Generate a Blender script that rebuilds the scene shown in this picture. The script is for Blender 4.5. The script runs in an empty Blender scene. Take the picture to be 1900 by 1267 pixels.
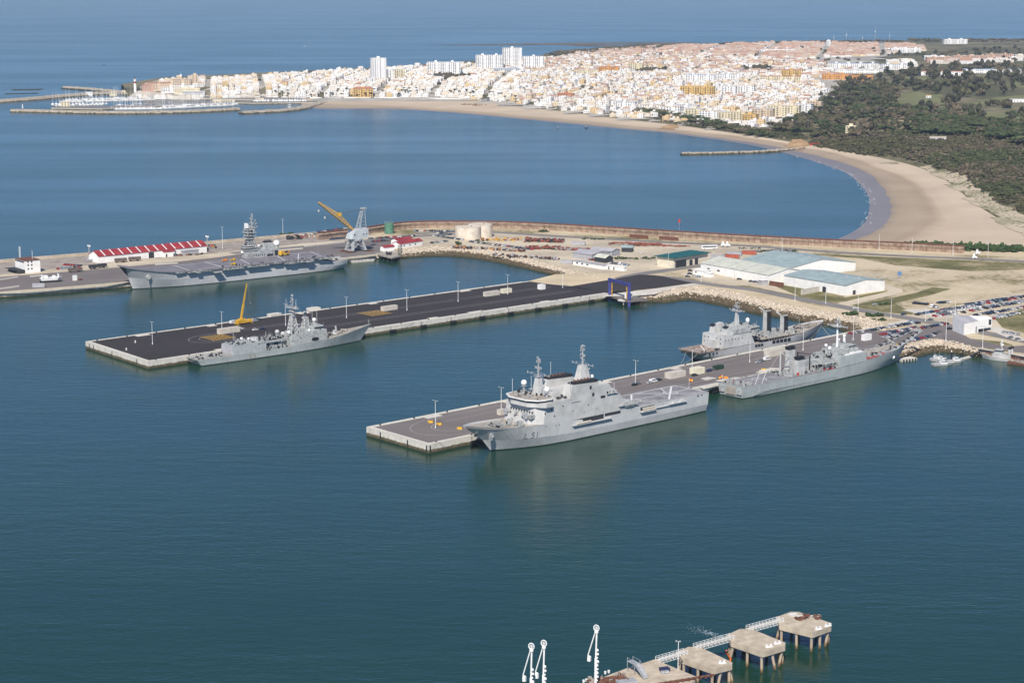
import bpy, math, random, numpy as np
from mathutils import Vector, Matrix
from mathutils.bvhtree import BVHTree
from mathutils.geometry import tessellate_polygon
random.seed(7); np.random.seed(7)
R = math.radians
sc = bpy.context.scene
col = sc.collection
# ---------------------------------------------------------------- camera, sky, sun, exposure
CH = 235.5; FPX = 3680.0; PITCH = math.atan((633.5 + 45.0) / FPX)
cd = bpy.data.cameras.new('camera'); cam = bpy.data.objects.new('camera', cd); col.objects.link(cam)
cam.location = (0, 0, CH); cam.rotation_euler = (math.pi / 2 - PITCH, 0, 0)
cd.sensor_width = 36; cd.lens = FPX / 1900 * 36; cd.clip_start = 5; cd.clip_end = 200000
sc.camera = cam
SUN_EL, SUN_AZ = R(43), R(9)          # sun behind the camera, a little to its left
w = bpy.data.worlds.new('World'); sc.world = w; w.use_nodes = True
nt = w.node_tree; bg = nt.nodes['Background']; sky = nt.nodes.new('ShaderNodeTexSky')
sky.sky_type = 'NISHITA'; sky.sun_disc = False; sky.sun_elevation = SUN_EL; sky.sun_rotation = math.pi + SUN_AZ
sky.altitude = 200; sky.air_density = 0.75; sky.dust_density = 0.0; sky.ozone_density = 10.0
nt.links.new(sky.outputs[0], bg.inputs[0]); bg.inputs[1].default_value = 0.098
sl = bpy.data.lights.new('sun', 'SUN'); sl.energy = 5.0; sl.angle = R(0.5); sl.color = (1, 0.93, 0.83)
so = bpy.data.objects.new('sun', sl); col.objects.link(so)
sd = Vector((-math.sin(SUN_AZ) * math.cos(SUN_EL), -math.cos(SUN_AZ) * math.cos(SUN_EL), math.sin(SUN_EL)))
so.rotation_euler = sd.to_track_quat('Z', 'Y').to_euler(); so.location = (0, 0, 600)
sc.view_settings.view_transform = 'Standard'; sc.view_settings.look = 'None'
sc.view_settings.exposure = 0.24; sc.view_settings.gamma = 1; sc.view_settings.use_curve_mapping = False
sc.cycles.max_bounces = 6; sc.cycles.volume_bounces = 0; sc.cycles.transparent_max_bounces = 6

# ---------------------------------------------------------------- measuring from the photograph
_C, _S = math.cos(PITCH), math.sin(PITCH)
def W(px, py, z=4.5):
    u = (px - 950) / FPX; v = (633.5 - py) / FPX
    t = (CH - z) / (_S - v * _C)
    return Vector((u * t, (_C + v * _S) * t, z))
def W2(px, py, z=4.5):
    p = W(px, py, z); return (p.x, p.y)

# ---------------------------------------------------------------- mesh helpers
class MB:
    def __init__(s): s.v = []; s.f = []; s.m = []; s.cm = 0
    def mat(s, i): s.cm = i; return s
    def add(s, vs, fs):
        n = len(s.v); s.v += [tuple(p) for p in vs]
        for f in fs: s.f.append(tuple(n + i for i in f)); s.m.append(s.cm)
        return s
    def box(s, x0, x1, y0, y1, z0, z1):
        return s.add([(x0,y0,z0),(x1,y0,z0),(x1,y1,z0),(x0,y1,z0),(x0,y0,z1),(x1,y0,z1),(x1,y1,z1),(x0,y1,z1)],
                     [(3,2,1,0),(4,5,6,7),(0,1,5,4),(1,2,6,5),(2,3,7,6),(3,0,4,7)])
    def tap(s, a, z0, b, z1):
        x0,x1,y0,y1 = a; X0,X1,Y0,Y1 = b
        return s.add([(x0,y0,z0),(x1,y0,z0),(x1,y1,z0),(x0,y1,z0),(X0,Y0,z1),(X1,Y0,z1),(X1,Y1,z1),(X0,Y1,z1)],
                     [(3,2,1,0),(4,5,6,7),(0,1,5,4),(1,2,6,5),(2,3,7,6),(3,0,4,7)])
    def cbox(s, c, sz, rz=0):
        hx,hy,hz = sz[0]/2,sz[1]/2,sz[2]/2; ca,sa = math.cos(rz),math.sin(rz)
        vs = [(c[0]+x*ca-y*sa, c[1]+x*sa+y*ca, c[2]+z) for z in (-hz,hz) for x,y in ((-hx,-hy),(hx,-hy),(hx,hy),(-hx,hy))]
        return s.add(vs, [(3,2,1,0),(4,5,6,7),(0,1,5,4),(1,2,6,5),(2,3,7,6),(3,0,4,7)])
    def tube(s, p, q, r, n=6, r2=None):
        p = Vector(p); q = Vector(q); r2 = r if r2 is None else r2
        d = q - p
        if d.length < 1e-6: return s
        d.normalize(); a = d.orthogonal().normalized(); b = d.cross(a)
        vs = []
        for c, rr in ((p, r), (q, r2)):
            for i in range(n):
                t = 2*math.pi*i/n; vs.append(c + (a*math.cos(t) + b*math.sin(t))*rr)
        fs = [(i, (i+1)%n, n+(i+1)%n, n+i) for i in range(n)] + [tuple(range(n-1,-1,-1)), tuple(range(n, 2*n))]
        return s.add(vs, fs)
    def path(s, pts, r, n=5):
        for a, b in zip(pts, pts[1:]): s.tube(a, b, r, n)
        return s
    def prism(s, poly, z0, z1):
        n = len(poly)
        ar = sum(poly[i][0]*poly[(i+1)%n][1]-poly[(i+1)%n][0]*poly[i][1] for i in range(n))
        if ar < 0: poly = poly[::-1]
        vs = [(x,y,z0) for x,y in poly] + [(x,y,z1) for x,y in poly]
        return s.add(vs, [(i,(i+1)%n,n+(i+1)%n,n+i) for i in range(n)] + [tuple(range(n-1,-1,-1)), tuple(range(n,2*n))])
    def loft(s, lo, hi):
        """two outlines of 3D points, joined, capped"""
        n = len(lo)
        return s.add(list(lo)+list(hi), [(i,(i+1)%n,n+(i+1)%n,n+i) for i in range(n)] + [tuple(range(n-1,-1,-1)), tuple(range(n,2*n))])
    def sph(s, c, r, n=10, k=6, sz=1.0):
        vs = [(c[0],c[1],c[2]-r*sz)]
        for j in range(1,k):
            t = math.pi*j/k
            for i in range(n):
                a = 2*math.pi*i/n; vs.append((c[0]+r*math.sin(t)*math.cos(a), c[1]+r*math.sin(t)*math.sin(a), c[2]-r*math.cos(t)*sz))
        vs.append((c[0],c[1],c[2]+r*sz)); L = len(vs)-1; fs = []
        for i in range(n):
            fs.append((0, 1+(i+1)%n, 1+i)); fs.append((L, L-n+i, L-n+(i+1)%n))
            for j in range(k-2):
                a = 1+j*n; fs.append((a+i, a+(i+1)%n, a+n+(i+1)%n, a+n+i))
        return s.add(vs, fs)
    def mesh(s, name, mats):
        me = bpy.data.meshes.new(name); me.from_pydata(s.v, [], s.f)
        for m in (mats if isinstance(mats, (list,tuple)) else [mats]): me.materials.append(m)
        if any(s.m): me.polygons.foreach_set('material_index', s.m)
        me.update(); return me
    def obj(s, name, mats, parent=None, smooth=False, kind=None, label=None):
        me = s.mesh(name, mats)
        if smooth: me.polygons.foreach_set('use_smooth', [True]*len(me.polygons))
        o = bpy.data.objects.new(name, me); col.objects.link(o)
        if parent: o.parent = parent
        if kind: o['kind'] = kind
        if label: o['label'] = label
        return o
def empty(name, loc=(0,0,0), rz=0):
    o = bpy.data.objects.new(name, None); col.objects.link(o); o.location = loc; o.rotation_euler = (0,0,rz)
    o.empty_display_size = 1; return o
def tag(o, label, cat, group=None):
    o['label'] = label; o['category'] = cat
    if group: o['group'] = group
    return o
def kids(o): return _kids.get(o.name, [])
_kids = {}
def copy_tree(o, loc, rz, scale=None):
    c = o.copy(); col.objects.link(c); c.location = loc; c.rotation_euler = (0,0,rz)
    if scale: c.scale = scale
    for ch in [x for x in o.children]:
        d = ch.copy(); col.objects.link(d); d.parent = c
        for g in ch.children:
            e = g.copy(); col.objects.link(e); e.parent = d
    return c
ORD = ['first','second','third','fourth','fifth','sixth','seventh','eighth','ninth','tenth','eleventh','twelfth','thirteenth','fourteenth','fifteenth',
 'sixteenth','seventeenth','eighteenth','nineteenth','twentieth']
def nth(i):
    if i < 20: return ORD[i]
    t = i+1; u = t % 10
    tens = ['','','twenty','thirty','forty','fifty','sixty','seventy','eighty','ninety'][t//10 % 10] if t < 100 else 'hundred'
    if t >= 100: return f'{t}th'
    if u == 0: return tens[:-1]+'ieth'
    return tens+'-'+ORD[u-1]
def big(name, V, Fc, mat, colr=None, kind='stuff', parent=None, smooth=False):
    """one mesh from arrays; Fc is (n,3) or (n,4); colr per face"""
    me = bpy.data.meshes.new(name); V = np.asarray(V, np.float32); Fc = np.asarray(Fc, np.int32)
    me.vertices.add(len(V)); me.vertices.foreach_set('co', V.ravel())
    k = Fc.shape[1]; me.loops.add(Fc.size); me.loops.foreach_set('vertex_index', Fc.ravel())
    me.polygons.add(len(Fc)); me.polygons.foreach_set('loop_start', np.arange(0, Fc.size, k, dtype=np.int32))
    me.polygons.foreach_set('loop_total', np.full(len(Fc), k, np.int32))
    if smooth: me.polygons.foreach_set('use_smooth', np.ones(len(Fc), bool))
    me.update(); me.validate()
    if colr is not None:
        a = me.color_attributes.new('Col', 'FLOAT_COLOR', 'CORNER')
        c = np.ones((len(Fc), 4), np.float32); c[:, :3] = colr
        a.data.foreach_set('color', np.repeat(c, k, axis=0).ravel())
    me.materials.append(mat)
    o = bpy.data.objects.new(name, me); col.objects.link(o)
    if kind: o['kind'] = kind
    if parent: o.parent = parent
    return o

# ---------------------------------------------------------------- materials
class N:
    def __init__(s, name):
        s.m = bpy.data.materials.new(name); s.m.use_nodes = True; s.t = s.m.node_tree
        s.b = s.t.nodes['Principled BSDF']; s.pos = None
    def n(s, typ, **k):
        x = s.t.nodes.new(typ)
        for a, b in k.items(): setattr(x, a, b)
        return x
    def l(s, a, b): s.t.links.new(a, b)
    def P(s, obj=False):
        if obj: return s.n('ShaderNodeTexCoord').outputs['Object']
        return s.n('ShaderNodeNewGeometry').outputs['Position']
    def noise(s, src, scale, detail=3, stretch=None, rough=.55):
        if stretch:
            mp = s.n('ShaderNodeMapping'); mp.inputs['Scale'].default_value = stretch[:3]
            if len(stretch) > 3: mp.inputs['Rotation'].default_value = (0,0,stretch[3])
            s.l(src, mp.inputs[0]); src = mp.outputs[0]
        x = s.n('ShaderNodeTexNoise'); x.inputs['Scale'].default_value = scale; x.inputs['Detail'].default_value = detail
        x.inputs['Roughness'].default_value = rough
        s.l(src, x.inputs['Vector']); return x.outputs['Fac']
    def ramp(s, fac, stops, interp='LINEAR'):
        r = s.n('ShaderNodeValToRGB'); r.color_ramp.interpolation = interp
        e = r.color_ramp.elements
        while len(e) < len(stops): e.new(0.5)
        for q, (p, c) in zip(e, stops): q.position = p; q.color = (*c, 1) if not isinstance(c, (int,float)) else (c,c,c,1)
        s.l(fac, r.inputs[0]); return r.outputs[0]
    def mix(s, fac, a, b, mode='MIX'):
        x = s.n('ShaderNodeMix', data_type='RGBA', blend_type=mode)
        for inp, v in ((x.inputs[0], fac), (x.inputs[6], a), (x.inputs[7], b)):
            if isinstance(v, (int,float)): inp.default_value = v
            elif isinstance(v, tuple): inp.default_value = (*v, 1)
            else: s.l(v, inp)
        return x.outputs[2]
    def math(s, op, a, b=0.0):
        x = s.n('ShaderNodeMath', operation=op)
        for inp, v in ((x.inputs[0], a), (x.inputs[1], b)):
            if isinstance(v, (int,float)): inp.default_value = v
            else: s.l(v, inp)
        return x.outputs[0]
    def z(s, src):
        x = s.n('ShaderNodeSeparateXYZ'); s.l(src, x.inputs[0]); return x.outputs
    def out(s, c, rough=.8, bump=None, bd=.1, spec=.3, metal=0):
        if isinstance(c, tuple): s.b.inputs['Base Color'].default_value = (*c, 1)
        else: s.l(c, s.b.inputs['Base Color'])
        if isinstance(rough, (int,float)): s.b.inputs['Roughness'].default_value = rough
        else: s.l(rough, s.b.inputs['Roughness'])
        s.b.inputs['Specular IOR Level'].default_value = spec; s.b.inputs['Metallic'].default_value = metal
        if bump is not None:
            b = s.n('ShaderNodeBump'); b.inputs['Distance'].default_value = bd; b.inputs['Strength'].default_value = 1
            s.l(bump, b.inputs['Height']); s.l(b.outputs[0], s.b.inputs['Normal'])
        return s.m
def mt(name, c, amt=.18, scale=.4, rough=.75, obj=True, spec=.3, metal=0, c2=None, detail=4):
    """plain surface with patchy wear of its own"""
    k = N(name); p = k.P(obj); f = k.noise(p, scale, detail)
    d = tuple(max(0, x*(1-amt*1.6)) for x in c) if c2 is None else c2; e = tuple(min(.9, x*(1+amt)) for x in c)
    return k.out(k.ramp(f, [(.3, d), (.7, e)]), rough, spec=spec, metal=metal)
def paint_grey(name, c, rust=.25, streak=.35):
    k = N(name); p = k.P(True); a = k.noise(p, .12, 4)
    base = k.ramp(a, [(.3, tuple(x*.86 for x in c)), (.7, tuple(x*1.07 for x in c))])
    st = k.noise(p, 1.0, 4, (1.2, 1.2, .09)); base = k.mix(k.math('MULTIPLY', k.ramp(st, [(.5, 0.), (.72, 1.)]), streak), base, tuple(x*.62 for x in c))
    pl = k.noise(p, 1.0, 2, (.16, .16, .45)); base = k.mix(k.math('MULTIPLY', k.ramp(pl, [(.46, 0.), (.5, 1.)]), .16), base, tuple(min(.9, x*1.25) for x in c))
    ru = k.noise(p, 1.6, 5, (.6, .6, .16)); z = k.z(p)[2]
    low = k.math('SUBTRACT', 1.0, k.math('MULTIPLY', z, .10)); 
    rr = k.math('MULTIPLY', k.ramp(ru, [(.58, 0.), (.70, 1.)]), k.math('MAXIMUM', low, .12))
    base = k.mix(k.math('MULTIPLY', rr, rust), base, (.22, .10, .04))
    boot = k.ramp(z, [(0.02, 1.), (.035, 0.)]) ; k2 = k.math('MULTIPLY', z, .1)
    bt = k.ramp(k2, [(.045, 1.), (.055, 0.)]); base = k.mix(bt, base, (.03, .032, .035))
    return k.out(base, .55, spec=.35)
M = {}
NG = (.43, .45, .455)
M['navy'] = paint_grey('navy_grey_paint', (.485, .495, .49), .25)
M['navy_old'] = paint_grey('worn_grey_paint', (.37, .405, .40), .8, .5)
M['navy_oiler'] = paint_grey('oiler_grey_paint', (.42, .425, .435), .35)
M['navy_carrier'] = paint_grey('carrier_grey_paint', (.46, .47, .48), .2, .45)
M['deckgrey'] = mt('weather_deck', (.23, .225, .235), .22, .25, .85)
M['deckred'] = mt('rusty_deck', (.25, .20, .17), .3, .3, .85, c2=(.20, .11, .06))
M['tandeck'] = mt('tan_deck', (.36, .325, .28), .2, .3, .85)
M['sup'] = mt('superstructure_paint', (.47, .475, .465), .14, .25, .65)
M['suplight'] = mt('pale_superstructure_paint', (.50, .50, .485), .12, .22, .6)
M['sup2'] = mt('superstructure_paint_worn', (.38, .395, .39), .28, .6, .7)
M['black'] = mt('black_paint', (.02, .02, .022), .2, .5, .6)
M['dark'] = mt('dark_opening', (.035, .037, .042), .2, .5, .7)
M['glass'] = mt('tinted_glass', (.03, .04, .055), .1, .5, .12, spec=.5)
M['white'] = mt('white_paint', (.78, .78, .76), .07, .5, .5)
M['line'] = mt('marking_paint', (.72, .72, .70), .15, .8, .7)
M['yellow'] = mt('yellow_paint', (.62, .36, .03), .18, .8, .5)
M['orange'] = mt('orange_paint', (.72, .25, .02), .15, .8, .5)
M['red'] = mt('red_paint', (.45, .05, .04), .15, .8, .55)
M['redroof'] = mt('red_sheet_roof', (.30, .035, .04), .22, .25, .6)
M['steel'] = mt('galvanised_steel', (.42, .43, .44), .15, .8, .5, metal=.2)
M['lattice'] = mt('lattice_grey', (.36, .38, .385), .2, .8, .6)
M['rust'] = mt('rusty_steel', (.16, .07, .045), .35, .8, .85)
M['blue'] = mt('blue_gantry_paint', (.05, .055, .22), .2, .8, .5)
M['green'] = mt('green_roof_sheet', (.012, .10, .085), .2, .3, .5)
M['greentank'] = mt('green_tank_paint', (.09, .22, .15), .15, .4, .6)
M['dgreen'] = mt('dark_green_container', (.02, .05, .03), .2, .4, .6)
M['cream'] = mt('cream_render', (.66, .60, .47), .10, .3, .8)
M['wall'] = mt('white_render', (.80, .79, .76), .07, .25, .8)
M['creamroof'] = mt('cream_roof_sheet', (.55, .56, .47), .10, .15, .6)
M['blueroof'] = mt('blue_roof_sheet', (.30, .375, .375), .12, .15, .6)
M['greyroof'] = mt('grey_roof_sheet', (.40, .39, .41), .12, .2, .7)
M['container'] = mt('beige_container_paint', (.55, .51, .44), .12, .6, .65)
M['containergrey'] = mt('grey_container_paint', (.38, .38, .40), .15, .6, .65)
M['containerred'] = mt('red_container_paint', (.38, .10, .06), .2, .6, .65)
M['cabin'] = mt('pale_cabin_wall', (.70, .66, .50), .1, .5, .7)
M['rubber'] = mt('rubber', (.018, .018, .018), .2, .5, .8)
M['rope'] = mt('mooring_rope', (.40, .38, .32), .1, .5, .9)
M['tankwhite'] = mt('rusting_white_tank', (.66, .61, .52), .1, .22, .7, c2=(.52, .42, .32), detail=8)
M['orangepile'] = mt('orange_float', (.65, .14, .03), .1, .5, .6)
M['spainred'] = mt('flag_red', (.55, .03, .02), .05, .5, .8); M['spainyel'] = mt('flag_yellow', (.75, .50, .03), .05, .5, .8)
M['dullred'] = mt('faded_red_gear', (.30,.085,.065), .25, .5, .8); M['dullorange'] = mt('faded_orange_gear', (.48,.24,.09), .25, .5, .8)
M['trunk'] = mt('bark', (.10, .075, .05), .2, 1, .9)

def colattr(name, rough=.85, spec=.2, scale=.5, amt=.25):
    k = N(name); a = k.n('ShaderNodeVertexColor', layer_name='Col').outputs[0]
    f = k.noise(k.P(), scale, 3); v = k.ramp(f, [(.3, 1-amt), (.7, 1+amt*.4)])
    return k.out(k.mix(1.0, a, v, 'MULTIPLY'), rough, spec=spec)
M['beach'] = colattr('beach_sand_moist_to_dry', .95, .1, .012, .14)
M['town'] = colattr('painted_render_and_tiles', .85, .2, .15, .12)
M['carfar'] = colattr('car_paints', .35, .5, .5, .03)
M['veg'] = colattr('leaf_mass', .95, .08, .6, .35)
M['rock'] = colattr('broken_rock', .9, .15, 1.2, .25)

def quaymat(name, top, tide=2.1):
    k = N(name); p = k.P(); a = k.noise(p, .35, 5); b = k.noise(p, 1, 4, (.5, .5, .12))
    up = k.mix(k.math('MULTIPLY', k.ramp(b, [(.5, 0.), (.72, 1.)]), .45), k.ramp(a, [(.3, tuple(x*.85 for x in top)), (.7, tuple(x*1.08 for x in top))]), tuple(x*.5 for x in top))
    z = k.math('ADD', k.z(p)[2], k.math('MULTIPLY', k.math('SUBTRACT', a, .5), 1.4))
    r = k.ramp(k.math('MULTIPLY', z, .1), [((tide-.35)*.1, 1.), ((tide+.1)*.1, 0.)])
    lo = k.ramp(b, [(.3, (.075, .062, .03)), (.7, (.16, .135, .08))])
    r2 = k.ramp(k.math('MULTIPLY', z, .1), [(.035, 1.), (.09, 0.)]); lo = k.mix(r2, lo, (.035, .04, .022))
    return k.out(k.mix(r, up, lo), .9, bump=a, bd=.15)
M['quay'] = quaymat('tide_stained_concrete', (.60, .575, .51))
M['oldquay'] = quaymat('old_quay_masonry', (.54, .48, .38), 1.2)
def asphalt(name, c, tint=1.12):
    k = N(name); p = k.P(); a = k.noise(p, .03, 4); b = k.noise(p, .5, 3, (.12, 1, 1, R(-43))); c3 = k.noise(p, 1.5, 3)
    x = k.ramp(a, [(.3, tuple(q*.82 for q in c)), (.7, tuple(q*1.15 for q in c))])
    x = k.mix(k.math('MULTIPLY', k.ramp(b, [(.45, 0.), (.7, 1.)]), .35), x, tuple(q*tint*1.25 for q in c))
    x = k.mix(.25, x, k.ramp(c3, [(.35, tuple(q*.7 for q in c)), (.65, tuple(q*1.3 for q in c))]))
    return k.out(x, .9, spec=.2)
M['asphdark'] = asphalt('fresh_asphalt', (.040, .034, .034))
M['asph'] = asphalt('weathered_asphalt', (.165, .145, .138))
M['road'] = asphalt('road_asphalt', (.20, .185, .175))
M['conc'] = asphalt('pale_concrete_paving', (.55, .52, .46), 1.0)
def ground(name, stops, s1=.012, s2=.12, mixf=.5, bump=False, spec=.1, rough=.95, st=None):
    k = N(name); p = k.P(); a = k.noise(p, s1, 5, st, .62); b = k.noise(p, s2, 4)
    f = k.math('ADD', k.math('MULTIPLY', a, 1-mixf*.5), k.math('MULTIPLY', b, mixf*.5))
    return k.out(k.ramp(f, stops), rough, spec=spec)
M['dirt'] = ground('sandy_base_ground', [(.36, (.14, .125, .06)), (.42, (.27, .23, .13)), (.48, (.47, .39, .265)), (.60, (.57, .485, .34)), (.68, (.46, .385, .28))], .014, .2, .55)
M['grassdry'] = ground('dry_grass', [(.38, (.10, .10, .04)), (.5, (.17, .155, .07)), (.62, (.34, .28, .17))], .03, .3, .6)
M['sandbase'] = ground('pale_sand', [(.35, (.46, .375, .25)), (.6, (.60, .50, .34))], .03, .4)
M['lot'] = ground('car_park_gravel', [(.38, (.40, .345, .265)), (.6, (.58, .50, .375))], .02, .3)
M['field'] = ground('fields_behind_the_town', [(.40, (.085, .085, .045)), (.48, (.12, .11, .06)), (.56, (.22, .19, .12)), (.62, (.14, .13, .075))], .004, .03, .5)
M['golf'] = ground('fairway_grass', [(.35, (.12, .135, .055)), (.6, (.20, .20, .10))], .02, .2)
M['cliff'] = ground('ochre_cliff', [(.35, (.30, .17, .08)), (.6, (.50, .34, .19))], .05, .3)
M['townground'] = ground('town_streets', [(.4, (.30, .28, .25)), (.6, (.50, .46, .40))], .02, .2)
def sandmat(name, c1, c2, rough=.95, spec=.1):
    k = N(name); p = k.P(); a = k.noise(p, .012, 5, None, .6); b = k.noise(p, .35, 3)
    return k.out(k.mix(.3, k.ramp(a, [(.35, c1), (.65, c2)]), k.ramp(b, [(.35, c1), (.65, c2)])), rough, spec=spec)
M['sanddry'] = sandmat('dry_sand', (.50, .40, .29), (.57, .465, .345))
M['sanddamp'] = sandmat('damp_sand', (.30, .235, .165), (.37, .295, .21), .7, .2)
M['sandwet'] = sandmat('wet_shiny_sand', (.20, .165, .145), (.25, .21, .185), .42, .4)
M['dune'] = ground('dune_sand', [(.40, (.20, .19, .10)), (.47, (.38, .335, .22)), (.55, (.52, .435, .32))], .02, .35, .7)
# water
k = N('sea_water'); p = k.P()
big1 = k.noise(p, 1, 4, (.0011, .0032, 1, R(8)), .6); sl2 = k.noise(p, 1, 5, (.0006, .006, 1, R(-5)), .65)
s1 = k.noise(p, 1, 3, (.055, .16, 1, R(22))); s2 = k.noise(p, 1, 3, (.25, .55, 1, R(-12))); s3 = k.noise(p, 1, 2, (.018, .06, 1, R(35)))
slick = k.ramp(k.math('ADD', k.math('MULTIPLY', big1, .5), k.math('MULTIPLY', sl2, .5)), [(.42, .55), (.56, 1.)])
h = k.math('ADD', k.math('ADD', k.math('MULTIPLY', s1, .9), k.math('MULTIPLY', s2, .6)), k.math('MULTIPLY', s3, .35)); h = k.math('MULTIPLY', h, slick)
body = k.ramp(big1, [(.35, (.0058,.0335,.0190)), (.65, (.0080,.0415,.0230))])
k.out(body, k.math('ADD', .15, k.math('MULTIPLY', slick, .09)), bump=h, bd=.34, spec=.5)
k.b.inputs['IOR'].default_value = 1.33
M['sea'] = k.m
# ================================================================ THE SETTING
GROUND = []          # (verts, faces) for measuring heights
def sheet(name, pts3, mat, kind='structure', reg=True, parent=None):
    """flat or sloping outline of 3D points, triangulated"""
    tri = tessellate_polygon([[Vector((p[0], p[1], 0)) for p in pts3]])
    fs = []
    for t in tri:
        a, b, c = (Vector(pts3[i]) for i in t)
        fs.append(tuple(t) if (b-a).cross(c-a).z > 0 else tuple(reversed(t)))
    me = bpy.data.meshes.new(name); me.from_pydata([tuple(p) for p in pts3], [], fs); me.materials.append(mat)
    o = bpy.data.objects.new(name, me); col.objects.link(o)
    if kind: o['kind'] = kind
    if parent: o.parent = parent
    if reg: GROUND.append(([tuple(p) for p in pts3], fs))
    return o
def poly(name, px, z, mat, **k): return sheet(name, [W(x, y, z) for x, y in px], mat, **k)
def resample(pts, n):
    pts = [Vector(p) for p in pts]; d = [0]
    for a, b in zip(pts, pts[1:]): d.append(d[-1] + (b-a).length)
    out = []; j = 0
    for i in range(n):
        t = d[-1]*i/(n-1)
        while j < len(d)-2 and d[j+1] < t: j += 1
        out.append(pts[j].lerp(pts[j+1], (t-d[j])/max(1e-6, d[j+1]-d[j])))
    return out
def smooth(pts, it=2):
    for _ in range(it):
        o = [pts[0]]
        for a, b in zip(pts, pts[1:]): o += [a.lerp(b, .25), a.lerp(b, .75)]
        pts = o + [pts[-1]]
    return pts
def band(name, rows, mat, kind='structure', reg=True, jitter=0, parent=None, label=None):
    n = len(rows[0]); vs = [tuple(p) for r in rows for p in r]; fs = []
    for j in range(len(rows)-1):
        for i in range(n-1): fs.append((j*n+i, j*n+i+1, (j+1)*n+i+1, (j+1)*n+i))
    me = bpy.data.meshes.new(name); me.from_pydata(vs, [], fs); me.materials.append(mat)
    me.update()
    if sum(p.normal.z for p in me.polygons) < 0: me.flip_normals()
    o = bpy.data.objects.new(name, me); col.objects.link(o)
    if kind: o['kind'] = kind
    if parent: o.parent = parent
    if reg: GROUND.append((vs, [tuple(f) for f in fs]))
    return o
def strip(name, px, width, z, mat, parent=None, kind='structure', wts=None):
    pts = smooth([W(x, y, z) for x, y in px], 2); L = []; Rr = []
    for i, p in enumerate(pts):
        a = pts[max(0, i-1)]; b = pts[min(len(pts)-1, i+1)]; d = (b-a).normalized(); q = Vector((-d.y, d.x, 0))
        L.append(p + q*width/2); Rr.append(p - q*width/2)
    return band(name, [L, Rr], mat, kind, False, parent=parent)

s = 90000
sea = sheet('sea', [(-s, -3000, 0), (s, -3000, 0), (s, s, 0), (-s, s, 0)], M['sea'], reg=False)

# --- beach curves, measured on the photograph, wet edge to dune foot
wl = [(560,199),(600,204),(735,202),(870,212),(1004,225),(1105,235),(1189,243),(1240,247),(1275,252),(1344,261),(1414,273),(1480,290),(1533,306),(1573,321),(1599,343),(1615,366),(1615,386),(1610,410),(1590,428),(1560,442),(1530,455)]
we = [(560,197),(600,202),(735,200.5),(870,210.5),(1004,223),(1105,233),(1189,241),(1240,245),(1290,251),(1360,260),(1440,272),(1510,288),(1568,303),(1613,321),(1636,344),(1653,374),(1655,397),(1640,421),(1615,434),(1590,444),(1560,458)]
dd = [(560,192),(600,194),(735,197),(870,207),(1004,218),(1105,227.5),(1189,236),(1250,240),(1300,246),(1380,255),(1460,266),(1546,284),(1613,304),(1679,328),(1719,357),(1741,392),(1735,416),(1715,432),(1690,443),(1670,452),(1650,466)]
dn = [(560,183),(600,182.5),(735,182.5),(870,184.5),(935,193),(1004,203),(1060,209),(1150,221),(1260,232.5),(1344,245),(1440,259),(1524,273),(1592,285),(1644,295),(1700,308),(1752,330),(1800,372),(1850,405),(1920,440),(2010,475),(2120,520)]
N_ = 120
c_wl = resample(smooth([W(*p, 0.02) for p in wl]), N_); c_wl = [Vector((p.x, p.y, .03)) for p in c_wl]
c_in = [Vector((p.x - (q.x-p.x)*.25, p.y - (q.y-p.y)*.25, -.6)) for p, q in zip(c_wl, resample(smooth([W(*p, .5) for p in dd]), N_))]
c_we = [Vector((p.x+random.uniform(-1.5,1.5), p.y+random.uniform(-1.5,1.5), .35)) for p in resample(smooth([W(*p, .35) for p in we]), N_)]
c_dd = [Vector((p.x, p.y, 1.4)) for p in resample(smooth([W(*p, 1.4) for p in dd]), N_)]
c_dn = [Vector((p.x, p.y, 3.4)) for p in resample(smooth([W(*p, 3.4) for p in dn]), N_)]
band('wet_sand', [c_in, c_wl, c_we], M['sandwet'])
def wig(i, k): return 3.5*math.sin(i*.37*k)+2.2*math.sin(i*.83*k+1.3)+random.uniform(-1.2,1.2)
c_dd = [p+(q-p).normalized()*wig(i,1.0) for i,(p,q) in enumerate(zip(c_dd,c_dn))]
SROW = [(c_we,(.30,.24,.18)), ([a.lerp(b,.18) for a,b in zip(c_we,c_dd)],(.36,.285,.205)), ([a.lerp(b,.55) for a,b in zip(c_we,c_dd)],(.385,.305,.22)), ([a.lerp(b,.86) for a,b in zip(c_we,c_dd)],(.37,.29,.205)),
 (c_dd,(.44,.35,.25)), ([a.lerp(b,.10)+Vector((0,0,.05)) for a,b in zip(c_dd,c_dn)],(.52,.415,.30)), ([a.lerp(b,.5)+Vector((0,0,.15)) for a,b in zip(c_dd,c_dn)],(.56,.455,.335)), (c_dn,(.54,.44,.32))]
bo = band('beach_sand', [r for r,_ in SROW], M['beach'])
at_ = bo.data.color_attributes.new('Col','FLOAT_COLOR','POINT')
at_.data.foreach_set('color', np.repeat(np.array([(*c,1) for _,c in SROW],np.float32), N_, axis=0).ravel())
# thin line of breaking ripples at the wet edge
fm = MB()
for a, b in zip(c_wl[70:112], c_wl[71:113]):
    if random.random() < .55:
        d = (b-a); n_ = Vector((-d.y, d.x, 0)).normalized()
        for t in range(4):
            p = a + d*(t/4); q = a + d*((t+.8)/4); wd = random.uniform(.3, 1.6); o_ = n_*random.uniform(-5, 5)
            fm.add([p+o_+Vector((0,0,.12)), q+o_+Vector((0,0,.12)), q+o_+n_*wd+Vector((0,0,.12)), p+o_+n_*wd+Vector((0,0,.12))], [(0,1,2,3)])
fm.obj('breaking_ripples', M['white'], kind='stuff')
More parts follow.
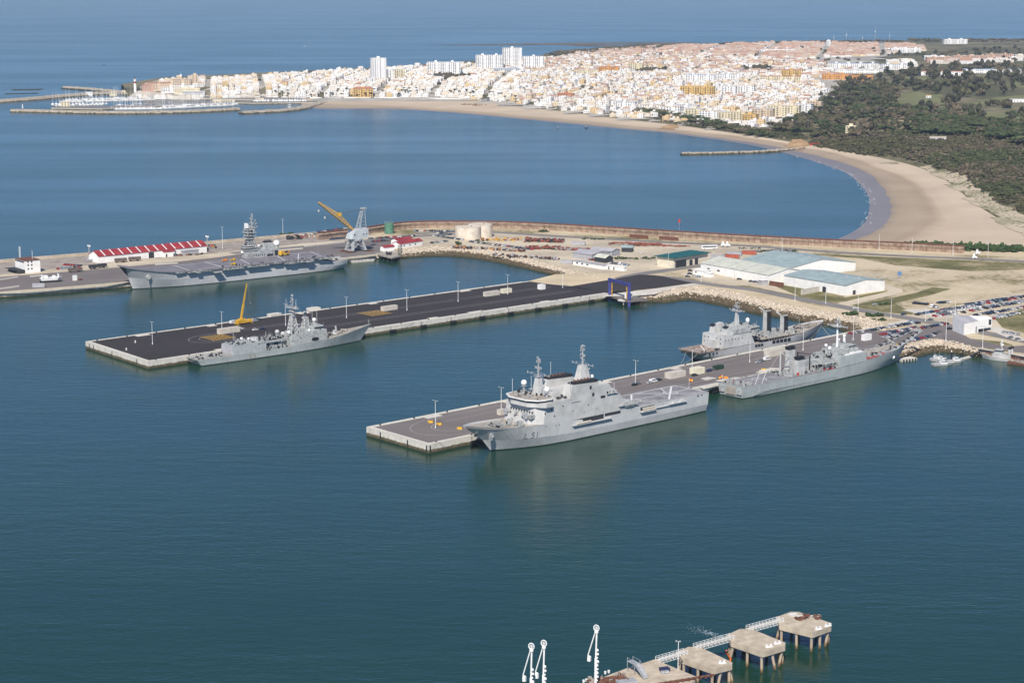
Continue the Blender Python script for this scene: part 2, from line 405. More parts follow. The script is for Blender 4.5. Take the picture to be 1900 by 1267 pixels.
# --- hinterland: from the dune foot to the far shore
far = [(225,168),(300,156),(420,150),(560,145),(700,138),(800,130),(900,121),(1000,112),(1060,104),(1130,97),(1200,92),(1300,87),(1400,83),(1500,80),(1600,79),(1750,78),(1900,77.5),(2100,77),(2350,77),(2600,77),(2900,77)]
nearc = [(236,178),(330,178),(430,178),(520,180),(600,182.5),(735,182.5),(870,184.5),(935,193),(1004,203),(1060,209),(1150,221),(1260,232.5),(1344,245),(1440,259),(1524,273),(1592,285),(1644,295),(1700,308),(1752,330),(1800,372),(1850,405),(1920,440),(2010,475),(2120,520)]
NN = 200
cn = resample(smooth([W(*p, 3.4) for p in nearc]), NN); cf = resample([W(*p, 2.0) for p in far], NN)
rows = []
def hill(x, y):
    g = 0
    for a, b, c, d in ((1500,3300,900,7),(900,5200,1100,9),(0,4700,900,6),(2600,4300,1500,8),(1300,6300,1200,6),(-350,4300,400,5)):
        g += d*math.exp(-((x-a)**2+(y-b)**2)/(2*c*c))
    return g + 1.5*math.sin(x*.011+1)*math.sin(y*.007)
for ti, t in enumerate([0, .004, .012, .03, .06, .10, .16, .24, .33, .43, .54, .66, .78, .88, .95, 1.0]):
    r = []
    for i in range(NN):
        p = cn[i].lerp(cf[i], t)
        up = min(1, t/.03); sr = i/NN
        edge = 3.4 + up*(4.0 if sr < .62 else (8.5 if sr < .80 else 4.0))
        if t == 0: z = 3.4
        else: z = edge + (hill(p.x, p.y) if t > .01 else 0)*min(1, t/.10)*min(1, (1-t)/.12)
        if t == 1: z = .2
        r.append(Vector((p.x, p.y, z)))
    rows.append(r)
band('hinterland', rows, M['field'])
# --- base land, its harbour edges and the breakwater quay
edge_sea = [(-260,505),(0,486),(168,472),(400,450),(586,433),(673,423.5),(731,414),(817,411),(943,411.5),(1120,421),(1257,429.5),(1500,443.5),(1600,449.5),(1691,454),(1760,458),(1850,462),(1960,470),(2130,486),(2600,520)]
slopeA_top = [(715,470),(751,464),(800,457),(857,457),(910,464),(966,478.5),(1020,492),(1082,508),(1100,513),(1130,520)]
slopeA_wl = [(708,480.5),(751,479),(800,475.5),(860,477.5),(900,483.5),(943,491.5),(1000,505),(1044,514.5),(1075,524),(1110,535)]
slopeB_top = [(1180,548),(1212,546),(1240,537),(1272,532),(1310,535),(1356,541),(1411,555),(1460,566),(1510,576),(1560,583),(1600,588),(1628,598),(1640,606),(1640,614)]
slopeB_wl = [(1165,562),(1197,560),(1240,563.5),(1272,555.5),(1310,562),(1356,571),(1407,585),(1447,590),(1488,598),(1520,604),(1545,607),(1565,614),(1572,622),(1575,632)]
slopeC_top = [(1650,650),(1690,637),(1735,629),(1770,634),(1801,643),(1815,648)]
slopeC_wl = [(1655,668),(1695,664),(1735,654),(1765,655),(1795,660),(1812,664)]
z0 = 4.5
outline = ([W(x, y, z0) for x, y in [(-260,558),(0,542),(120,533),(236,523),(430,500),(650,477),(697,471.5)]] + [W(x, y, z0) for x, y in slopeA_top] +
  [W(x, y, z0) for x, y in [(1150,535)]] + [W(x, y, z0) for x, y in slopeB_top[1:]] + [W(x, y, z0) for x, y in [(1645,640)]] + [W(x, y, z0) for x, y in slopeC_top[1:-1]] +
  [W(x, y, z0) for x, y in [(1850,651),(1900,660),(2300,740),(2700,800)]] + [W(x, y, z0) for x, y in edge_sea[::-1]])
base = sheet('base_ground', outline, M['dirt'])
# sea face of the base: rubble bank
e1 = [W(x, y, z0) for x, y in edge_sea[:15]]
band('breakwater_bank', [resample(e1, 60), [p + Vector((-8, 22, -5.2)) for p in resample(e1, 60)]], M['oldquay'], reg=False)
def wallband(name, px, mat, zt=z0, zb=-1.0, parent=None, kind='structure'):
    a = [W(x, y, zt) for x, y in px]; return band(name, [a, [Vector((p.x, p.y, zb)) for p in a]], mat, kind, False, parent=parent)
q1 = wallband('quay_face', [(-260,558),(0,542),(120,533),(236,523),(430,500),(650,477),(697,471.5),(715,470)], M['oldquay'], z0+.02)
strip('quay_coping', [(-260,558.6),(0,542.8),(120,533.8),(236,523.8),(430,500.8),(650,477.6),(697,472)], 1.6, z0+.12, M['conc'])
def slope(name, top, wlc):
    a = resample(smooth([W(x, y, z0) for x, y in top]), 60); b = resample(smooth([W(x, y, 0) for x, y in wlc]), 60)
    b2 = [q + (q-p).normalized()*3 + Vector((0,0,-1.2)) for p, q in zip(a, b)]
    rowsS = [[p+Vector((0,0,.02)) for p in a], [p.lerp(q, .35) for p, q in zip(a, b)], [p.lerp(q, .7) for p, q in zip(a, b)], b, b2]
    band(name, rowsS, M['oldquay'], reg=False); return a, b
SL = [slope('rubble_bank_of_the_north_basin', slopeA_top, slopeA_wl), slope('rubble_bank_of_the_south_basin', slopeB_top, slopeB_wl), slope('rubble_bank_by_the_small_boats', slopeC_top, slopeC_wl)]
# broken armour stones on the banks: nobody could count them
def icorock():
    ph = (1+5**.5)/2; v = np.array([(-1,ph,0),(1,ph,0),(-1,-ph,0),(1,-ph,0),(0,-1,ph),(0,1,ph),(0,-1,-ph),(0,1,-ph),(ph,0,-1),(ph,0,1),(-ph,0,-1),(-ph,0,1)], float)/1.9
    f = np.array([(0,11,5),(0,5,1),(0,1,7),(0,7,10),(0,10,11),(1,5,9),(5,11,4),(11,10,2),(10,7,6),(7,1,8),(3,9,4),(3,4,2),(3,2,6),(3,6,8),(3,8,9),(4,9,5),(2,4,11),(6,2,10),(8,6,7),(9,8,1)])
    return v, f
IV, IF = icorock()
def scatter(name, centres, sizes, colours, mat, squash=(1,1,.7), jit=.28, kind='stuff', variants=12, base=None):
    n = len(centres); V = []; 
    bv, bf = base if base else (IV, IF)
    vs = [bv*(1+np.random.uniform(-jit, jit, (len(bv),1))) + np.random.uniform(-jit*.4, jit*.4, bv.shape) for _ in range(variants)]
    k = len(bv); allv = np.zeros((n, k, 3)); sq = np.array(squash)
    ang = np.random.uniform(0, 2*math.pi, n); ca, sa = np.cos(ang), np.sin(ang); pick = np.random.randint(0, variants, n)
    for i in range(n):
        q = vs[pick[i]]*sq*np.asarray(sizes[i]); allv[i,:,0] = q[:,0]*ca[i]-q[:,1]*sa[i]+centres[i][0]; allv[i,:,1] = q[:,0]*sa[i]+q[:,1]*ca[i]+centres[i][1]; allv[i,:,2] = q[:,2]+centres[i][2]
    F = (bf[None,:,:] + (np.arange(n)*k)[:,None,None]).reshape(-1, 3)
    C = np.repeat(np.asarray(colours, np.float32), len(bf), axis=0) * np.random.uniform(.85, 1.12, (n*len(bf), 1))
    return big(name, allv.reshape(-1,3), F, mat, C, kind)
cs, sz, cc = [], [], []
for a, b in SL:
    for i in range(len(a)-1):
        L = (a[i+1]-a[i]).length; wd = (b[i]-a[i]).length
        for _ in range(int(L*wd/1.15)):
            u = random.random(); t = random.random()**.9
            p = a[i].lerp(a[i+1], u).lerp(b[i].lerp(b[i+1], u), t*1.08-.05)
            r = random.uniform(.45, 1.0); cs.append((p.x, p.y, p.z+r*.1)); sz.append(r)
            g = random.uniform(.6, 1.2)
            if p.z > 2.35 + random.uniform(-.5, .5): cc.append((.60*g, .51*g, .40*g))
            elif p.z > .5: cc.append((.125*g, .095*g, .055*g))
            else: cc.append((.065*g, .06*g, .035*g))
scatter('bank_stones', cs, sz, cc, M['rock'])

# ---- surfaces laid on the base ground (each sheet above the one below)
poly('quay_apron', [(-260,557),(0,541),(120,532),(236,522),(430,499.5),(650,476.5),(697,471),(760,452),(770,446),(640,447),(560,453),(400,470),(170,492),(0,510),(-260,528)], z0+.02, M['asph'], reg=False)
poly('sandy_yard_of_the_quay', [(-260,525),(0,507),(100,497),(170,491),(290,481),(400,470),(560,452),(640,446),(640,449),(560,459),(470,468),(400,478),(290,489.5),(200,498),(100,506),(0,514),(-260,533)], z0+.026, M['lot'], reg=False)
poly('breakwater_walkway', [(-260,527),(0,509),(170,491.5),(280,480),(400,469.5),(560,452),(640,446),(700,434),(590,434),(400,451.5),(168,473.5),(0,487.5),(-260,506)], z0+.03, mt('weathered_walkway', (.33,.285,.245), .2, .15, .95, False), reg=False)
poly('compound_sand', [(700,470),(745,463),(800,456),(860,455),(970,476),(1085,506),(1190,508),(1290,494),(1390,478),(1480,472),(1460,462),(1380,455),(1250,450),(1110,443),(990,436),(900,431),(800,433),(770,440),(760,452)], z0+.02, M['lot'], reg=False)
poly('pale_sand_strip', [(975,523),(1030,509),(1085,507),(1135,509.5),(1187,507.5),(1120,522),(1060,531)], z0+.05, M['sandbase'], reg=False)
poly('south_sand_strip', [(1213,545),(1240,536),(1288,527),(1330,529),(1430,547),(1552,576),(1610,590),(1600,587),(1560,582),(1510,575),(1460,565),(1411,554),(1356,540),(1310,534),(1272,531)], z0+.05, M['sandbase'], reg=False)
poly('seawall_sand_strip', [(790,425),(900,423),(1060,430),(1250,443),(1450,455),(1640,467),(1900,477),(2200,505),(2200,492),(1900,466),(1760,461),(1690,457),(1500,446.5),(1257,433),(1120,425),(943,415),(817,415)], z0+.05, M['sandbase'], reg=False)
strip('seawall_road', [(770,434),(850,429),(913,430.5),(994,436),(1120,443),(1257,451),(1390,456),(1460,461.5),(1622,473),(1900,484),(2300,512)], 11, z0+.07, M['road'])
strip('quay_road', [(430,470),(560,458),(650,450),(700,444),(771,438),(850,434)], 12, z0+.08, M['road'])
strip('compound_road', [(1300,492),(1340,478),(1370,468),(1440,463.5),(1480,464)], 13, z0+.09, M['road'])
strip('pier_road', [(1150,517),(1186,508.5),(1240,501),(1300,492)], 12, z0+.10, M['road'])
strip('shore_road', [(1205,512),(1250,516),(1301,525.5),(1360,533),(1411,539),(1460,550),(1552,567),(1608,578),(1687,590),(1761,604),(1830,618),(1900,632),(2300,715)], 12, z0+.11, M['road'])
strip('field_track', [(1560,567),(1600,556),(1640,547),(1668,540),(1640,530),(1580,520),(1520,505),(1480,492),(1430,481),(1390,474)], 11, z0+.06, M['lot'])
poly('warehouse_yard', [(1262,508),(1300,498),(1440,524),(1500,527),(1470,533),(1438,537),(1300,520)], z0+.04, M['lot'], reg=False)
poly('lawn_by_the_warehouses', [(1428,527),(1500,525),(1568,552),(1640,540),(1668,538),(1665,534),(1640,530),(1667,540),(1600,556),(1540,562),(1500,556)], z0+.055, M['grassdry'], reg=False)
poly('verge', [(1340,530),(1390,530),(1460,545),(1540,560),(1540,563),(1450,549),(1400,537)], z0+.056, M['grassdry'], reg=False)
poly('dry_meadow', [(1580,566),(1640,556),(1700,543),(1730,533),(1765,536),(1725,548),(1660,563),(1690,578),(1700,585),(1640,579),(1600,572)], z0+.057, M['grassdry'], reg=False)
poly('north_meadow', [(1480,470),(1620,476),(1900,488),(2200,512),(2200,530),(1900,500),(1800,503),(1660,492),(1600,480)], z0+.058, M['grassdry'], reg=False)
poly('car_park', [(1700,612),(1668,596),(1700,580),(1760,572),(1780,566),(1880,545),(1960,540),(2200,560),(2200,640),(1960,600),(1850,620),(1790,608),(1740,601)], z0+.06, M['lot'], reg=False)
poly('green_by_the_white_building', [(1745,622),(1770,616),(1800,628),(1860,634),(1880,640),(1870,650),(1800,640),(1760,630)], z0+.115, M['grassdry'], reg=False)
poly('east_meadow', [(1845,590),(1900,572),(2200,620),(2200,660),(1900,618),(1860,608)], z0+.116, M['grassdry'], reg=False)
poly('root_apron', [(1560,633),(1640,612),(1690,612),(1752,601),(1775,613),(1800,628),(1870,643),(1910,640),(2300,720),(2300,730),(1900,655),(1800,641),(1735,627.5),(1688,635),(1600,655)], z0+.118, M['asph'], reg=False)
strip('east_paving', [(1840,607),(1870,622),(1900,632)], 9, z0+.14, M['conc'])
for px in ([(1672,575),(1720,573),(1780,584),(1740,590)], [(1644,600),(1690,594),(1700,600),(1660,607)]):
    poly('bare_concrete_slab', px, z0+.13, M['conc'], reg=False)

# ---- piers -----------------------------------------------------------------
def pier(name, label, ol, top_mat, inner):
    """ol: outline in world xy (counter-clockwise), inner: asphalt outline"""
    e = empty(name, (ol[0][0], ol[0][1], 0)); tag(e, label, 'pier', 'naval piers in the harbour'); off = Vector((ol[0][0], ol[0][1], 0))
    L = [(x-off.x, y-off.y) for x, y in ol]; I = [(x-off.x, y-off.y) for x, y in inner]
    MB().prism(L, -2, z0+.14).obj('concrete_deck', M['quay'], e)
    sheet('asphalt_surface', [(x, y, z0+.15) for x, y in I], top_mat, kind=None, reg=False, parent=e)
    return e, off
def unit(a, b): d = (Vector(b)-Vector(a)); return d.normalized()
# north pier (dark asphalt)
A = Vector(W2(158.5, 634.5)); B = Vector(W2(274.7, 672)); ax2 = Vector((math.cos(R(41.95)), math.sin(R(41.95)))); pn2 = Vector((-ax2.y, ax2.x))
Wd2 = (A-B).dot(pn2); SK2 = (A-B).dot(ax2); A = B + pn2*Wd2 + ax2*SK2
n1 = B + ax2*395; f1 = A + ax2*372
pierN, offN = pier('pier', 'long pier with fresh black asphalt and a frigate moored along it', [tuple(B), tuple(n1), tuple(f1+ax2*12), tuple(A)], M['asphdark'],
   [tuple(B+pn2*4.2+ax2*3.4), tuple(n1+pn2*5.5+ax2*3.1), tuple(f1+ax2*12-pn2*2.6), tuple(A-pn2*1.7+ax2*3.2)])
poly('asphalt_head_of_the_north_pier', [(1060,531),(1120,521),(1186,509.5),(1210,510.5),(1230,513),(1286,525),(1220,534),(1128,543)], z0+.20, M['asphdark'], reg=False)
poly('pale_apron_of_the_north_pier', [(1110,550),(1128,545.5),(1220,535),(1286,526),(1300,528),(1260,533),(1215,546),(1180,549)], z0+.16, M['conc'], reg=False)
# south pier (grey-brown asphalt)
C_ = Vector(W2(680, 793)); D_ = Vector(W2(795, 826)); ax3 = Vector((math.cos(R(43.2)), math.sin(R(43.2)))); pn3 = Vector((-ax3.y, ax3.x))
SK3 = (C_-D_).dot(ax3); C_ = D_ + pn3*((C_-D_).dot(pn3)) + ax3*SK3
n3 = D_ + ax3*395; f3 = C_ + ax3*432
pierS, offS = pier('pier', 'grey-brown pier with big amphibious ships moored along its near side', [tuple(D_), tuple(n3), tuple(f3), tuple(C_)], M['asph'],
   [tuple(D_+pn3*3.6+ax3*3.2), tuple(n3+pn3*3.6), tuple(f3-pn3*2.4), tuple(C_-pn3*2.4+ax3*3.2)])
def on2(s, t): return B + ax2*(s+SK2*t/Wd2*max(0,1-s/80)) + pn2*t   # along/across coordinates of each pier
WS = (C_-D_).dot(pn3)
def on3(s, t): return D_ + ax3*(s+SK3*t/WS*max(0,1-s/80)) + pn3*t
def pbox(mb, on, s0, s1, t0, t1, za, zb, off):
    q = [on(s0, t0), on(s1, t0), on(s1, t1), on(s0, t1)]; mb.prism([(p.x-off.x, p.y-off.y) for p in q], za, zb)
# kerb beams, fenders, bollards, recess blocks
zt = z0+.145
for e, on, off, Ln, Lf, Wt in ((pierN, on2, offN, 395, 384, Wd2), (pierS, on3, offS, 395, 430, WS)):
    for a, b, c, d in ((0, Ln, 0, .9), (0, Lf, Wt-.9, Wt), (0, .9, .9, Wt-.9)):
        m = MB(); pbox(m, on, a, b, c, d, zt, zt+.3, off); m.obj('kerb', M['conc'], e)
    m = MB()
    for i in range(int(Ln/24)):
        pbox(m, on, 6+i*24, 6.8+i*24, 1.1, 1.8, zt, zt+.7, off)
        if i*24 < Lf-10: pbox(m, on, 8+i*24, 8.8+i*24, Wt-1.7, Wt-1.1, zt, zt+.7, off)
    m.obj('bollards', M['dark'], e, kind='stuff')
    for i in range(14):                       # big floating fenders, each a part
        s_ = 28 + i*26.5; m = MB(); p = on(s_, -1.0); q = on(s_+4.6, -1.0)
        m.tube((p.x-off.x, p.y-off.y, 1.2), (q.x-off.x, q.y-off.y, 1.2), 1.15, 10)
        a_ = on(s_+1, -.2); m.tube((a_.x-off.x, a_.y-off.y, 1.2), (a_.x-off.x, a_.y-off.y, zt), .12, 5)
        m.obj('fender', M['rubber'], e)
    for s_, l_ in ((38,11),(96,7),(171,9),(233,7),(318,10)):
        m = MB()
        pbox(m, on, s_, s_+l_, Wt-6.5, Wt-1.5, zt+.01, zt+.06, off)
        m.obj('concrete_pit_cover', M['conc'], e)
    for s_, l_ in ((52,7),(148,16),(226,8),(262,13),(330,9)):
        m = MB()
        pbox(m, on, s_, s_+l_, 3.2, 7.6, zt+.01, zt+.06, off)
        m.obj('concrete_pit_cover', M['conc'], e)
for s_ in ((2.2, 9), (15, 9)): pass
for t in (Wd2*.17, Wd2*.56, Wd2*.86, Wd2*.93): m = MB(); pbox(m, on2, -.25, .0, t, t+.5, .8, 4.2, offN); m.obj('ladder', M['black'], pierN)
for t in (WS*.02, WS*.32, WS*.76): m = MB(); pbox(m, on3, -.25, .0, t, t+.7, .9, 4.2, offS); m.obj('ladder', M['black'], pierS)
m = MB(); pbox(m, on3, .8, 1.4, -.25, 0, .9, 4.2, offS); m.obj('ladder', M['black'], pierS)
# painted lines
def paint(e, on, off, pts, wd, mat, name, z):
    P_ = [on(*p) for p in pts]; L = []; Rr = []
    for i, p in enumerate(P_):
        a = P_[max(0,i-1)]; b = P_[min(len(P_)-1,i+1)]; d = (b-a).normalized(); q = Vector((-d.y, d.x))
        L.append((p.x+q.x*wd/2-off.x, p.y+q.y*wd/2-off.y, z)); Rr.append((p.x-q.x*wd/2-off.x, p.y-q.y*wd/2-off.y, z))
    return band(name, [[Vector(v) for v in L], [Vector(v) for v in Rr]], mat, None, False, parent=e)
zl = z0+.16
def loop(s0, s1, t0, t1, r, k=14):
    c = (t0+t1)/2; h = (t1-t0)/2
    return [(s1, t1)] + [(s0 + h*r - h*r*math.sin(math.pi*i/k), c + h*math.cos(math.pi*i/k)) for i in range(k+1)] + [(s1, t0)]
M['faint'] = mt('worn_marking_paint', (.34, .32, .31), .2, .8, .8)
paint(pierN, on2, offN, loop(56, 384, Wd2*.30, Wd2*.66, 1.6), .35, M['faint'], 'lane_marking', zl)
paint(pierN, on2, offN, loop(64, 384, Wd2*.345, Wd2*.61, 1.6), .35, M['faint'], 'lane_marking', zl+.004)
paint(pierS, on3, offS, loop(12, 395, WS*.10, WS*.84, 1.35), .40, M['faint'], 'lane_marking', zl)
paint(pierS, on3, offS, loop(24, 395, WS*.24, WS*.66, 1.35), .40, M['faint'], 'lane_marking', zl+.004)
# yellow hatched diamonds on the north pier
for s_, t_ in ((on2, (78, Wd2*.49)), (on2, (212, Wd2*.56))):
    m = MB(); s0_, t0_ = t_
    for i in range(7):
        f = (i-3)/3.3; hw = 8.2
        pbox(m, on2, s0_+f*8.5-.42, s0_+f*8.5+.42, t0_-hw*.9, t0_+hw*.9, zl+.006, zl+.012, offN)
    pbox(m, on2, s0_-9.2, s0_+9.2, t0_-8.1, t0_-7.6, zl+.013, zl+.018, offN); pbox(m, on2, s0_-9.2, s0_+9.2, t0_+7.6, t0_+8.1, zl+.013, zl+.018, offN)
    m.obj('yellow_hatching', M['yellow'], pierN)
# ================================================================ SHIPS
def hull(mb, levels, cap=True):
    """levels from keel to deck, each a list of (x, half breadth, z) from stern to bow"""
    n = len(levels[0]); vs = []
    for lv in levels:
        vs += [(x, y, z) for x, y, z in lv] + [(x, -y, z) for x, y, z in lv]
    fs = []
    for k in range(len(levels)-1):
        a = k*2*n; b = a+2*n
        for i in range(n-1):
            fs.append((a+i+1, a+i, b+i, b+i+1)); fs.append((a+n+i, a+n+i+1, b+n+i+1, b+n+i))
        fs.append((a, a+n, b+n, b))
    mb.add(vs, fs)
    return mb
def deckcap(mb, lv, dz=0, inset=.25):
    n = len(lv); vs = [(x, max(0.02, y-inset), z+dz) for x, y, z in lv] + [(x, -max(0.02, y-inset), z+dz) for x, y, z in lv]
    mb.add(vs, [(i, n+i, n+i+1, i+1) for i in range(n-1)])
    return mb
def interp(lv, x):
    for (x0,y0,z0_),(x1,y1,z1_) in zip(lv, lv[1:]):
        if x0 <= x <= x1:
            t = (x-x0)/(x1-x0); return y0+(y1-y0)*t, z0_+(z1_-z0_)*t
    return lv[-1][1], lv[-1][2]
def refine(levels, k=4):
    """more stations by Catmull-Rom so that the plating curves"""
    out = []
    for lv in levels:
        P_ = [Vector(p) for p in lv]; r = []
        for i in range(len(P_)-1):
            a = P_[max(0,i-1)]; b = P_[i]; c = P_[i+1]; d = P_[min(len(P_)-1,i+2)]
            for j in range(k):
                t = j/k; q = .5*((2*b)+(c-a)*t+(2*a-5*b+4*c-d)*t*t+(3*b-a-3*c+d)*t**3); r.append((q.x, max(.02, q.y), q.z))
        r.append(tuple(P_[-1])); out.append(r)
    return out
def fit(mb, x0, x1, y0, y1, z, n, s=(.4, 1.6), h=(.3, 1.6), pole=.12):
    for _ in range(n):
        x = random.uniform(x0, x1); y = random.uniform(y0, y1); a = random.uniform(*s); b = random.uniform(*s); hh = random.uniform(*h)
        if random.random() < pole: mb.tube((x, y, z), (x, y, z+hh*2.5), .07, 4)
        elif random.random() < .2: mb.tube((x, y, z), (x, y, z+hh), a*.4, 7)
        else: mb.box(x-a/2, x+a/2, y-b/2, y+b/2, z, z+hh)
    return mb
def rail(mb, pts, h=1.05, step=3.0):
    for a, b in zip(pts, pts[1:]):
        a = Vector(a); b = Vector(b); L = (b-a).length; k = max(1, int(L/step))
        for i in range(k+1):
            p = a.lerp(b, i/k); mb.tube(p, p+Vector((0,0,h)), .05, 3)
        for q in (.5, 1.0): mb.tube(a+Vector((0,0,h*q)), b+Vector((0,0,h*q)), .035, 3)
    return mb
def deckline(mb, p, q, wd, z):
    p = Vector((p[0], p[1])); q = Vector((q[0], q[1])); d = (q-p).normalized(); n_ = Vector((-d.y, d.x))*wd/2
    za, zb = (z, z) if isinstance(z, (int, float)) else z
    mb.add([(p.x+n_.x,p.y+n_.y,za),(p.x-n_.x,p.y-n_.y,za),(q.x-n_.x,q.y-n_.y,zb),(q.x+n_.x,q.y+n_.y,zb)], [(0,1,2,3)])
def deckring(mb, c, r, wd, z, n=20):
    for i in range(n):
        a = 2*math.pi*i/n; b = 2*math.pi*(i+1)/n
        mb.add([(c[0]+math.cos(t)*rr, c[1]+math.sin(t)*rr, z) for t, rr in ((a,r),(b,r),(b,r-wd),(a,r-wd))], [(0,1,2,3)])
def lattice(mb, c, h, b, t, n=5, r=.16, legs=4):
    """open braced tower: base half-width b, top half-width t"""
    x, y, z = c; pr = None
    for k in range(n+1):
        f = k/n; w_ = b+(t-b)*f; ring = [Vector((x+w_*sx, y+w_*sy, z+h*f)) for sx, sy in ((1,1),(-1,1),(-1,-1),(1,-1))]
        if pr:
            for i in range(4): mb.tube(pr[i], ring[i], r, 4); mb.tube(pr[i], ring[(i+1)%4], r*.65, 3); mb.tube(pr[(i+1)%4], ring[i], r*.65, 3)
        for i in range(4): mb.tube(ring[i], ring[(i+1)%4], r*.7, 3)
        pr = ring
def dish(mb, c, r, d=(0,1,0)):
    d = Vector(d).normalized(); a = d.orthogonal().normalized(); b = d.cross(a); c = Vector(c); n = 12
    vs = [c - d*r*.3] + [c + (a*math.cos(2*math.pi*i/n)+b*math.sin(2*math.pi*i/n))*r for i in range(n)]
    mb.add(vs, [(0, 1+i, 1+(i+1)%n) for i in range(n)] + [(0, 1+(i+1)%n, 1+i) for i in range(n)])
def poleMast(mb, x, y, z0_, z1_, r0=.35, yards=((.5, 4),), bits=8):
    mb.tube((x,y,z0_), (x,y,z1_), r0, 7, r0*.35)
    H_ = z1_-z0_
    for f, w_ in yards:
        z = z0_+H_*f; mb.tube((x, y-w_, z), (x, y+w_, z), .12, 4); mb.tube((x-w_*.45, y, z), (x+w_*.45, y, z), .12, 4)
        for sg in (-1, -.6, .6, 1): mb.box(x-.2, x+.2, y+sg*w_-.2, y+sg*w_+.2, z-.3, z+.9); 
        mb.tube((x, y-w_, z), (x, y, z+1.6), .06, 3); mb.tube((x, y+w_, z), (x, y, z+1.6), .06, 3)
    for i in range(bits):
        z = z0_+H_*random.uniform(.25, .97); a = random.uniform(0, 6.28); q = random.uniform(.4, 1.4)
        mb.tube((x,y,z), (x+math.cos(a)*q, y+math.sin(a)*q, z+.1), .07, 3); mb.box(x+math.cos(a)*q-.25, x+math.cos(a)*q+.25, y+math.sin(a)*q-.25, y+math.sin(a)*q+.25, z-.25, z+.45)
def ensign(parent, x, y, z, h=5):
    m = MB(); m.tube((x,y,z), (x,y,z+h), .07, 4); m.obj('flagstaff', M['white'], parent)
    m = MB()
    N2 = 6
    def row(za, zb, mi):
        m.mat(mi)
        for i in range(N2):
            f0, f1 = i/N2, (i+1)/N2; w0 = .35*math.sin(f0*7); w1 = .35*math.sin(f1*7)
            m.add([(x-.1-f0*2.6, y+w0, za-f0*.7), (x-.1-f1*2.6, y+w1, za-f1*.7), (x-.1-f1*2.6, y+w1, zb-f1*.7), (x-.1-f0*2.6, y+w0, zb-f0*.7)], [(0,1,2,3)])
    row(z+h-1.9, z+h-1.45, 0); row(z+h-1.45, z+h-.55, 1); row(z+h-.55, z+h-.1, 0)
    m.obj('ensign', [M['spainred'], M['spainyel']], parent)
def lettering(txt, size, parent, hullmesh, x0, z0_, sy, mat, slant=0, name='hull_number'):
    cu = bpy.data.curves.new('t', 'FONT'); cu.body = txt; cu.size = size; to = bpy.data.objects.new('t', cu); col.objects.link(to)
    dg = bpy.context.evaluated_depsgraph_get(); me = bpy.data.meshes.new_from_object(to.evaluated_get(dg)); bpy.data.objects.remove(to)
    bv = BVHTree.FromPolygons(hullmesh.v, hullmesh.f)
    vs = []
    for v in me.vertices:
        lx = x0 - sy*v.co.x*1.15; lz = z0_+v.co.y
        hit = bv.ray_cast(Vector((lx, sy*40, lz)), Vector((0,-sy,0)))
        y = hit[0].y if hit[0] else sy*10
        vs.append((lx, y+sy*.05, lz))
    m2 = bpy.data.meshes.new(name); m2.from_pydata(vs, [], [tuple(p.vertices) for p in me.polygons]); m2.materials.append(mat)
    o = bpy.data.objects.new(name, m2); col.objects.link(o); o.parent = parent; return o
def boat_small(mb, x, y, z, L=6, b=1.1, ang=0):
    ca, sa = math.cos(ang), math.sin(ang)
    o = [(-L/2,b),(L*.2,b),(L/2,0),(L*.2,-b),(-L/2,-b)]
    lo = [(x+(u*.85)*ca-(v*.6)*sa, y+(u*.85)*sa+(v*.6)*ca, z) for u, v in o]; hi = [(x+u*ca-v*sa, y+u*sa+v*ca, z+b*.9) for u, v in o]
    mb.loft(lo[::-1], hi[::-1])

# ---------------------------------------------------------------- landing platform ship (pennant L 51)
SH1 = empty('landing_platform_ship', (99.3, 1074.2, 0), R(-137.68))
tag(SH1, 'large pale grey warship marked L 51 with twin funnels and stern helicopter deck', 'warship', 'warships moored in the harbour')
xs = [0, 18, 40, 65, 90, 108, 122, 133, 142, 149]
hb = [11.6, 12.3, 12.5, 12.5, 12.5, 12.2, 10.6, 7.4, 3.7, .15]
lvA = [(x, h*.93, -2.0) for x, h in zip(xs, hb)]
lvB = [(x, h*.935, 0) for x, h in zip(xs, hb)]
x4 = [0, 18, 40, 65, 90, 110, 126, 139, 148, 154.5]; h4 = [12.3, 12.5, 12.5, 12.5, 12.5, 12.5, 11.6, 8.6, 4.7, .15]
lvC = [(x, h, 4.2+.025*max(0, x-100)*1.6) for x, h in zip(x4, h4)]
xd = [-.4, 18, 40, 65, 90, 112, 130, 147, 158, 167]; hd = [12.5, 12.5, 12.5, 12.5, 12.5, 12.5, 12.4, 10.4, 6.6, .6]
zd_ = [10.9, 10.9, 10.9, 11, 11.1, 11.4, 12.0, 13.2, 14.4, 15.6]
lvD = [(x, h, z) for x, h, z in zip(xd, hd, zd_)]
LV = refine([lvA, lvB, lvC, lvD]); hm1 = MB(); hull(hm1, LV); H1 = hm1.obj('hull', M['navy'], SH1)
dk = [(x, y, z-.9 if x > 132 else z) for x, y, z in LV[3]]
deckcap(MB(), dk, -.03, .4).obj('foredeck', M['tandeck'], SH1)
MB().box(-.35, 60.5, -12.4, 12.4, 10.7, 11.03).obj('flight_deck', M['deckgrey'], SH1)
m = MB(); zf_ = 11.05
for p, q, w_ in (((3.1,-12.2),(31.2,12.2),1.0), ((35,-12.2),(60,12.2),1.0), ((1,-12),(60,-12),.55), ((1,12),(60,12),.45), ((1,-12),(1,12),.6), ((3,0),(60,0),.45),
    ((3,12),(30,-11.8),.5), ((8,12),(35,-11.8),.5), ((33,12),(58,-11.8),.5), ((38,12),(60,-8),.5), ((12,-12),(20,0),.45), ((46,-12),(52,0),.45)): deckline(m, p, q, w_, zf_)
for c in ((17,0),(46,0)): deckring(m, c, 4.2, .4, zf_+.004); deckring(m, c, .8, .8, zf_+.004, 10)
m.obj('deck_marking', M['line'], SH1)
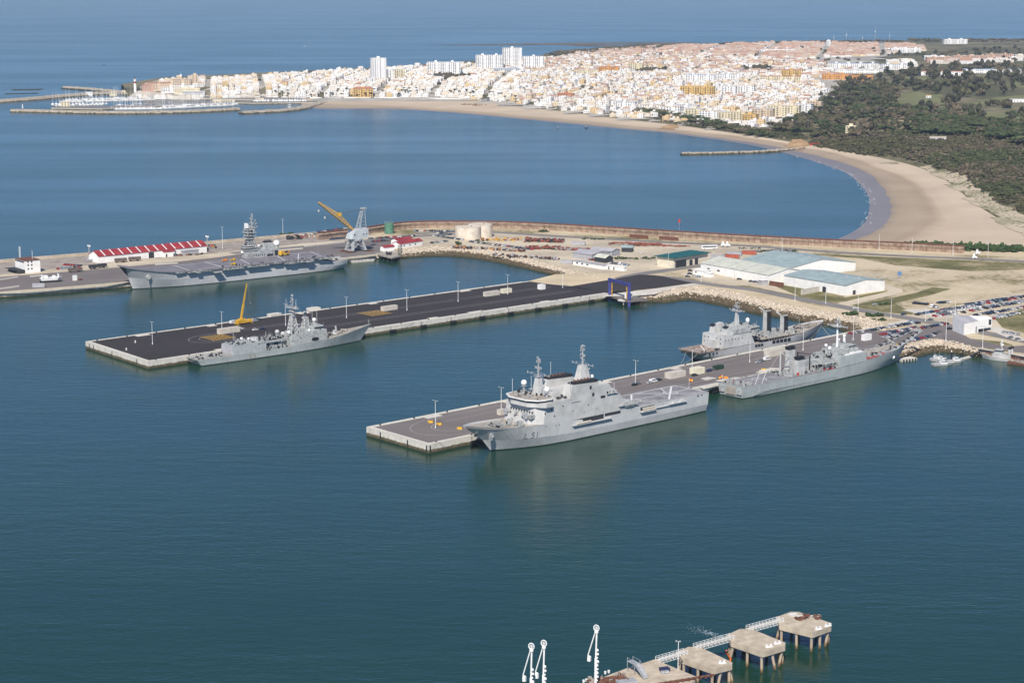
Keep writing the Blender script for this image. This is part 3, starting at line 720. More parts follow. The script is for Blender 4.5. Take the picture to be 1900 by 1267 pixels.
m = MB(); m.loft([(128.5,-12.4,11.2),(128.5,9.5,11.2),(124,12.46,11.2),(74,12.46,11.0),(74,-12.4,11)], [(126.6,-12,22.2),(126.6,9,22.2),(122,12.3,22.2),(73,12.3,23.2),(73,-12.2,23.2)])
m.loft([(131,-9.5,11.9),(131,8,11.9),(127,11,11.9),(127,-11,11.9)], [(130.4,-9.2,15.2),(130.4,7.6,15.2),(127,10.6,15.2),(127,-10.8,15.2)])
m.loft([(87,9.5,23),(87,12.3,23),(74.5,12.3,23.1),(74.5,9.5,23.1)], [(87,9.6,26.6),(87,12.28,26.6),(77,12.28,26.3),(77,9.6,26.3)]); m.loft([(87,-12.2,23),(87,-9.5,23),(74.5,-9.5,23.1),(74.5,-12.2,23.1)], [(87,-12.18,26.6),(87,-9.6,26.6),(77,-9.6,26.3),(77,-12.18,26.3)])
m.obj('superstructure', M['suplight'], SH1)
m = MB(); m.loft([(74.2,-12.4,11),(74.2,12.46,11),(62,12.46,11),(62,-12.4,11)], [(73.2,-12,20),(73.2,12.3,20),(69,12.3,20),(69,-12,20)])
m.box(62, 69, -12.3, 12.4, 11.0, 15.6); m.box(56, 62, -12.3, -6, 11, 13.4); m.box(57,62,6,12.4,11,12.6)
m.obj('hangar', M['suplight'], SH1)
m = MB()
for x0, x1 in ((62, 62.05),): m.box(61.93, 62.0, -5.5, 5.5, 11.2, 15)
m.obj('hangar_door', M['greyroof'], SH1)
m = MB(); br = [(129.6,-6),(129.6,6),(126.6,11.4),(124,14.6),(119.5,14.6),(119.5,9),(116,9),(116,-9),(119.5,-9),(119.5,-14.6),(124,-14.6),(126.6,-11.4)]
m.prism(br, 20.6, 22.9); m.obj('bridge', M['suplight'], SH1)
m = MB(); brw = [(129.9,-6.1),(129.9,6.1),(126.8,11.5),(123.5,12.6),(120,12.6),(120,-12.6),(123.5,-12.6),(126.8,-11.5)]
m.prism(brw, 22.9, 24.0); m.obj('bridge_windows', M['glass'], SH1)
m = MB()
for i in range(15):
    y = -6+i*12/14; m.box(129.85, 129.98, y-.1, y+.1, 22.9, 24)
m.obj('window_mullions', M['sup'], SH1, kind='stuff')
m = MB(); brr = [(130.8,-6.4),(130.8,6.4),(127.4,12.2),(123.5,13.4),(119,13.4),(115,10),(115,-10),(119,-13.4),(123.5,-13.4),(127.4,-12.2)]
m.prism(brr, 24.0, 24.5); m.obj('bridge_roof', M['white'], SH1)
MB().prism([(x-.6 if x>120 else x, y*.94) for x, y in brr], 24.5, 24.56).obj('roof_deck', M['tandeck'], SH1)
for sg in (1, -1):
    m = MB(); y0, y1 = (6.2, 12.25) if sg > 0 else (-12.2, -6.2)
    m.loft([(105.4,y0,22.3),(105.4,y1,22.3),(84,y1,23),(84,y0,23)], [(103.6,y0+.4,29.2),(103.6,y1,29.2),(85.2,y1,28.4),(85.2,y0+.4,28.4)])
    f = m.obj('funnel', M['suplight'], SH1)
    m = MB(); m.loft([(102.6,y0+.8,29.1),(102.6,y1-.3,29.1),(85.4,y1-.3,28.35),(85.4,y0+.8,28.35)], [(101,y0+1.2,30.0),(101,y1-.8,30.0),(84.6,y1-.8,29.8),(84.6,y0+1.2,29.8)])
    m.obj('exhaust_cowl', M['black'], f)
    m = MB()
    for i in range(5): m.tube((99.5-i*2.4, (y0+y1)/2+.3, 29.9), (99.3-i*2.4, (y0+y1)/2+.3, 31.0), .55, 7)
    m.obj('exhaust_pipes', M['rust'], f, kind='stuff')
m = MB(); m.box(75, 112, -6, 6, 22.4, 25.2); m.box(78, 92, -4.5, 4.5, 25.2, 26.6); m.box(70, 73, -8, 4, 20, 22)
m.obj('upper_deckhouse', M['suplight'], SH1)
m = MB(); m.tap((80.5,88.5,-3,3), 25.2, (82.6,86.4,-1.5,1.5), 35.6); m.obj('aft_mast', M['suplight'], SH1)
m = MB(); poleMast(m, 84.4, 0, 35.5, 46.2, .55, ((.03, 7.5), (.45, 1.6), (.75, 1.2)), 14); m.sph((84.4,0,45.6), .65, 8, 5); m.tube((84.4,-2.5,33),(84.4,3.5,33),.15,4)
for z in (28, 30.2, 32.4): m.box(79.6, 82.2, -.6, .6, z, z+.15); m.box(79.4, 80.2, -.4, .4, z+.15, z+.9)
m.obj('mast_antennas', M['steel'], SH1)
m = MB(); m.tap((113.8,118.4,-2.4,2.4), 24.6, (115,117.2,-1.2,1.2), 33.6); m.obj('fore_mast', M['suplight'], SH1)
m = MB(); poleMast(m, 116.1, 0, 33.4, 44.2, .5, ((.12, 8), (.42, 2.2), (.7, 1.2)), 14); m.box(114.4,117.8,-1.8,1.8,33.6,33.8)
m.tube((118.6,-2.6,27),(118.6,-2.6,34),.2,5); m.box(117.5,119.6,-3.6,-1.6,27,27.3)
m.obj('mast_antennas', M['steel'], SH1)
for x, y, z, r in ((118.7,-8,29.6,1.55),(118.7,9.2,28.6,1.55),(74.5,-3,27.6,1.0)):
    m = MB(); m.tube((x,y,z-5 if x>100 else z-6), (x,y,z-1.0), .5, 6, .8); m.box(x-1.1,x+1.1,y-1.1,y+1.1,z-1.9,z-1.7); p_ = m.obj('radome_pedestal', M['steel'], SH1)
    MB().sph((x,y,z), r, 14, 9).obj('radome', M['white'], p_, smooth=True)
m = MB(); random.seed(31)
for x, z, w_, h in ((118,18.2,.7,1.0),(116,14.6,.7,.7),(110,19,.6,.6),(98,20,6,.12),(92,17,.6,.6),(88,21.5,1.4,1.6),(80,19.5,3.2,1.2),(77,21,1.8,1.4),(103,15.4,.5,.5),(95,13.4,.5,.5),(86,14.2,.5,.5),(122.5,16.6,.6,1.2),(90,25.5,1.2,1.6)):
    for sg in (1,-1): m.box(x,x+w_,*sorted((12.1*sg,12.52*sg)),z,z+h)
for k in range(9): y = -8+k*2; m.box(127.6,128.3,y,y+.5,17.6,18.2)
m.obj('wall_fittings', M['dark'], SH1, kind='stuff')
m = MB()
for sg in (1,-1):
    m.box(71,79,*sorted((11.6*sg,13.2*sg)),21.0,21.2); m.box(72,75,*sorted((11.8*sg,12.9*sg)),21.2,22.6); m.tube((77,12.4*sg,21.2),(77,12.4*sg,23.2),.7,8); m.box(128,131,*sorted((8*sg,10.4*sg)),15.2,17.0); m.box(128.4,133,*sorted((3*sg,5*sg)),11.8,13.4)
fit(m, 127.5, 131, -9, 9, 15.2, 14, (.5,1.6), (.6,2.0), .15)
m.obj('wall_platforms', M['sup2'], SH1, kind='stuff')
# side galleries: recess, shelf and rafts on both sides
for sg in (1, -1):
    yy = 12.46*sg
    def sbox(mb, x0, x1, z0_, z1_, d): mb.box(x0, x1, min(yy, yy+d*sg), max(yy, yy+d*sg), z0_, z1_)
    m = MB(); sbox(m, 81, 103.8, 8.4, 10.9, .05); m.obj('side_opening', M['dark'], SH1)
    m = MB(); sbox(m, 68.5, 80.2, 9.3, 10.9, .05); m.obj('side_opening', M['dark'], SH1)
    m = MB(); sbox(m, 76, 104, 8.0, 8.25, 1.5); m.obj('side_platform', M['suplight'], SH1)
    m = MB(); sbox(m, 42.5, 53.5, 8.3, 10.2, .05); m.obj('side_opening', M['dark'], SH1)
    m = MB(); sbox(m, 42.5, 54, 7.6, 7.85, 1.6); sbox(m, 31, 42, 8.2, 8.45, .9); m.obj('side_platform', M['suplight'], SH1)
    m = MB(); sbox(m, 18.5, 32, 8.7, 8.95, 1.4); sbox(m, 20, 23, 8.95, 9.8, 1.0); sbox(m, 27, 29, 8.95, 9.7, 1.0); m.obj('side_platform', M['suplight'], SH1)
    for i in range(5):
        x = 90.0+i*2.1+2; m = MB(); m.tube((x-.85, yy+.9*sg, 8.85), (x+.85, yy+.9*sg, 8.85), .48, 8); m.obj('life_raft_canister', M['container'], SH1)
    for i in range(5):
        x = 43.6+i*1.9; m = MB(); m.tube((x-.8, yy+.9*sg, 8.4), (x+.8, yy+.9*sg, 8.4), .45, 8); m.tube((x-.8, yy+.5*sg, 9.35), (x+.8, yy+.5*sg, 9.35), .45, 8); m.obj('life_raft_canister', M['container'], SH1)
    m = MB(); sbox(m, 7.5, 9, 9.5, 10.3, .04); m.obj('hull_window', M['dark'], SH1); m = MB(); sbox(m, 4.8, 6.0, 9.7, 10.4, .04); m.obj('hull_window', M['dark'], SH1)
    m = MB()
    for x, z in ((112.5,9.6),(115,9.6),(120,10.2),(122,10.2),(60,9.9),(36,9.2)): sbox(m, x, x+.6, z, z+.5, .04)
    m.obj('portholes', M['dark'], SH1, kind='stuff')
    m = MB(); m.box(56, 70, min(yy-2*sg, yy+1.2*sg), max(yy-2*sg, yy+1.2*sg), 13.2, 13.5); fit(m, 57, 69, min(yy-1.5*sg, yy+.6*sg), max(yy-1.5*sg, yy+.6*sg), 13.5, 14, (.5,1.8), (.4,1.6)); boat_small(m, 63, yy+.2*sg, 12.0, 8, 1.2)
    m.obj('boat_station', M['sup2'], SH1)
    m = MB(); m.tube((153.5, 5.7*sg, 9.6), (153.9, 6.5*sg, 9.4), 1.25, 12); m.tap((152.6,154.6,min(5.0*sg,6.0*sg),max(5.0*sg,6.0*sg)), 7.0, (152.2,155,min(5.4*sg,6.4*sg),max(5.4*sg,6.4*sg)), 9.5); m.obj('anchor', M['steel'], SH1)
m = MB(); fit(m, 76, 111, -12, -6.5, 23, 12, (.6,2.2), (.4,1.6)); fit(m, 106, 112, -12, 12, 22.4, 20, (.5,2), (.4,1.6)); fit(m, 116, 128, -11, 11, 24.95, 14, (.4,1.2), (.3,1.6), .5); fit(m, 62, 69, -11, 11, 15.6, 16); fit(m, 75, 83, -11, 11, 23.2, 16)
m.obj('deck_fittings', M['sup2'], SH1, kind='stuff')
m = MB(); fit(m, 137, 152, -4.5, 4.5, 12.4, 22, (.3,1.2), (.2,.9), .05); fit(m, 131, 137, -9, 9, 11.8, 20, (.5,1.6), (.4,1.6), .1)
for y in (-2, 2): m.tube((141,y,12.9),(150,y*.6,13.4),.25,5)
m.obj('mooring_gear', M['sup2'], SH1, kind='stuff')
for y in (-7.5, 7.6):
    m = MB(); m.tube((131.6,y,15.2),(131.6,y,16.4),.8,8); m.tap((130.8,132.6,y-.7,y+.7),16.4,(131,132.2,y-.4,y+.4),18.2); m.tube((131.8,y,17.2),(134,y,17.6),.15,6); m.obj('close_in_gun', M['steel'], SH1)
m = MB(); 
for x, y, z, h in ((124,-11,25,7),(105,12,23,9),(96,-12,23,14),(110,-12,23,8),(72,11,20,6)): m.tube((x,y,z),(x,y,z+h),.09,4)
m.obj('whip_antennas', M['white'], SH1, kind='stuff')
m = MB(); rail(m, [(60,12.3,11),(0,12.3,10.95),(0,-12.3,10.95),(60,-12.3,11)], 1, 4); rail(m, [(127,11,22.2),(107,12,22.6)], 1, 2.5); rail(m, [(73,12.2,23.2),(84,12.2,23.2)], 1, 2); rail(m, [(62,12.2,15.6),(69,12.2,15.6),(69,12.2,20),(73,12.2,20)], 1, 2); m.obj('railing', M['steel'], SH1, kind='stuff')
lettering('L 51', 4.5, SH1, hm1, 135.5, 5.4, 1, mt('dark_grey_numeral', (.16,.17,.18), .1, .6, .7))
m = MB(); m.box(143.5, 148.2, 9.0, 9.05, 11.4, 11.9)
m.obj('name_plate', M['white'], SH1) if False else None
ensign(SH1, 1, -1, 10.9, 6)

# ---------------------------------------------------------------- frigate
SH2 = empty('frigate', (-194.0, 1197.5, 0), R(41.08))
tag(SH2, 'slim light grey frigate with lattice masts moored along the black asphalt pier', 'warship', 'warships moored in the harbour')
xs = [0, 12, 28, 48, 66, 84, 100, 112, 119, 125]; hb = [5.6, 6.3, 6.7, 6.9, 6.85, 6.2, 4.6, 2.6, 1.3, .1]
lv0 = [(x+.6*(1-i/9), h*.86, -1.6) for i, (x, h) in enumerate(zip(xs, hb))]; lv1 = [(x, h, 0) for x, h in zip(xs, hb)]
xd = [-3.4, 10, 27, 48, 66, 86, 104, 117, 126, 134.2]; hd = [6.1, 6.7, 6.95, 7.0, 7.0, 6.9, 6.1, 4.3, 2.3, .12]; zd_ = [4.2, 4.1, 4.1, 4.3, 4.7, 5.3, 6.6, 8.2, 9.2, 10.2]
lv2 = [(x*.5+u*.5, (h+g)/2-.05, z*.5) for x, u, h, g, z in zip(xs, xd, hb, hd, zd_)]; lv3 = list(zip(xd, hd, zd_))
LV = refine([lv0, lv1, lv2, lv3]); hm2 = MB(); hull(hm2, LV); hm2.obj('hull', M['navy_old'], SH2)
deckcap(MB(), LV[3], -.04, .12).obj('main_deck', M['tandeck'], SH2)
m = MB(); deckline(m, (-2,-5.8), (21,-6), .2, 4.16); deckline(m, (-2,5.8), (21,6), .2, 4.16); deckline(m, (0,-4.5),(21,4.5), .3, 4.165); deckline(m,(0,4.5),(21,-4.5),.3,4.17); deckring(m,(10,0),4,.3,4.175)
m.obj('deck_marking', M['line'], SH2)
m = MB(); fit(m, -2.5, 5, -5, 5, 4.1, 26, (.3,1.3), (.2,1.0)); fit(m, 4, 21, -6, 6, 4.1, 45, (.3,1.6), (.2,.9), .2); m.obj('quarterdeck_gear', M['sup2'], SH2, kind='stuff')
m = MB(); m.loft([(22.2,-6.9,4.1),(22.2,6.9,4.1),(47,6.95,4.2),(47,-6.95,4.2)], [(22.6,-6.5,9.9),(22.6,6.5,9.9),(47,6.6,10.1),(47,-6.6,10.1)])
m.obj('hangar', M['navy_old'], SH2)
m = MB(); m.box(22.05,22.28,-5.9,-.6,4.3,9.2); m.obj('hangar_door', M['greyroof'], SH2)
m = MB(); m.box(22.05,22.28,.6,5.9,4.3,9.2); m.obj('hangar_door', M['greyroof'], SH2)
m = MB(); m.box(47,66.5,-5.1,5.1,4.3,10.0); m.loft([(47,-6.6,8.9),(47,6.6,8.9),(58,6.6,8.9),(58,-6.6,8.9)], [(47,-6.6,10),(47,6.6,10),(58,6.6,10),(58,-6.6,10)]); m.obj('deckhouse', M['sup2'], SH2)
m = MB(); m.loft([(66.5,-6.95,4.7),(66.5,6.95,4.7),(94.5,6.5,5.7),(94.5,-6.5,5.7)], [(66.5,-6.5,10.4),(66.5,6.5,10.4),(94,6.2,12.4),(94,-6.2,12.4)])
m.box(70,94,-6.1,6.1,10.3,12.4); m.obj('forward_superstructure', M['sup2'], SH2)
m = MB(); m.loft([(84,-5.6,12.4),(84,5.6,12.4),(93.4,5,12.4),(93.4,-5,12.4)], [(84,-5.4,14.9),(84,5.4,14.9),(92.8,4.6,14.9),(92.8,-4.6,14.9)]); m.box(74,84,-4.5,4.5,12.4,14.2); m.obj('bridge', M['sup2'], SH2)
m = MB(); m.box(92.9,93.25,-4.5,4.5,13.5,14.3); m.box(85,92.6,-5.62,-5.4,13.5,14.3); m.box(85,92.6,5.4,5.62,13.5,14.3); m.obj('bridge_windows', M['glass'], SH2)
m = MB()
for sg in (-1, 1):
    y = 6.72*sg; yo = sorted((y, y+.1*sg))
    m.box(49,50.5,*sorted((5.1*sg,5.2*sg)),5.2,8.2); m.box(54,57,*sorted((5.1*sg,5.2*sg)),5.2,8.2); m.box(60,63.5,*sorted((5.1*sg,5.2*sg)),5.2,8.4)
    for x, z, w_, h in ((41,7.6,1.7,1.7),(43.3,7.7,1.6,1.7),(45.4,7.6,.7,2.1),(39.6,7.9,.5,.5),(33,8.4,.5,.5),(28,7.4,.5,.5),(25,8.9,.5,.5),(73,8.4,.8,.8)):
        yy = (6.9-.085*(z-4))*sg; m.box(x, x+w_, *sorted((yy-.35*sg, yy+.06*sg)), z, z+h)
m.obj('side_doors', M['dark'], SH2, kind='stuff')
for sg in (-1, 1):
    m = MB(); n_ = 12; m.add([(84.5+2.9*math.cos(2*math.pi*i/n_), (6.87-.02*(math.sin(2*math.pi*i/n_)))*sg, 7.1+1.15*math.sin(2*math.pi*i/n_)) for i in range(n_)], [tuple(range(n_)) if sg > 0 else tuple(range(n_-1,-1,-1))])
    m.obj('torpedo_opening', M['black'], SH2)
m = MB(); lattice(m, (72,0,10), 12.4, 2.9, 1.2, 5, .3); m.tube((72,0,10),(72,0,24),.45,7); m.obj('main_mast', M['sup'], SH2)
m = MB(); poleMast(m, 72, 0, 22.5, 36.8, .42, ((.40, 5.6), (.12, 3.0), (.72, 1.1)), 14); m.box(70.6,73.4,-2.2,2.2,22.3,22.6); m.box(70.6,73.4,-5.6,5.6,27.4,27.9); m.box(71,73,-3.4,3.4,25.2,25.5); fit(m,70.9,73.1,-3.2,3.2,25.5,10,(.4,.9),(.5,1.4),.2); fit(m, 70.8,73.2,-4.6,4.6,27.9,14,(.3,.8),(.5,1.6),.3); fit(m,71,73,-2,2,22.6,8,(.3,.8),(.4,1.4)); m.tube((72,0,35.2),(72,0,36.2),.85,8)
m.obj('mast_antennas', M['steel'], SH2)
m = MB(); lattice(m, (81.7,0,12.2), 8.6, 2.0, 1.3, 4, .26); m.obj('radar_mast', M['sup'], SH2)
m = MB(); m.tube((81.7,0,20.6),(81.7,0,21.6),.5,6)
for i in range(7):
    a = -3.6+i*1.2; m.tube((81.7+a*.75, a*.62, 21.3+abs(a)*.1), (81.7+a*.75, a*.62, 24.0-abs(a)*.2), .1, 4)
for z in (21.6, 22.4, 23.2, 23.9): m.tube((79,-2.2,z),(84.4,2.2,z),.1,4)
m.add([(79.1,-2.1,21.5),(84.3,2.1,21.5),(84.3,2.1,23.9),(79.1,-2.1,23.9)], [(0,1,2,3),(3,2,1,0)]); m.obj('search_radar', M['lattice'], SH2)
for x, y, z, r, b in ((88.7,0,18.2,1.35,14.9),(60,0,13.6,1.5,10),(34,1.5,12.2,.9,9.9),(37,-2,12.3,.8,9.9),(81,-5,12.9,.9,11),(66.5,-3.5,13,1.1,10),(79,5,13.8,.9,12.4)):
    m = MB(); m.tube((x,y,b),(x,y,z-r*.5),r*.55,7); p_ = m.obj('pedestal', M['sup2'], SH2); MB().sph((x,y,z),r,12,8).obj('radome', M['white'] if r<1.4 else M['sup'], p_, smooth=True)
m = MB(); m.tube((42.5,0,10),(42.5,0,12.2),3.0,10,2.7); m.tube((42.5,0,12.2),(42.5,0,12.3),2.3,10); m.obj('funnel', M['sup'], SH2)
m = MB(); m.tube((64.3,0,10),(64.3,0,11.2),1.5,10); m.sph((64.3,0,11.9),1.5,10,6); m.tube((65.3,0,12.4),(69.6,0,13.6),.16,6); m.obj('deck_gun', M['sup'], SH2)
m = MB(); m.tube((104.8,0,7),(104.8,0,8.2),2.2,12); m.box(103.9,105.7,-.8,.8,8.2,9.6); m.tap((105.4,106.4,-.3,.3),9,(105.0,105.9,-.25,.25),12.2); m.obj('missile_launcher', M['sup'], SH2)
m = MB(); fit(m, 24, 46, -5.8, 5.8, 10, 46, (.3,1.4), (.3,1.5), .2); fit(m, 48, 70, -5, 5, 10, 50, (.3,1.5), (.3,1.8), .2); fit(m, 74, 93, -5.8, 5.8, 12.4, 60, (.3,1.3), (.4,2.2), .25); fit(m, 85, 92, -4, 4, 14.9, 18, (.3,.9), (.3,1.6), .3)
for sg in (-1, 1): fit(m, 47.5, 66, *sorted((5.2*sg, 6.7*sg)), 4.4, 46, (.3,1.1), (.4,2.4), .15)
m.obj('deck_fittings', M['sup2'], SH2, kind='stuff')
m = MB(); fit(m, 97, 122, -2.4, 2.4, 7.6, 30, (.3,1.3), (.2,.9), .05); fit(m, 96, 101, -4, 4, 6.2, 12, (.5,1.4), (.4,1.4)); m.loft([(112,-3.6,8.0),(112,3.6,8.0),(115,0,8.2)], [(112,-3.2,9.2),(112,3.2,9.2),(115,0,9.3)]); m.obj('forecastle_gear', M['tandeck'], SH2, kind='stuff')
m = MB()
for x, y, z, h in ((88,-4,15,10),(90,4,15,12),(48,-5,10,6),(25,-5,10,6),(29,3,10,6),(132.5,0,9.8,3.5),(71,-5.5,28,6),(71,5.5,28,5),(30,-6,10,5)): m.tube((x,y,z),(x,y,z+h),.08,4)
m.obj('whip_antennas', M['white'], SH2, kind='stuff')
m = MB(); rail(m, [(-3,-6,4.2),(22,-6.9,4.1)], 1.1, 2); rail(m, [(-3,6,4.2),(22,6.9,4.1)],1.1,2); rail(m, [(-3,-6,4.2),(-3,6,4.2)],1.1,2); rail(m, [(22.8,-6.3,9.9),(46,-6.4,10)],1,2.5); rail(m, [(96,-6.2,5.9),(117,-4,8.2),(132,-.4,10)],1,3)
m.obj('railing', M['steel'], SH2, kind='stuff')

# ---------------------------------------------------------------- aircraft carrier
SH3 = empty('aircraft_carrier', (-142.5, 1612.9, 0), R(-141.76))
tag(SH3, 'grey aircraft carrier with ski-jump bow and tall radar mast at the far quay', 'warship', 'warships moored in the harbour')
xs = [-1, 12, 40, 75, 110, 140, 158, 170, 180, 187.3]; hb = [6.5, 10.6, 12.8, 13.0, 13.0, 11.8, 8.8, 5.4, 2.6, .15]
xm = [-3, 10, 40, 75, 110, 142, 163, 176, 186, 191]; hm_ = [8.5, 12, 13.2, 13.3, 13.3, 12.8, 10.8, 7.6, 4.2, .5]
xt = [-3.5, 10, 40, 75, 110, 144, 166, 180, 190, 195.6]; ht = [9.4, 12.4, 13.4, 13.5, 13.5, 13.3, 12.4, 10.4, 8.2, 6.0]; zt_ = [7.4, 7.4, 11.2, 11.4, 11.4, 11.6, 12.6, 14.8, 17.0, 18.3]
LV = refine([[(x, h*.9, -2) for x, h in zip(xs, hb)], [(x, h, 0) for x, h in zip(xs, hb)], [(x, h, z*.52) for x, h, z in zip(xm, hm_, zt_)], list(zip(xt, ht, zt_))]); hm3 = MB(); hull(hm3, LV)
hm3.obj('hull', M['navy_carrier'], SH3)
deckcap(MB(), [p for p in LV[3] if p[0] < 14], -.02, .1).obj('stern_deck', M['tandeck'], SH3)
# flight deck with ski-jump: near edge y>0
st = [(13.5,-19,15.2),(30,-23,16.1),(60,-23.5,16.4),(95,-23,16.4),(118,-21,16.1),(145,-19,15.2),(160,-16,14.0),(172,-12,12.5),(182,-9.5,10.5),(190,-7.6,8.6),(196.6,-6.2,6.6)]
def zj(x): return 12.25 + (0 if x < 148 else 6.75*((x-148)/48.6)**1.7)
m = MB(); n = len(st); vs = []
for x, a, b in st: vs += [(x,a,zj(x)),(x,b,zj(x)),(x,b,zj(x)-.9),(x,a,zj(x)-.9)]
fs = []
for i in range(n-1):
    q = i*4
    fs += [(q,q+4,q+5,q+1),(q+1,q+5,q+6,q+2),(q+2,q+6,q+7,q+3),(q+3,q+7,q+4,q)]
fs += [(0,1,2,3),(n*4-1,n*4-2,n*4-3,n*4-4)]
m.add(vs, [tuple(reversed(f)) for f in fs]); m.obj('flight_deck', mt('flight_deck_coating', (.19,.18,.20), .16, .12, .85), SH3)
m = MB()
zz = zj(0)+.03
for p, q, w_ in (((20,12),(118,12.3),.5), ((118,12.3),(150,11),.45), ((113,-21),(116,11),.7), ((142,-17.5),(145,11),.7), ((16,-17),(24,14.6),.6), ((50,-13),(60,14.6),.6), ((84,-14),(92,14.6),.6), ((30,-13),(48,14.6),.6), ((14,-17),(70,-13.5),.5), ((95,-15),(148,-16),.4)): deckline(m, p, q, w_, zz)
for k in range(5):
    xa, xb = 150+k*8, 154.5+k*8; deckline(m, (xa, 3), (xb, 3), .6, (zj(xa)+.06, zj(xb)+.06))
m.obj('deck_marking', M['line'], SH3)
# galleries and sponsons hung under the near and far edges
for sg, off in ((1, 0), (-1, 0)):
    def yb(x):
        for (x0,a0,b0),(x1,a1,b1) in zip(st, st[1:]):
            if x0 <= x <= x1: t = (x-x0)/(x1-x0); return (b0+(b1-b0)*t) if sg > 0 else (a0+(a1-a0)*t)
    m = MB()
    for x0, x1, ex, dz in ((17,30,1.2,-.3),(34,62,1.8,-.7),(64,72,1.0,.2),(76,96,1.6,-.5),(99,118,2.6,-.6),(119,126,4.6,-1.8),(127,148,1.3,-.2),(150,158,1.0,0),(137,141,2.6,-.8),(36,42,3.0,-1.2),(52,58,2.4,-1.0)):
        y = yb((x0+x1)/2); za = zj((x0+x1)/2)-1.1+dz; ex *= .62; m.box(x0, x1, *sorted((y-1.6*sg, y+ex*sg)), za-.25, za)
        for k in range(int((x1-x0)/2.2)):
            xx = x0+.8+k*2.2; m.tube((xx, y+ex*sg, za), (xx, y+ex*sg, za+1.2), .07, 3)
        m.tube((x0, y+ex*sg, za+1.2), (x1, y+ex*sg, za+1.2), .06, 3); fit(m, x0+.5, x1-.5, *sorted((y+.1*sg, y+(ex-.3)*sg)), za, int((x1-x0)/1.4), (.4,1.4), (.4,1.3), .1)
    for k in range(26):
        x = 18+k*5.2; y = yb(x); m.tube((x, y-.2*sg, zj(x)-.8), (x, 12.3*sg, zj(x)-4.0), .16, 4)
    m.obj('gun_gallery', M['sup2'], SH3)
    m = MB(); x = 178; m.tube((x, 7.0*sg, 9.8), (x+.3, 9.4*sg, 9.4), 1.7, 14); m.tube((x, 9.0*sg, 9.4),(x-.2,8.0*sg,5.6),.45,5); m.obj('anchor', M['sup'], SH3)
    m = MB()
    for x in (44,71,104,133): m.tube((x, 12.35*sg, 1.0), (x, 12.45*sg, 8), .12, 4)
    m.obj('hull_pipes', M['sup2'], SH3, kind='stuff')
# island
m = MB(); m.box(46, 77, -23.4, -16.5, 12.2, 17.6); m.box(64, 76.5, -23, -16.9, 17.6, 20.2); m.box(50, 64, -23, -17.2, 17.6, 19.0); i_ = m.obj('island', M['sup2'], SH3)
m = MB(); m.loft([(77.6,-23.8,18.2),(77.6,-16,18.2),(66,-15.9,18.2),(66,-23.8,18.2)], [(78.2,-23.9,19.3),(78.2,-15.6,19.3),(66,-15.6,19.3),(66,-23.9,19.3)]); m.box(66,78.3,-23.9,-15.5,20.4,20.7); m.box(68,77.4,-23.3,-16.3,20.7,22.2); m.obj('island_bridge', M['sup'], i_)
m = MB(); m.box(68,77.9,-23.6,-15.8,19.4,20.3); m.box(69,77.6,-23.4,-16.1,21.1,21.8); m.obj('bridge_windows', M['glass'], i_)
m = MB(); m.tap((50,60,-22.6,-17.2), 19, (51,59,-22,-17.8), 23.2); m.obj('funnel', M['sup2'], i_)
m = MB(); m.box(51.2,58.8,-21.8,-18,23.2,24.0); 
for k in range(4): m.tube((52.6+k*1.8,-20,24),(52.6+k*1.8,-20,25.2),.5,7)
m.obj('exhaust_cap', M['black'], i_)
m = MB(); m.box(47.4,50.6,-16.5,-16.35,12.4,16.6); m.box(52,58,-16.5,-16.35,12.3,14.2); m.obj('island_doors', M['dark'], i_, kind='stuff')
m = MB()
for k in range(9): m.box(60+k*1.8,60.6+k*1.8,-16.5,-16.4,13+.2*(k%3),14.8)
for k in range(7): m.box(51+k*2,51.5+k*2,-16.5,-16.38,15.8,16.3)
m.obj('island_portholes', M['dark'], i_, kind='stuff')
m = MB(); m.tube((46.5,-20,17.6),(46.5,-20,19.4),1.6,8); pd = m.obj('radome_pedestal', M['sup2'], SH3); MB().sph((46.5,-20,21.6),2.7,16,10).obj('radome', M['white'], pd, smooth=True)
MB().sph((77.6,-22,16.6),1.1,12,8).obj('small_radome', M['white'], SH3, smooth=True)
MB().sph((63,-20.4,21),1.1,12,8).obj('small_radome', M['white'], SH3, smooth=True)
m = MB(); lattice(m, (71.5,-20,22), 14, 2.8, 1.6, 6, .36); m.tube((71.5,-20,22),(71.5,-20,38),1.1,7)
for z, w_ in ((25,3.8),(27.4,4.6),(29.8,4.4),(32.2,4.6),(34.4,3.8),(36,3.0)): m.box(71.5-w_,71.5+w_,-20-w_*.8,-20+w_*.8,z,z+.3); fit(m,71.5-w_,71.5+w_,-20-w_*.8,-20+w_*.8,z+.3,14,(.3,1.3),(.4,1.9),.2)
m.obj('main_mast', M['sup2'], SH3)
m = MB(); poleMast(m, 69.5,-20,34,47.5,.6,((.2,4.6),(.42,3),(.68,2)),30)
for k in range(6): m.tube((69.5,-20,35+k*1.3),(65.5+k*.3,-20+(k%2)*1.2,35.6+k*1.3),.12,4); m.box(65-.4+k*.3,65.7+k*.3,-20.4+(k%2)*1.2,-19.6+(k%2)*1.2,35.2+k*1.3,36.2+k*1.3)
m.obj('mast_antennas', M['steel'], SH3)
m = MB(); m.box(73.6,75.2,-22,-18,36.2,40.0); m.obj('radar_panel', M['white'], SH3)
m = MB(); rail(m, [(14,15.3,12.3),(30,16.3,12.3),(60,16.9,12.3),(95,16.9,12.3)],1,3)
for x, y, h in ((30,16.5,10),(62,17,9),(78,17,9),(112,17,8),(96,-22,8),(34,-23,9),(54,-22.5,10)): m.tube((x,y,12),(x,y,12+h),.1,4)
m.obj('deck_edge_antennas', M['steel'], SH3)
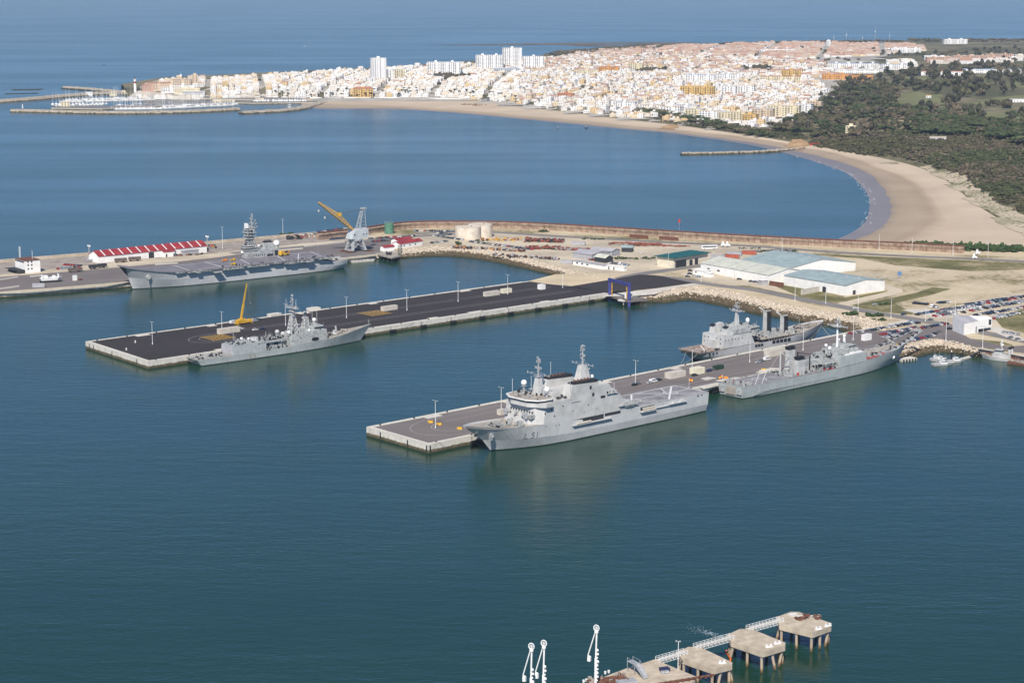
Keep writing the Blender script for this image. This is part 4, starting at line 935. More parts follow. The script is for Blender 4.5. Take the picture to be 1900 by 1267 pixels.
m = MB(); fit(m, -2.5, 10, -8, 8, 7.4, 26, (.4,1.8), (.4,1.6)); m.box(2,4.5,3,6,7.4,9.6); m.obj('stern_gear', M['sup'], SH3, kind='stuff')
# yellow cranes and tractors parked on the flight deck are things of their own
def w3(sh, x, y, z):
    a = sh.rotation_euler.z; return (sh.location.x+x*math.cos(a)-y*math.sin(a), sh.location.y+x*math.sin(a)+y*math.cos(a), z)
t = empty('deck_crane', w3(SH3, 45, -11.5, 12.27), R(-141.76)+.2); tag(t, 'yellow and black mobile deck crane behind the island of the carrier', 'deck crane')
m = MB(); m.box(-4.5,4.5,-1.6,1.6,.8,2.3); m.tap((0,4.4,-1.6,1.6),2.3,(.5,4,-1.5,1.5),4.2); m.obj('chassis', M['yellow'], t)
m = MB(); m.tap((-4,-1.2,-1,1),2.3,(-3.4,-1.4,-.8,.8),3.8); m.obj('cab', M['glass'], t)
m = MB(); m.tube((2,0,4),(-7,0,3),.4,6); m.obj('boom', M['orange'], t)
for sx in (-3,3):
    for sy in (-1.5,1.5): MB().tube((sx,sy-.3,.85),(sx,sy+.3,.85),.85,10).obj('wheel', M['rubber'], t)
for k, (x, y) in enumerate(((92,-12),(99,-13),(104,9))):
    t = empty('tow_tractor', w3(SH3, x, y, 12.27), R(-141)); tag(t, ['yellow tow tractor just ahead of the island on the carrier deck','orange tow tractor farther ahead of the carrier island','yellow tow tractor near the open edge of the carrier deck'][k], 'tow tractor', 'tow tractors on the carrier deck')
    m = MB(); m.box(-2,2,-.9,.9,.4,1.3); m.box(-1.6,-.4,-.7,.7,1.3,2.0); m.obj('chassis', M['orange'] if k == 1 else M['yellow'], t)
    for sx in (-1.3,1.3):
        for sy in (-.9,.9): MB().tube((sx,sy-.15,.42),(sx,sy+.15,.42),.42,8).obj('wheel', M['rubber'], t)

# ---------------------------------------------------------------- tank landing ship
SH4 = empty('tank_landing_ship', (125.5, 1104.8, 0), R(42.29))
tag(SH4, 'grey-green tank landing ship with two derrick arms reaching over its bow', 'warship', 'warships moored in the harbour')
xs = [-1, 12, 35, 65, 90, 108, 122, 134, 144, 151.5]; hb = [8.6, 9.8, 10.3, 10.4, 10.3, 9.6, 7.8, 5.2, 2.8, .3]
xd = [-1.6, 12, 35, 65, 90, 110, 126, 140, 149, 155]; hd = [9.6, 10.3, 10.4, 10.5, 10.5, 10.4, 9.6, 8.0, 6.2, 4.4]; zd_ = [7.0, 6.8, 6.7, 6.7, 7.0, 7.9, 8.8, 9.8, 10.6, 11.2]
LV = refine([[(x, h*.9, -1.8) for x, h in zip(xs, hb)], [(x, h, 0) for x, h in zip(xs, hb)], [(x*.4+u*.6, h*.35+g*.65, z*.55) for x, u, h, g, z in zip(xs, xd, hb, hd, zd_)], list(zip(xd, hd, zd_))])
hm4 = MB(); hull(hm4, LV); hm4.add([(x, y*s_, z) for x, y, z in (LV[0][-1], LV[1][-1], LV[2][-1], LV[3][-1]) for s_ in (1,-1)], [(0,2,3,1),(2,4,5,3),(4,6,7,5)]); hm4.obj('hull', M['navy_old'], SH4)
deckcap(MB(), LV[3], -.04, .15).obj('main_deck', M['deckgrey'], SH4)
m = MB(); 
for x0,x1,z in ((6,82,1.8),(10,78,2.6)):
    for sg in (-1,1): m.box(x0,x1,*sorted((10.42*sg,10.62*sg)),z,z+.3)
m.obj('rubbing_strake', M['navy_old'], SH4)
m = MB(); m.box(-1.75,-1.6,-3.6,3.6,1.6,6.4); m.obj('stern_gate', M['tandeck'], SH4)
m = MB(); m.box(-2.0,-1.6,-8.2,-4.6,2.2,5.6); m.box(-2.0,-1.6,4.6,8.2,2.2,5.6); m.obj('stern_fittings', M['sup2'], SH4)
m = MB(); zz = 6.86
for p, q in (((8,-9.6),(38,-9.6)),((8,9.6),(38,9.6)),((8,-9.6),(34,9.6)),((14,-9.6),(40,9.6)),((38,-9.6),(12,9.6)),((22,-9.6),(24,9.6)),((8,0),(40,0))): deckline(m, p, q, .35, zz)
deckring(m, (23,0), 4.5, .4, zz+.004); m.obj('deck_marking', M['line'], SH4)
m = MB(); m.loft([(84,-10.5,7),(84,10.5,7),(109,10.3,7.9),(109,-10.3,7.9)], [(84,-10.2,13.2),(84,10.2,13.2),(108.6,9.9,13.4),(108.6,-9.9,13.4)]); m.obj('superstructure', M['navy_old'], SH4)
m = MB(); m.box(88,106,-7,7,13.3,16.0); m.box(96,105,-5.4,5.4,16,17.8); m.box(60,84,-3.5,3.5,6.8,12.4); m.box(66,84,-7.5,7.5,9.6,10.0); m.box(72,84,-6,6,10,12.8); m.obj('deckhouse', M['sup2'], SH4)
m = MB(); m.box(104.9,106.2,-5,5,14.6,15.4); m.box(98,104.6,-5.5,-5.3,16.7,17.4); m.box(105,105.15,-5,5,16.7,17.4); m.obj('bridge_windows', M['glass'], SH4)
m = MB(); m.box(96,106,-9.9,-7.4,13.4,14.3); m.box(91,94,-9.4,-8,13.3,13.9); m.obj('white_awning', M['white'], SH4)
for x, y, zt2 in ((57.5,6,19.2),(51.5,-6,15.6)):
    m = MB(); m.tap((x-3,x+3,y-1.7,y+1.7),6.7,(x-2.6,x+2.6,y-1.4,y+1.4),zt2); f = m.obj('funnel', M['sup'], SH4)
    m = MB(); m.tap((x-2.8,x+2.8,y-1.5,y+1.5),zt2,(x-3.6,x+2.6,y-1.3,y+1.3),zt2+1.9); m.obj('funnel_cap', M['black'], f)
m = MB(); m.tube((93.5,0,16),(93.5,0,31),.7,8,.5); m.obj('mast', M['white'], SH4)
m = MB(); poleMast(m, 93.5,0,28.5,35,.3,((.12,7.5),(.5,2)),10); m.box(91.5,95.5,-3,3,29.2,29.5); m.tube((93.5,-7.2,29.6),(93.5,7.2,29.6),.35,5); fit(m,92,95,-3,3,29.5,10,(.4,1),(.4,1.2),.2); m.obj('mast_antennas', M['steel'], SH4)
for x, y, z, r in ((84,-2,17.6,1.2),(88,4,18,1.0),(99,3,20.5,.8)):
    m = MB(); m.tube((x,y,12.5),(x,y,z-r*.6),.5,6); p_ = m.obj('pedestal', M['sup2'], SH4); MB().sph((x,y,z),r,12,8).obj('radome', M['white'], p_, smooth=True)
m = MB(); m.tube((104,3,17.8),(104,3,21.5),.9,8,.7); m.sph((104,3,22),1.0,10,6); m.obj('close_in_gun', M['white'], SH4)
# boats on davits, kingposts, cranes
for x, sg in ((66,-1),(75,-1),(66,1),(75,1)):
    m = MB(); boat_small(m, x, 8.3*sg, 9.6, 8.5, 1.3); m.obj('landing_boat', M['black'] if x == 66 else M['sup'], SH4)
m = MB()
for sg in (-1,1):
    for x in (61.5,64,68.5,71.5,78,82): m.tube((x,9.8*sg,6.8),(x,9.6*sg,10.6),.2,4); m.tube((x,9.6*sg,10.6),(x,7.6*sg,12.4),.18,4)
    m.tube((61,9.7*sg,9.4),(83,9.7*sg,9.4),.12,4)
m.obj('boat_davits', M['sup2'], SH4)
m = MB(); m.tube((45,3,6.8),(45,3,20),.55,8,.4); m.tube((45,3,19.6),(57,-4,8.5),.22,5); m.tube((45,3,19.2),(60,5,12),.22,5); m.tube((45,3,19),(38,7,8),.1,4); m.obj('cargo_derrick', M['sup'], SH4)
m = MB(); m.tube((62,-5,7),(62,-5,16),.4,7); m.tube((62,-5,15.6),(50,-5,13.2),.2,5); m.tube((63,5,7),(63,5,17),.4,7); m.tube((63,5,16.5),(74,4,14.5),.2,5); m.obj('boat_crane', M['black'], SH4)
m = MB(); fit(m,0,8,-8.5,8.5,6.9,40,(.4,1.8),(.4,2),.08); fit(m,40,60,-9.5,9.5,6.8,60,(.4,2),(.4,2.2),.1); fit(m,60,84,-9.5,9.5,7,80,(.4,1.8),(.4,2.6),.15); fit(m,72,84,-5,5,12.9,30,(.4,1.4),(.4,2.2),.2); fit(m,86,107,-9.5,9.5,13.4,50,(.4,1.6),(.4,1.8),.2); fit(m,89,104,-5,5,16,30,(.4,1.4),(.4,2.2),.25); m.obj('deck_fittings', M['sup2'], SH4, kind='stuff')
m = MB(); fit(m,4,9,-8,8,6.9,8,(.6,1.4),(.5,1.4)); fit(m,48,52,-9,-7,6.9,4,(.6,1.6),(1,2)); m.box(112,123,-8.6,-8.2,8.2,9.3); m.box(126,130,-7.8,-6.8,9,9.9); fit(m,62,82,-9.6,-8,7,10,(.3,.8),(.4,1)); m.obj('red_fire_gear', M['red'], SH4, kind='stuff')
# bow ramp guides and derrick arms
m = MB(); m.loft([(112,-3.6,8.2),(112,3.6,8.2),(150,3.2,10.8),(150,-3.2,10.8)], [(112,-3.4,9.0),(112,3.4,9.0),(150,3,11.5),(150,-3,11.5)]); m.obj('bow_ramp', M['tandeck'], SH4)
for sg in (-1,1):
    m = MB(); y0, y1 = 6.2*sg, 2.6*sg
    m.loft([(137,y0-.7,9.4),(137,y0+.7,9.4),(142,y0+.7,9.4),(142,y0-.7,9.4)], [(172.5,y1-.5,17.2),(172.5,y1+.5,17.2),(174,y1+.5,17.4),(174,y1-.5,17.4)])
    m.obj('derrick_arm', M['lattice'], SH4)
    m = MB(); 
    for k in range(6): t_ = .1+k*.15; x = 140+t_*33; z = 10+t_*7.8; m.box(x-.4,x+.4,(y0+(y1-y0)*t_)-.9,(y0+(y1-y0)*t_)+.9,z+.2,z+.9)
    m.obj('arm_fittings', M['dark'], SH4, kind='stuff')
m = MB(); m.box(171.5,174.2,-3.2,3.2,17.2,18.1); m.tube((172.5,0,18),(172.5,0,21),.15,4); m.obj('derrick_head', M['sup2'], SH4)
m = MB(); fit(m,112,136,-9,9,8.8,60,(.4,1.8),(.3,1.6),.15); fit(m,138,150,-6,6,10.4,20,(.3,1.2),(.3,1.2),.3); m.obj('forecastle_gear', M['sup2'], SH4, kind='stuff')
m = MB(); m.box(151,154,-2.4,-.4,10.9,11.6); m.obj('yellow_locker', M['yellow'], SH4)
m = MB(); rail(m, [(0,-9.6,7),(12,-10.2,6.9),(60,-10.4,6.8)],1.1,2.5); rail(m, [(110,-10.1,8.1),(126,-9.4,9),(140,-7.8,9.9)],1,3)
for x, y, z, h in ((63,7,8,12),(69,-7,8,10),(141,-6,10,7),(100,-6,16,7)): m.tube((x,y,z),(x,y,z+h),.09,4)
m.obj('railing', M['steel'], SH4, kind='stuff')
m = MB(); m.tube((138,-8.3,6),(138.4,-9.0,5.7),1.0,10); m.obj('anchor', M['white'], SH4)
ensign(SH4, -1, 7, 6.9, 5)

# ---------------------------------------------------------------- fleet oiler
SH5 = empty('fleet_oiler', (114.1, 1211.3, 0), R(40.38))
tag(SH5, 'grey supply ship with two tall fuelling posts and a rusty helicopter deck', 'supply ship', 'warships moored in the harbour')
xs = [3, 14, 30, 48, 66, 80, 92, 100, 106, 110]; hb = [5.5, 8.6, 9.7, 9.8, 9.7, 8.4, 5.8, 3.4, 1.6, .15]
xd = [-5, 8, 28, 48, 66, 82, 96, 106, 114, 120.5]; hd = [9.4, 9.8, 9.9, 9.9, 9.9, 9.7, 8.4, 6.4, 4.0, .5]; zd_ = [6.6, 6.6, 6.9, 7.0, 7.2, 8.2, 9.6, 10.8, 11.6, 12.2]
LV = refine([[(x, h*.9, -1.8) for x, h in zip(xs, hb)], [(x, h, 0) for x, h in zip(xs, hb)], [(x*.5+u*.5, h*.4+g*.6, z*.5) for x, u, h, g, z in zip(xs, xd, hb, hd, zd_)], list(zip(xd, hd, zd_))])
hm5 = MB(); hull(hm5, LV); hm5.obj('hull', M['navy_oiler'], SH5); deckcap(MB(), LV[3], -.7, .3).obj('main_deck', M['tandeck'], SH5)
m = MB(); m.box(-5.2,15,-9.9,9.9,6.5,6.9); m.obj('helicopter_deck', M['deckred'], SH5)
m = MB(); zz = 6.93
for p, q in (((-4,-8.6),(14,-8.6)),((-4,8.6),(14,8.6)),((-4,-8.6),(-4,8.6)),((-2,8),(13,-8)),((-4,0),(14,0))): deckline(m, p, q, .35, zz)
deckline(m, (0,-8.4), (13,8.4), .7, zz+.004); deckring(m,(5,0),3.6,.35,zz+.008); m.obj('deck_marking', M['line'], SH5)
m = MB()
for k in range(5): m.box(-5.28,-5.2,-8+k*3.4,-6.2+k*3.4,4.7,5.7)
for k in range(3): m.box(2+k*3.2,3.4+k*3.2,-9.72,-9.55,4.7,5.7)
m.obj('stern_ports', M['black'], SH5, kind='stuff')
m = MB(); m.loft([(15,-9.2,6.9),(15,9.2,6.9),(44,9.2,7),(44,-9.2,7)], [(15,-8.6,15),(15,8.6,15),(40,8.6,15),(40,-8.6,15)]); m.box(12,15,-4,4,6.9,12); m.obj('superstructure', M['sup'], SH5)
m = MB(); m.box(24,41,-9,9,15,17.8); m.loft([(41,-9.3,12.4),(41,9.3,12.4),(47,9.3,15.2),(47,-9.3,15.2)], [(41,-9.3,17.8),(41,9.3,17.8),(48,9.3,17.8),(48,-9.3,17.8)]); m.obj('bridge', M['sup2'], SH5)
m = MB(); m.box(47.6,48.1,-8.6,8.6,16.3,17.2); m.box(40,47.4,-9.42,-9.28,16.2,17.1); m.obj('bridge_windows', M['glass'], SH5)
m = MB()
for y in (-7,-3.5,3.5,7):
    for z in (9.5,12.4): m.box(14.9,15.02,y-.4,y+.4,z,z+.8)
for k in range(6): m.box(17+k*3,17.6+k*3,-9.1,-8.75,11.6,12.2)
m.obj('portholes', M['dark'], SH5, kind='stuff')
for y in (-5.6,5.6):
    m = MB(); m.loft([(20,y-2.3,15),(20,y+2.3,15),(29,y+2.3,15),(29,y-2.3,15)], [(20.6,y-2,19.2),(20.6,y+2,19.2),(28.5,y+2,20.4),(28.5,y-2,20.4)]); f = m.obj('funnel', M['sup'], SH5)
    m = MB(); m.loft([(20.4,y-1.8,18.9),(20.4,y+1.8,18.9),(21,y+1.8,19.6),(21,y-1.8,19.6)], [(19.4,y-1.8,19.6),(19.4,y+1.8,19.6),(22,y+1.8,20.2),(22,y-1.8,20.2)]); m.obj('exhaust_opening', M['black'], f)
m = MB(); m.tap((35.4,38,-1.2,1.2),17.8,(36,37.4,-.7,.7),27.2); m.obj('mast', M['sup'], SH5)
m = MB(); poleMast(m,36.7,0,27,33,.35,((.1,6),(.45,2)),12); m.box(35.2,38.2,-3.6,3.6,27.2,27.5); fit(m,35.4,38,-3.4,3.4,27.5,12,(.3,1.2),(.4,1.4),.2); dish(m,(37,-1,29.6),1.2,(0,-1,.2)); m.obj('mast_antennas', M['steel'], SH5)
m = MB(); m.tube((45.6,-1,17.8),(45.6,-1,19.4),.5,6); p_ = m.obj('pedestal', M['sup2'], SH5); MB().sph((45.6,-1,20.6),1.3,12,8,1.3).obj('radome', M['white'], p_, smooth=True)
for x, y, zt2 in ((65,1.5,24.5),(78,-1.5,20.5)):
    m = MB(); m.tap((x-1.3,x+.4,y-1.2,y+1.2),6.4,(x-1.0,x+.3,y-1.0,y+1.0),zt2); m.tube((x,y-.8,zt2-.6),(x-.6,y-4.6,zt2+.5),.42,5); m.tube((x,y+.8,zt2-.6),(x-.6,y+5.0,zt2+1.4),.42,5); m.box(x-1.1,x+.5,y-1.3,y+1.3,zt2-.8,zt2); f = m.obj('fuelling_post', M['sup'], SH5)
    m = MB()
    for k in range(4):
        for sg in (-1,1): m.tube((x+1.0+k*.25,y+sg*(.6+k*.8),zt2-.2),(x+1.5+k*.3,y+sg*(.5+k*.6),8),.3,4)
    m.obj('hoses', M['black'], f)
m = MB(); m.box(50,88,-9.6,9.6,8.6,8.85)
for k in range(14): 
    for sg in (-1,1): m.tube((57+k*2.4,9.5*sg,6.6),(57+k*2.4,9.5*sg,8.6),.12,4)
m.obj('cargo_deck', M['tandeck'], SH5)
for sg in (-1,1):
    m = MB()
    for k in range(5): m.box(59.5+k*3.6,62.4+k*3.6,*sorted((9.93*sg,9.99*sg)),4.9,6.9)
    for k in range(3): m.box(43.5+k*2.6,45.6+k*2.6,*sorted((9.93*sg,9.99*sg)),4.6,6.3)
    m.obj('side_ports', M['black'], SH5, kind='stuff')
m = MB(); fit(m,50,88,-8.5,8.5,8.85,130,(.4,2),(.4,2.4),.12); fit(m,25,46,-8.5,8.5,17.8,36,(.3,1.4),(.3,1.5),.25); fit(m,50,60,-8,8,6.6,30,(.5,2),(.5,2.6),.1); m.obj('deck_fittings', M['sup2'], SH5, kind='stuff')
m = MB(); fit(m,94,112,-4,4,10.2,36,(.4,1.6),(.3,1.3),.1); m.obj('mooring_gear', M['tandeck'], SH5, kind='stuff')
m = MB(); rail(m,[(-5,-9.7,6.8),(15,-9.7,6.9)],1,2.5); rail(m,[(-5,-9.7,6.8),(-5,9.7,6.8),(15,9.7,6.8)],1,3); m.tube((55,0,8),(55,0,19),.1,4); m.tube((96,0,9.5),(96,0,17),.12,4); m.obj('railing', M['steel'], SH5, kind='stuff')

# small dark gear that breaks up every deck
for sh, regs in ((SH1,((61,69,-11,11,15.6,10),(75,83,-8,8,23.2,8),(106,113,-11,11,22.6,12),(116,128,-11,11,24.6,12),(130,150,-5,5,12.2,12),(128,131,-8,8,15.2,6),(57,62,6,12,12.6,4))),
  (SH2,((-2,21,-5.5,5.5,4.15,22),(24,46,-6,6,10,26),(47,66,-4.8,4.8,10,26),(68,93,-6,6,12.4,26),(96,122,-2.6,2.6,7.4,14),(48,65,-6.6,-5.4,4.5,14))),
  (SH3,((-2,10,-8,8,7.5,8),(48,76,-23,-17,20.4,14),(66,76,-23,-17,22.2,10),(14,60,13,14,12.3,14),(80,130,13.2,14.4,12.3,10))),
  (SH4,((1,8,-8.5,8.5,6.9,14),(40,60,-9.5,9.5,6.8,26),(60,84,-9.5,9.5,7,36),(72,84,-6,6,12.9,14),(86,107,-9,9,13.4,22),(89,104,-5,5,16,14),(112,136,-8.5,8.5,8.8,22),(138,150,-6,6,10.4,10))),
  (SH5,((50,88,-8.5,8.5,8.85,50),(25,46,-8.5,8.5,17.8,16),(50,60,-8,8,6.6,12),(92,112,-4.5,4.5,9.8,18),(-4,14,-9.5,-8.8,6.9,5)))):
    m = MB()
    for x0,x1,y0,y1,z,n in regs: fit(m,x0,x1,y0,y1,z,n,(.4,1.5),(.35,1.5),.12)
    m.obj('dark_deck_gear', M['dark'], sh, kind='stuff')
# ---- mooring ropes: each a thing
def rope(a, b, sag, lab):
    a = Vector(a); b = Vector(b); pts = []
    for i in range(11):
        t = i/10; p = a.lerp(b, t); p.z -= sag*4*t*(1-t); pts.append(tuple(p))
    o = MB().path(pts, .11, 4).obj('mooring_rope', M['rope']); tag(o, lab, 'rope', 'mooring ropes of the warships')
def pp(on, s_, t): p = on(s_, t); return (p.x, p.y, z0+.7)
rope(w3(SH2,-2,5,4.3), pp(on2,38,1.2), 1.5, 'mooring rope from the stern of the frigate to the black pier')
rope(w3(SH2,-2,-5,4.3), pp(on2,22,1.2), 1.5, 'longest mooring rope off the stern of the frigate')
rope(w3(SH2,128,0,8.5), pp(on2,215,1.2), 2, 'mooring rope from the bow of the frigate to the black pier')
rope(w3(SH5,-4,-6,6), pp(on3,236,WS-1.2), 2, 'mooring rope from the stern corner of the supply ship')
rope(w3(SH5,-4,4,6), pp(on3,240,WS-1.2), 3, 'slack mooring rope from the middle of the supply ship stern')
rope(w3(SH5,117,-2,10.5), pp(on3,365,WS-1.2), 2, 'mooring rope running steeply down from the supply ship bow')
rope(w3(SH5,118,1,10.8), pp(on3,400,WS-1.2), 5, 'long slack rope ahead of the supply ship bow')
rope(w3(SH5,118,1,10.8), (W(1600,600).x, W(1600,600).y, 4.6), 7, 'slack rope from the supply ship bow to the rocks')
rope(w3(SH1,160,3,12), pp(on3,6,1.0), 2, 'mooring rope from the bow of the ship marked L 51')
rope(w3(SH4,0,8,6.5), pp(on3,200,1.2), 1, 'mooring rope at the stern of the tank landing ship')
# ================================================================ ON THE BASE
ZG = z0 + .12
def at(px, py, z=None): z = ZG if z is None else z; return W(px, py, z)
def ang(a, b): return math.atan2(b.y-a.y, b.x-a.x)
# ---- lamp posts
def lamp_proto(h, heads=2):
    e = empty('lamp_post', (0,0,0)); m = MB(); m.tube((0,0,0),(0,0,h),.17,6,.1); m.tube((0,0,0),(0,0,1.0),.3,6); m.obj('pole', M['white'], e)
    m = MB(); m.tube((-1.5,0,h),(1.5,0,h),.08,4); 
    for x in (-1.5, 1.5): m.box(x-.5,x+.5,-.25,.25,h-.12,h+.15)
    m.obj('lamp_head', M['steel'], e); return e
lp15 = lamp_proto(14.6); used = [False]
def lamp(px, py, label, group, sc_=1.0, z=None):
    p = at(px, py, z); a = R(-48)
    if not used[0]: e = lp15; e.location = p; e.rotation_euler = (0,0,a); used[0] = True
    else: e = copy_tree(lp15, p, a)
    e.scale = (1,1,sc_); tag(e, label, 'lamp post', group)
g = 'lamp posts along the south pier'
for (x, y), l in zip(((808,794),(930,768),(1179,715),(1284,694),(1391,672),(1490,650),(1583,631)), ('inside the painted loop','close to the L 51 bow','beside the dark cars','by the beige containers','beside the white van','behind the tank landing ship funnels','near the first parked cars')):
    lamp(x, y, f'thin white lamp post {l} on the south pier', g)
g = 'lamp posts along the black pier'
for (x, y), l in zip(((283,639),(412,619),(530,604),(643,590),(755,576),(850,560),(942,546),(1044,534)), ('alone near its open end','beside the longest container','behind the frigate mast','beside the second yellow hatching','near the beige box','between the crane end and the twin boxes','beside the twin boxes','last before the sand')):
    lamp(x, y, f'thin lamp post on the black asphalt pier, {l}', g)
g = 'lamp posts along the roads of the base'
for i, ((x, y, s_), l) in enumerate(zip(((1362,517,.9),(1301,523,.9),(1475,558,.9),(1532,563,.9),(1592,577,.9),(1653,590,.9),(1755,633,1.05),(1823,646,.95),(1631,463,.9),(1692,470,.9),(1768,474,.9),(1833,478,.9),(1451,467,.8),(1240,497,.8),(525,437,1.0),(413,462,1.3),(1717,596,.7),(1772,584,.7)),
   ('beside the white cabins','at the corner of the black pier head','at the yard corner of the white warehouse','in front of the blue roofed warehouse','where the track meets the shore road','near the bank path','tallest, on the rocks beside the small boats','at the head of the pontoon gangway','on the seawall road before the bushes','second on the seawall road','in front of the big green bush','beside the white tetrapod blocks','on the round traffic island','beside the green roofed shed','on the breakwater above the carrier island','on the breakwater above the carrier deck','at the edge of the car park','in the middle of the car park'))):
    lamp(x, y, f'thin lamp post {l}', g, s_)
# floodlight masts on the breakwater
fl0 = None
for i, ((x, y, s_), l) in enumerate(zip(((166,482,1.0),(385,464,1.0)), ('at the left end of the red roofed shed','at the right end of the red roofed shed'))):
    p = at(x, y)
    if not fl0:
        fl0 = empty('floodlight_mast', p, R(-50)); m = MB()
        for sx in (-.7,.7): m.tube((sx,0,0),(sx,0,11),.2,5)
        m.obj('mast_legs', M['steel'], fl0, kind='stuff')
        for k in range(4): MB().box(-2.4+k*1.25,-1.5+k*1.25,-.3,.3,11,12.2).obj('floodlight', M['white'], fl0)
        e = fl0
    else: e = copy_tree(fl0, p, R(-50))
    tag(e, f'twin legged floodlight mast {l}', 'floodlight mast', 'floodlight masts of the breakwater')

# ---- containers and boxes
def container(px, py, rz, L, w_, h, mat, label, group=None, name='container', z=None, doors=True):
    e = empty(name, at(px, py, z), rz); m = MB(); m.box(0,L,0,w_,.12,h); m.obj('body', mat, e)
    m = MB()
    for k in range(int(L/1.2)): m.box(.5+k*1.2,.62+k*1.2,-.05,0,.3,h-.2)
    for k in range(int(L/1.2)): m.box(.5+k*1.2,.62+k*1.2,w_,w_+.05,.3,h-.2)
    m.obj('corrugation', mat, e, kind='stuff')
    if doors:
        m = MB(); m.box(L,L+.06,.12,w_/2-.04,.3,h-.15); m.obj('door', M['containergrey'], e)
        m = MB(); m.box(L,L+.06,w_/2+.04,w_-.12,.3,h-.15); m.obj('door', M['containergrey'], e)
    tag(e, label, 'container', group); return e
a2 = R(41.95); a3 = R(43.2)
container(408,621,a2,16,3.4,3.6,M['container'],'longest beige container near the hatched yellow diamond on the black pier','containers on the piers')
m = MB(); m.box(11.5,13,-.1,0,.6,3.0); 
container(712,578,a2,12.5,3.4,3.2,M['container'],'beige container alone in the middle of the black pier','containers on the piers')
container(902,551,a2,13.5,3.4,3.4,M['container'],'larger of the twin beige boxes on the black pier','containers on the piers')
container(934,545,a2,8.5,3.4,3.2,M['cabin'],'smaller cream cabin beside the beige box on the black pier','containers on the piers')
container(1004,538,a2,4.5,4,3.8,M['white'],'small white cube hut on the black pier','containers on the piers', 'hut')
container(1245,704,a3,13,5,3.6,M['container'],'long beige container beside a lamp post on the south pier','containers on the piers')
container(1291,696,a3,8,5,3.8,M['cabin'],'pale yellow hut with a small window on the south pier','containers on the piers','hut')
container(1329,687,a3,7,3,2.4,M['dgreen'],'dark green container beside the dark cars on the south pier','containers on the piers')
container(1429,663,a3,13,5,4.2,M['container'],'tall beige container beside the white van','containers on the piers')
container(1605,633,a3,7,3,4,M['white'],'white container with faint lettering amid the parked cars','containers on the piers')
container(1381,658,a3,4,2.6,1.2,M['orange'],'orange box beside the concrete pit on the south pier','containers on the piers') if False else None
container(929,771,a3,4,3,3,M['container'],'small beige box behind the bow of the ship marked L 51','containers on the piers')
container(60,534,R(10),9,3,3,M['containergrey'],'pale blue-grey container at the edge of the old quay','containers on the old quay')
container(1040,489,R(-20),10,3,3,M['containergrey'],'grey container in the scrap compound beside the pipes','containers in the compound')
container(1103,468,R(-12),9,3,3,M['containergrey'],'lone grey container on sand above the grey shed','containers in the compound')
for i, (x, y, m_, l) in enumerate(((1318,480,'containergrey','nearest grey container of the cluster behind the green roofed shed'),(1345,479,'containerred','rusty red container in the cluster behind the green roofed shed'),(1349,474,'containergrey','grey container in the cluster, standing behind the rusty one'),(1377,472,'containerred','red container with pale side at the round traffic island'),(1022,449,'containergrey','grey container beside the red scrap heap'),(1060,455,'containergrey','pair of joined grey containers right of the scrap heap'))):
    container(x,y,R(-22 if i < 4 else -15),12,3,3.2,M[m_],l,'containers in the compound')
# orange barriers, pallets
for i, (x, y, l) in enumerate(((799,784,'left of the lamp post at the open end of the south pier'),(815,788,'right of the lamp post at the open end of the south pier'),(853,796,'nearest the bow of the ship marked L 51'),(1347,702,'beside the stern of the tank landing ship'),(1417,687,'beside the pale slab near the tank landing ship'),(1459,650,'beside the wall of the supply ship berth'))):
    e = empty('barrier', at(x,y,z0+.16), a3-R(60)); m = MB(); m.tap((-1.4,1.4,-.7,.7),0,(-1.3,1.3,-.5,.5),1.1); m.obj('body', M['yellow'] if i != 3 else M['orange'], e)
    m = MB(); m.box(-1.1,-.8,-.75,.75,0,.3); m.box(.8,1.1,-.75,.75,0,.3); m.obj('feet', M['dark'], e, kind='stuff'); tag(e, f'orange-yellow float block {l}', 'barrier', 'orange blocks on the south pier')
for i, (x, y, L, l) in enumerate(((1305,722,20,'under the flight deck stern of the ship marked L 51'),(1348,709,16,'at the stern of the tank landing ship'),(1414,692,18,'beside the helicopter pad of the tank landing ship'),(1310,706,9,'near the flag of the ship marked L 51'))):
    e = empty('concrete_slab', at(x,y,z0+.16), a3); m = MB(); m.prism([(0,0),(L,0),(L*.8,5),(L*.15,5)],0,.5 if i else .3); m.obj('slab', M['conc'], e); tag(e, f'raised pale concrete slab {l}', 'slab', 'pale slabs on the south pier')
e = empty('wall_block', at(1444,655,z0+.16), a3); MB().box(0,10,0,2.5,0,3.6).obj('wall', M['conc'], e); tag(e, 'pale concrete wall block at the edge beside the supply ship', 'wall')
for i,(x,y,l) in enumerate(((503,588,'just behind the frigate mast'),(576,577,'beside the frigate bow'))):
    e = empty('wall_block', at(x,y,z0+.16), a2); MB().box(0,9,0,5,0,1.6).obj('wall', M['conc'], e); tag(e, f'white concrete edge block of the black pier {l}', 'wall', 'edge blocks of the black pier')

for x, y, l in ((251,636,'farther of two on the empty tip of the black pier'),(234.5,650,'nearer of two on the empty tip of the black pier')):
    e = empty('marker_board', at(x,y,z0+.16), a2); MB().box(-.25,.25,-.3,.3,0,1.6).obj('board', M['white'], e); tag(e, f'small white marker board, {l}', 'marker', 'marker boards')
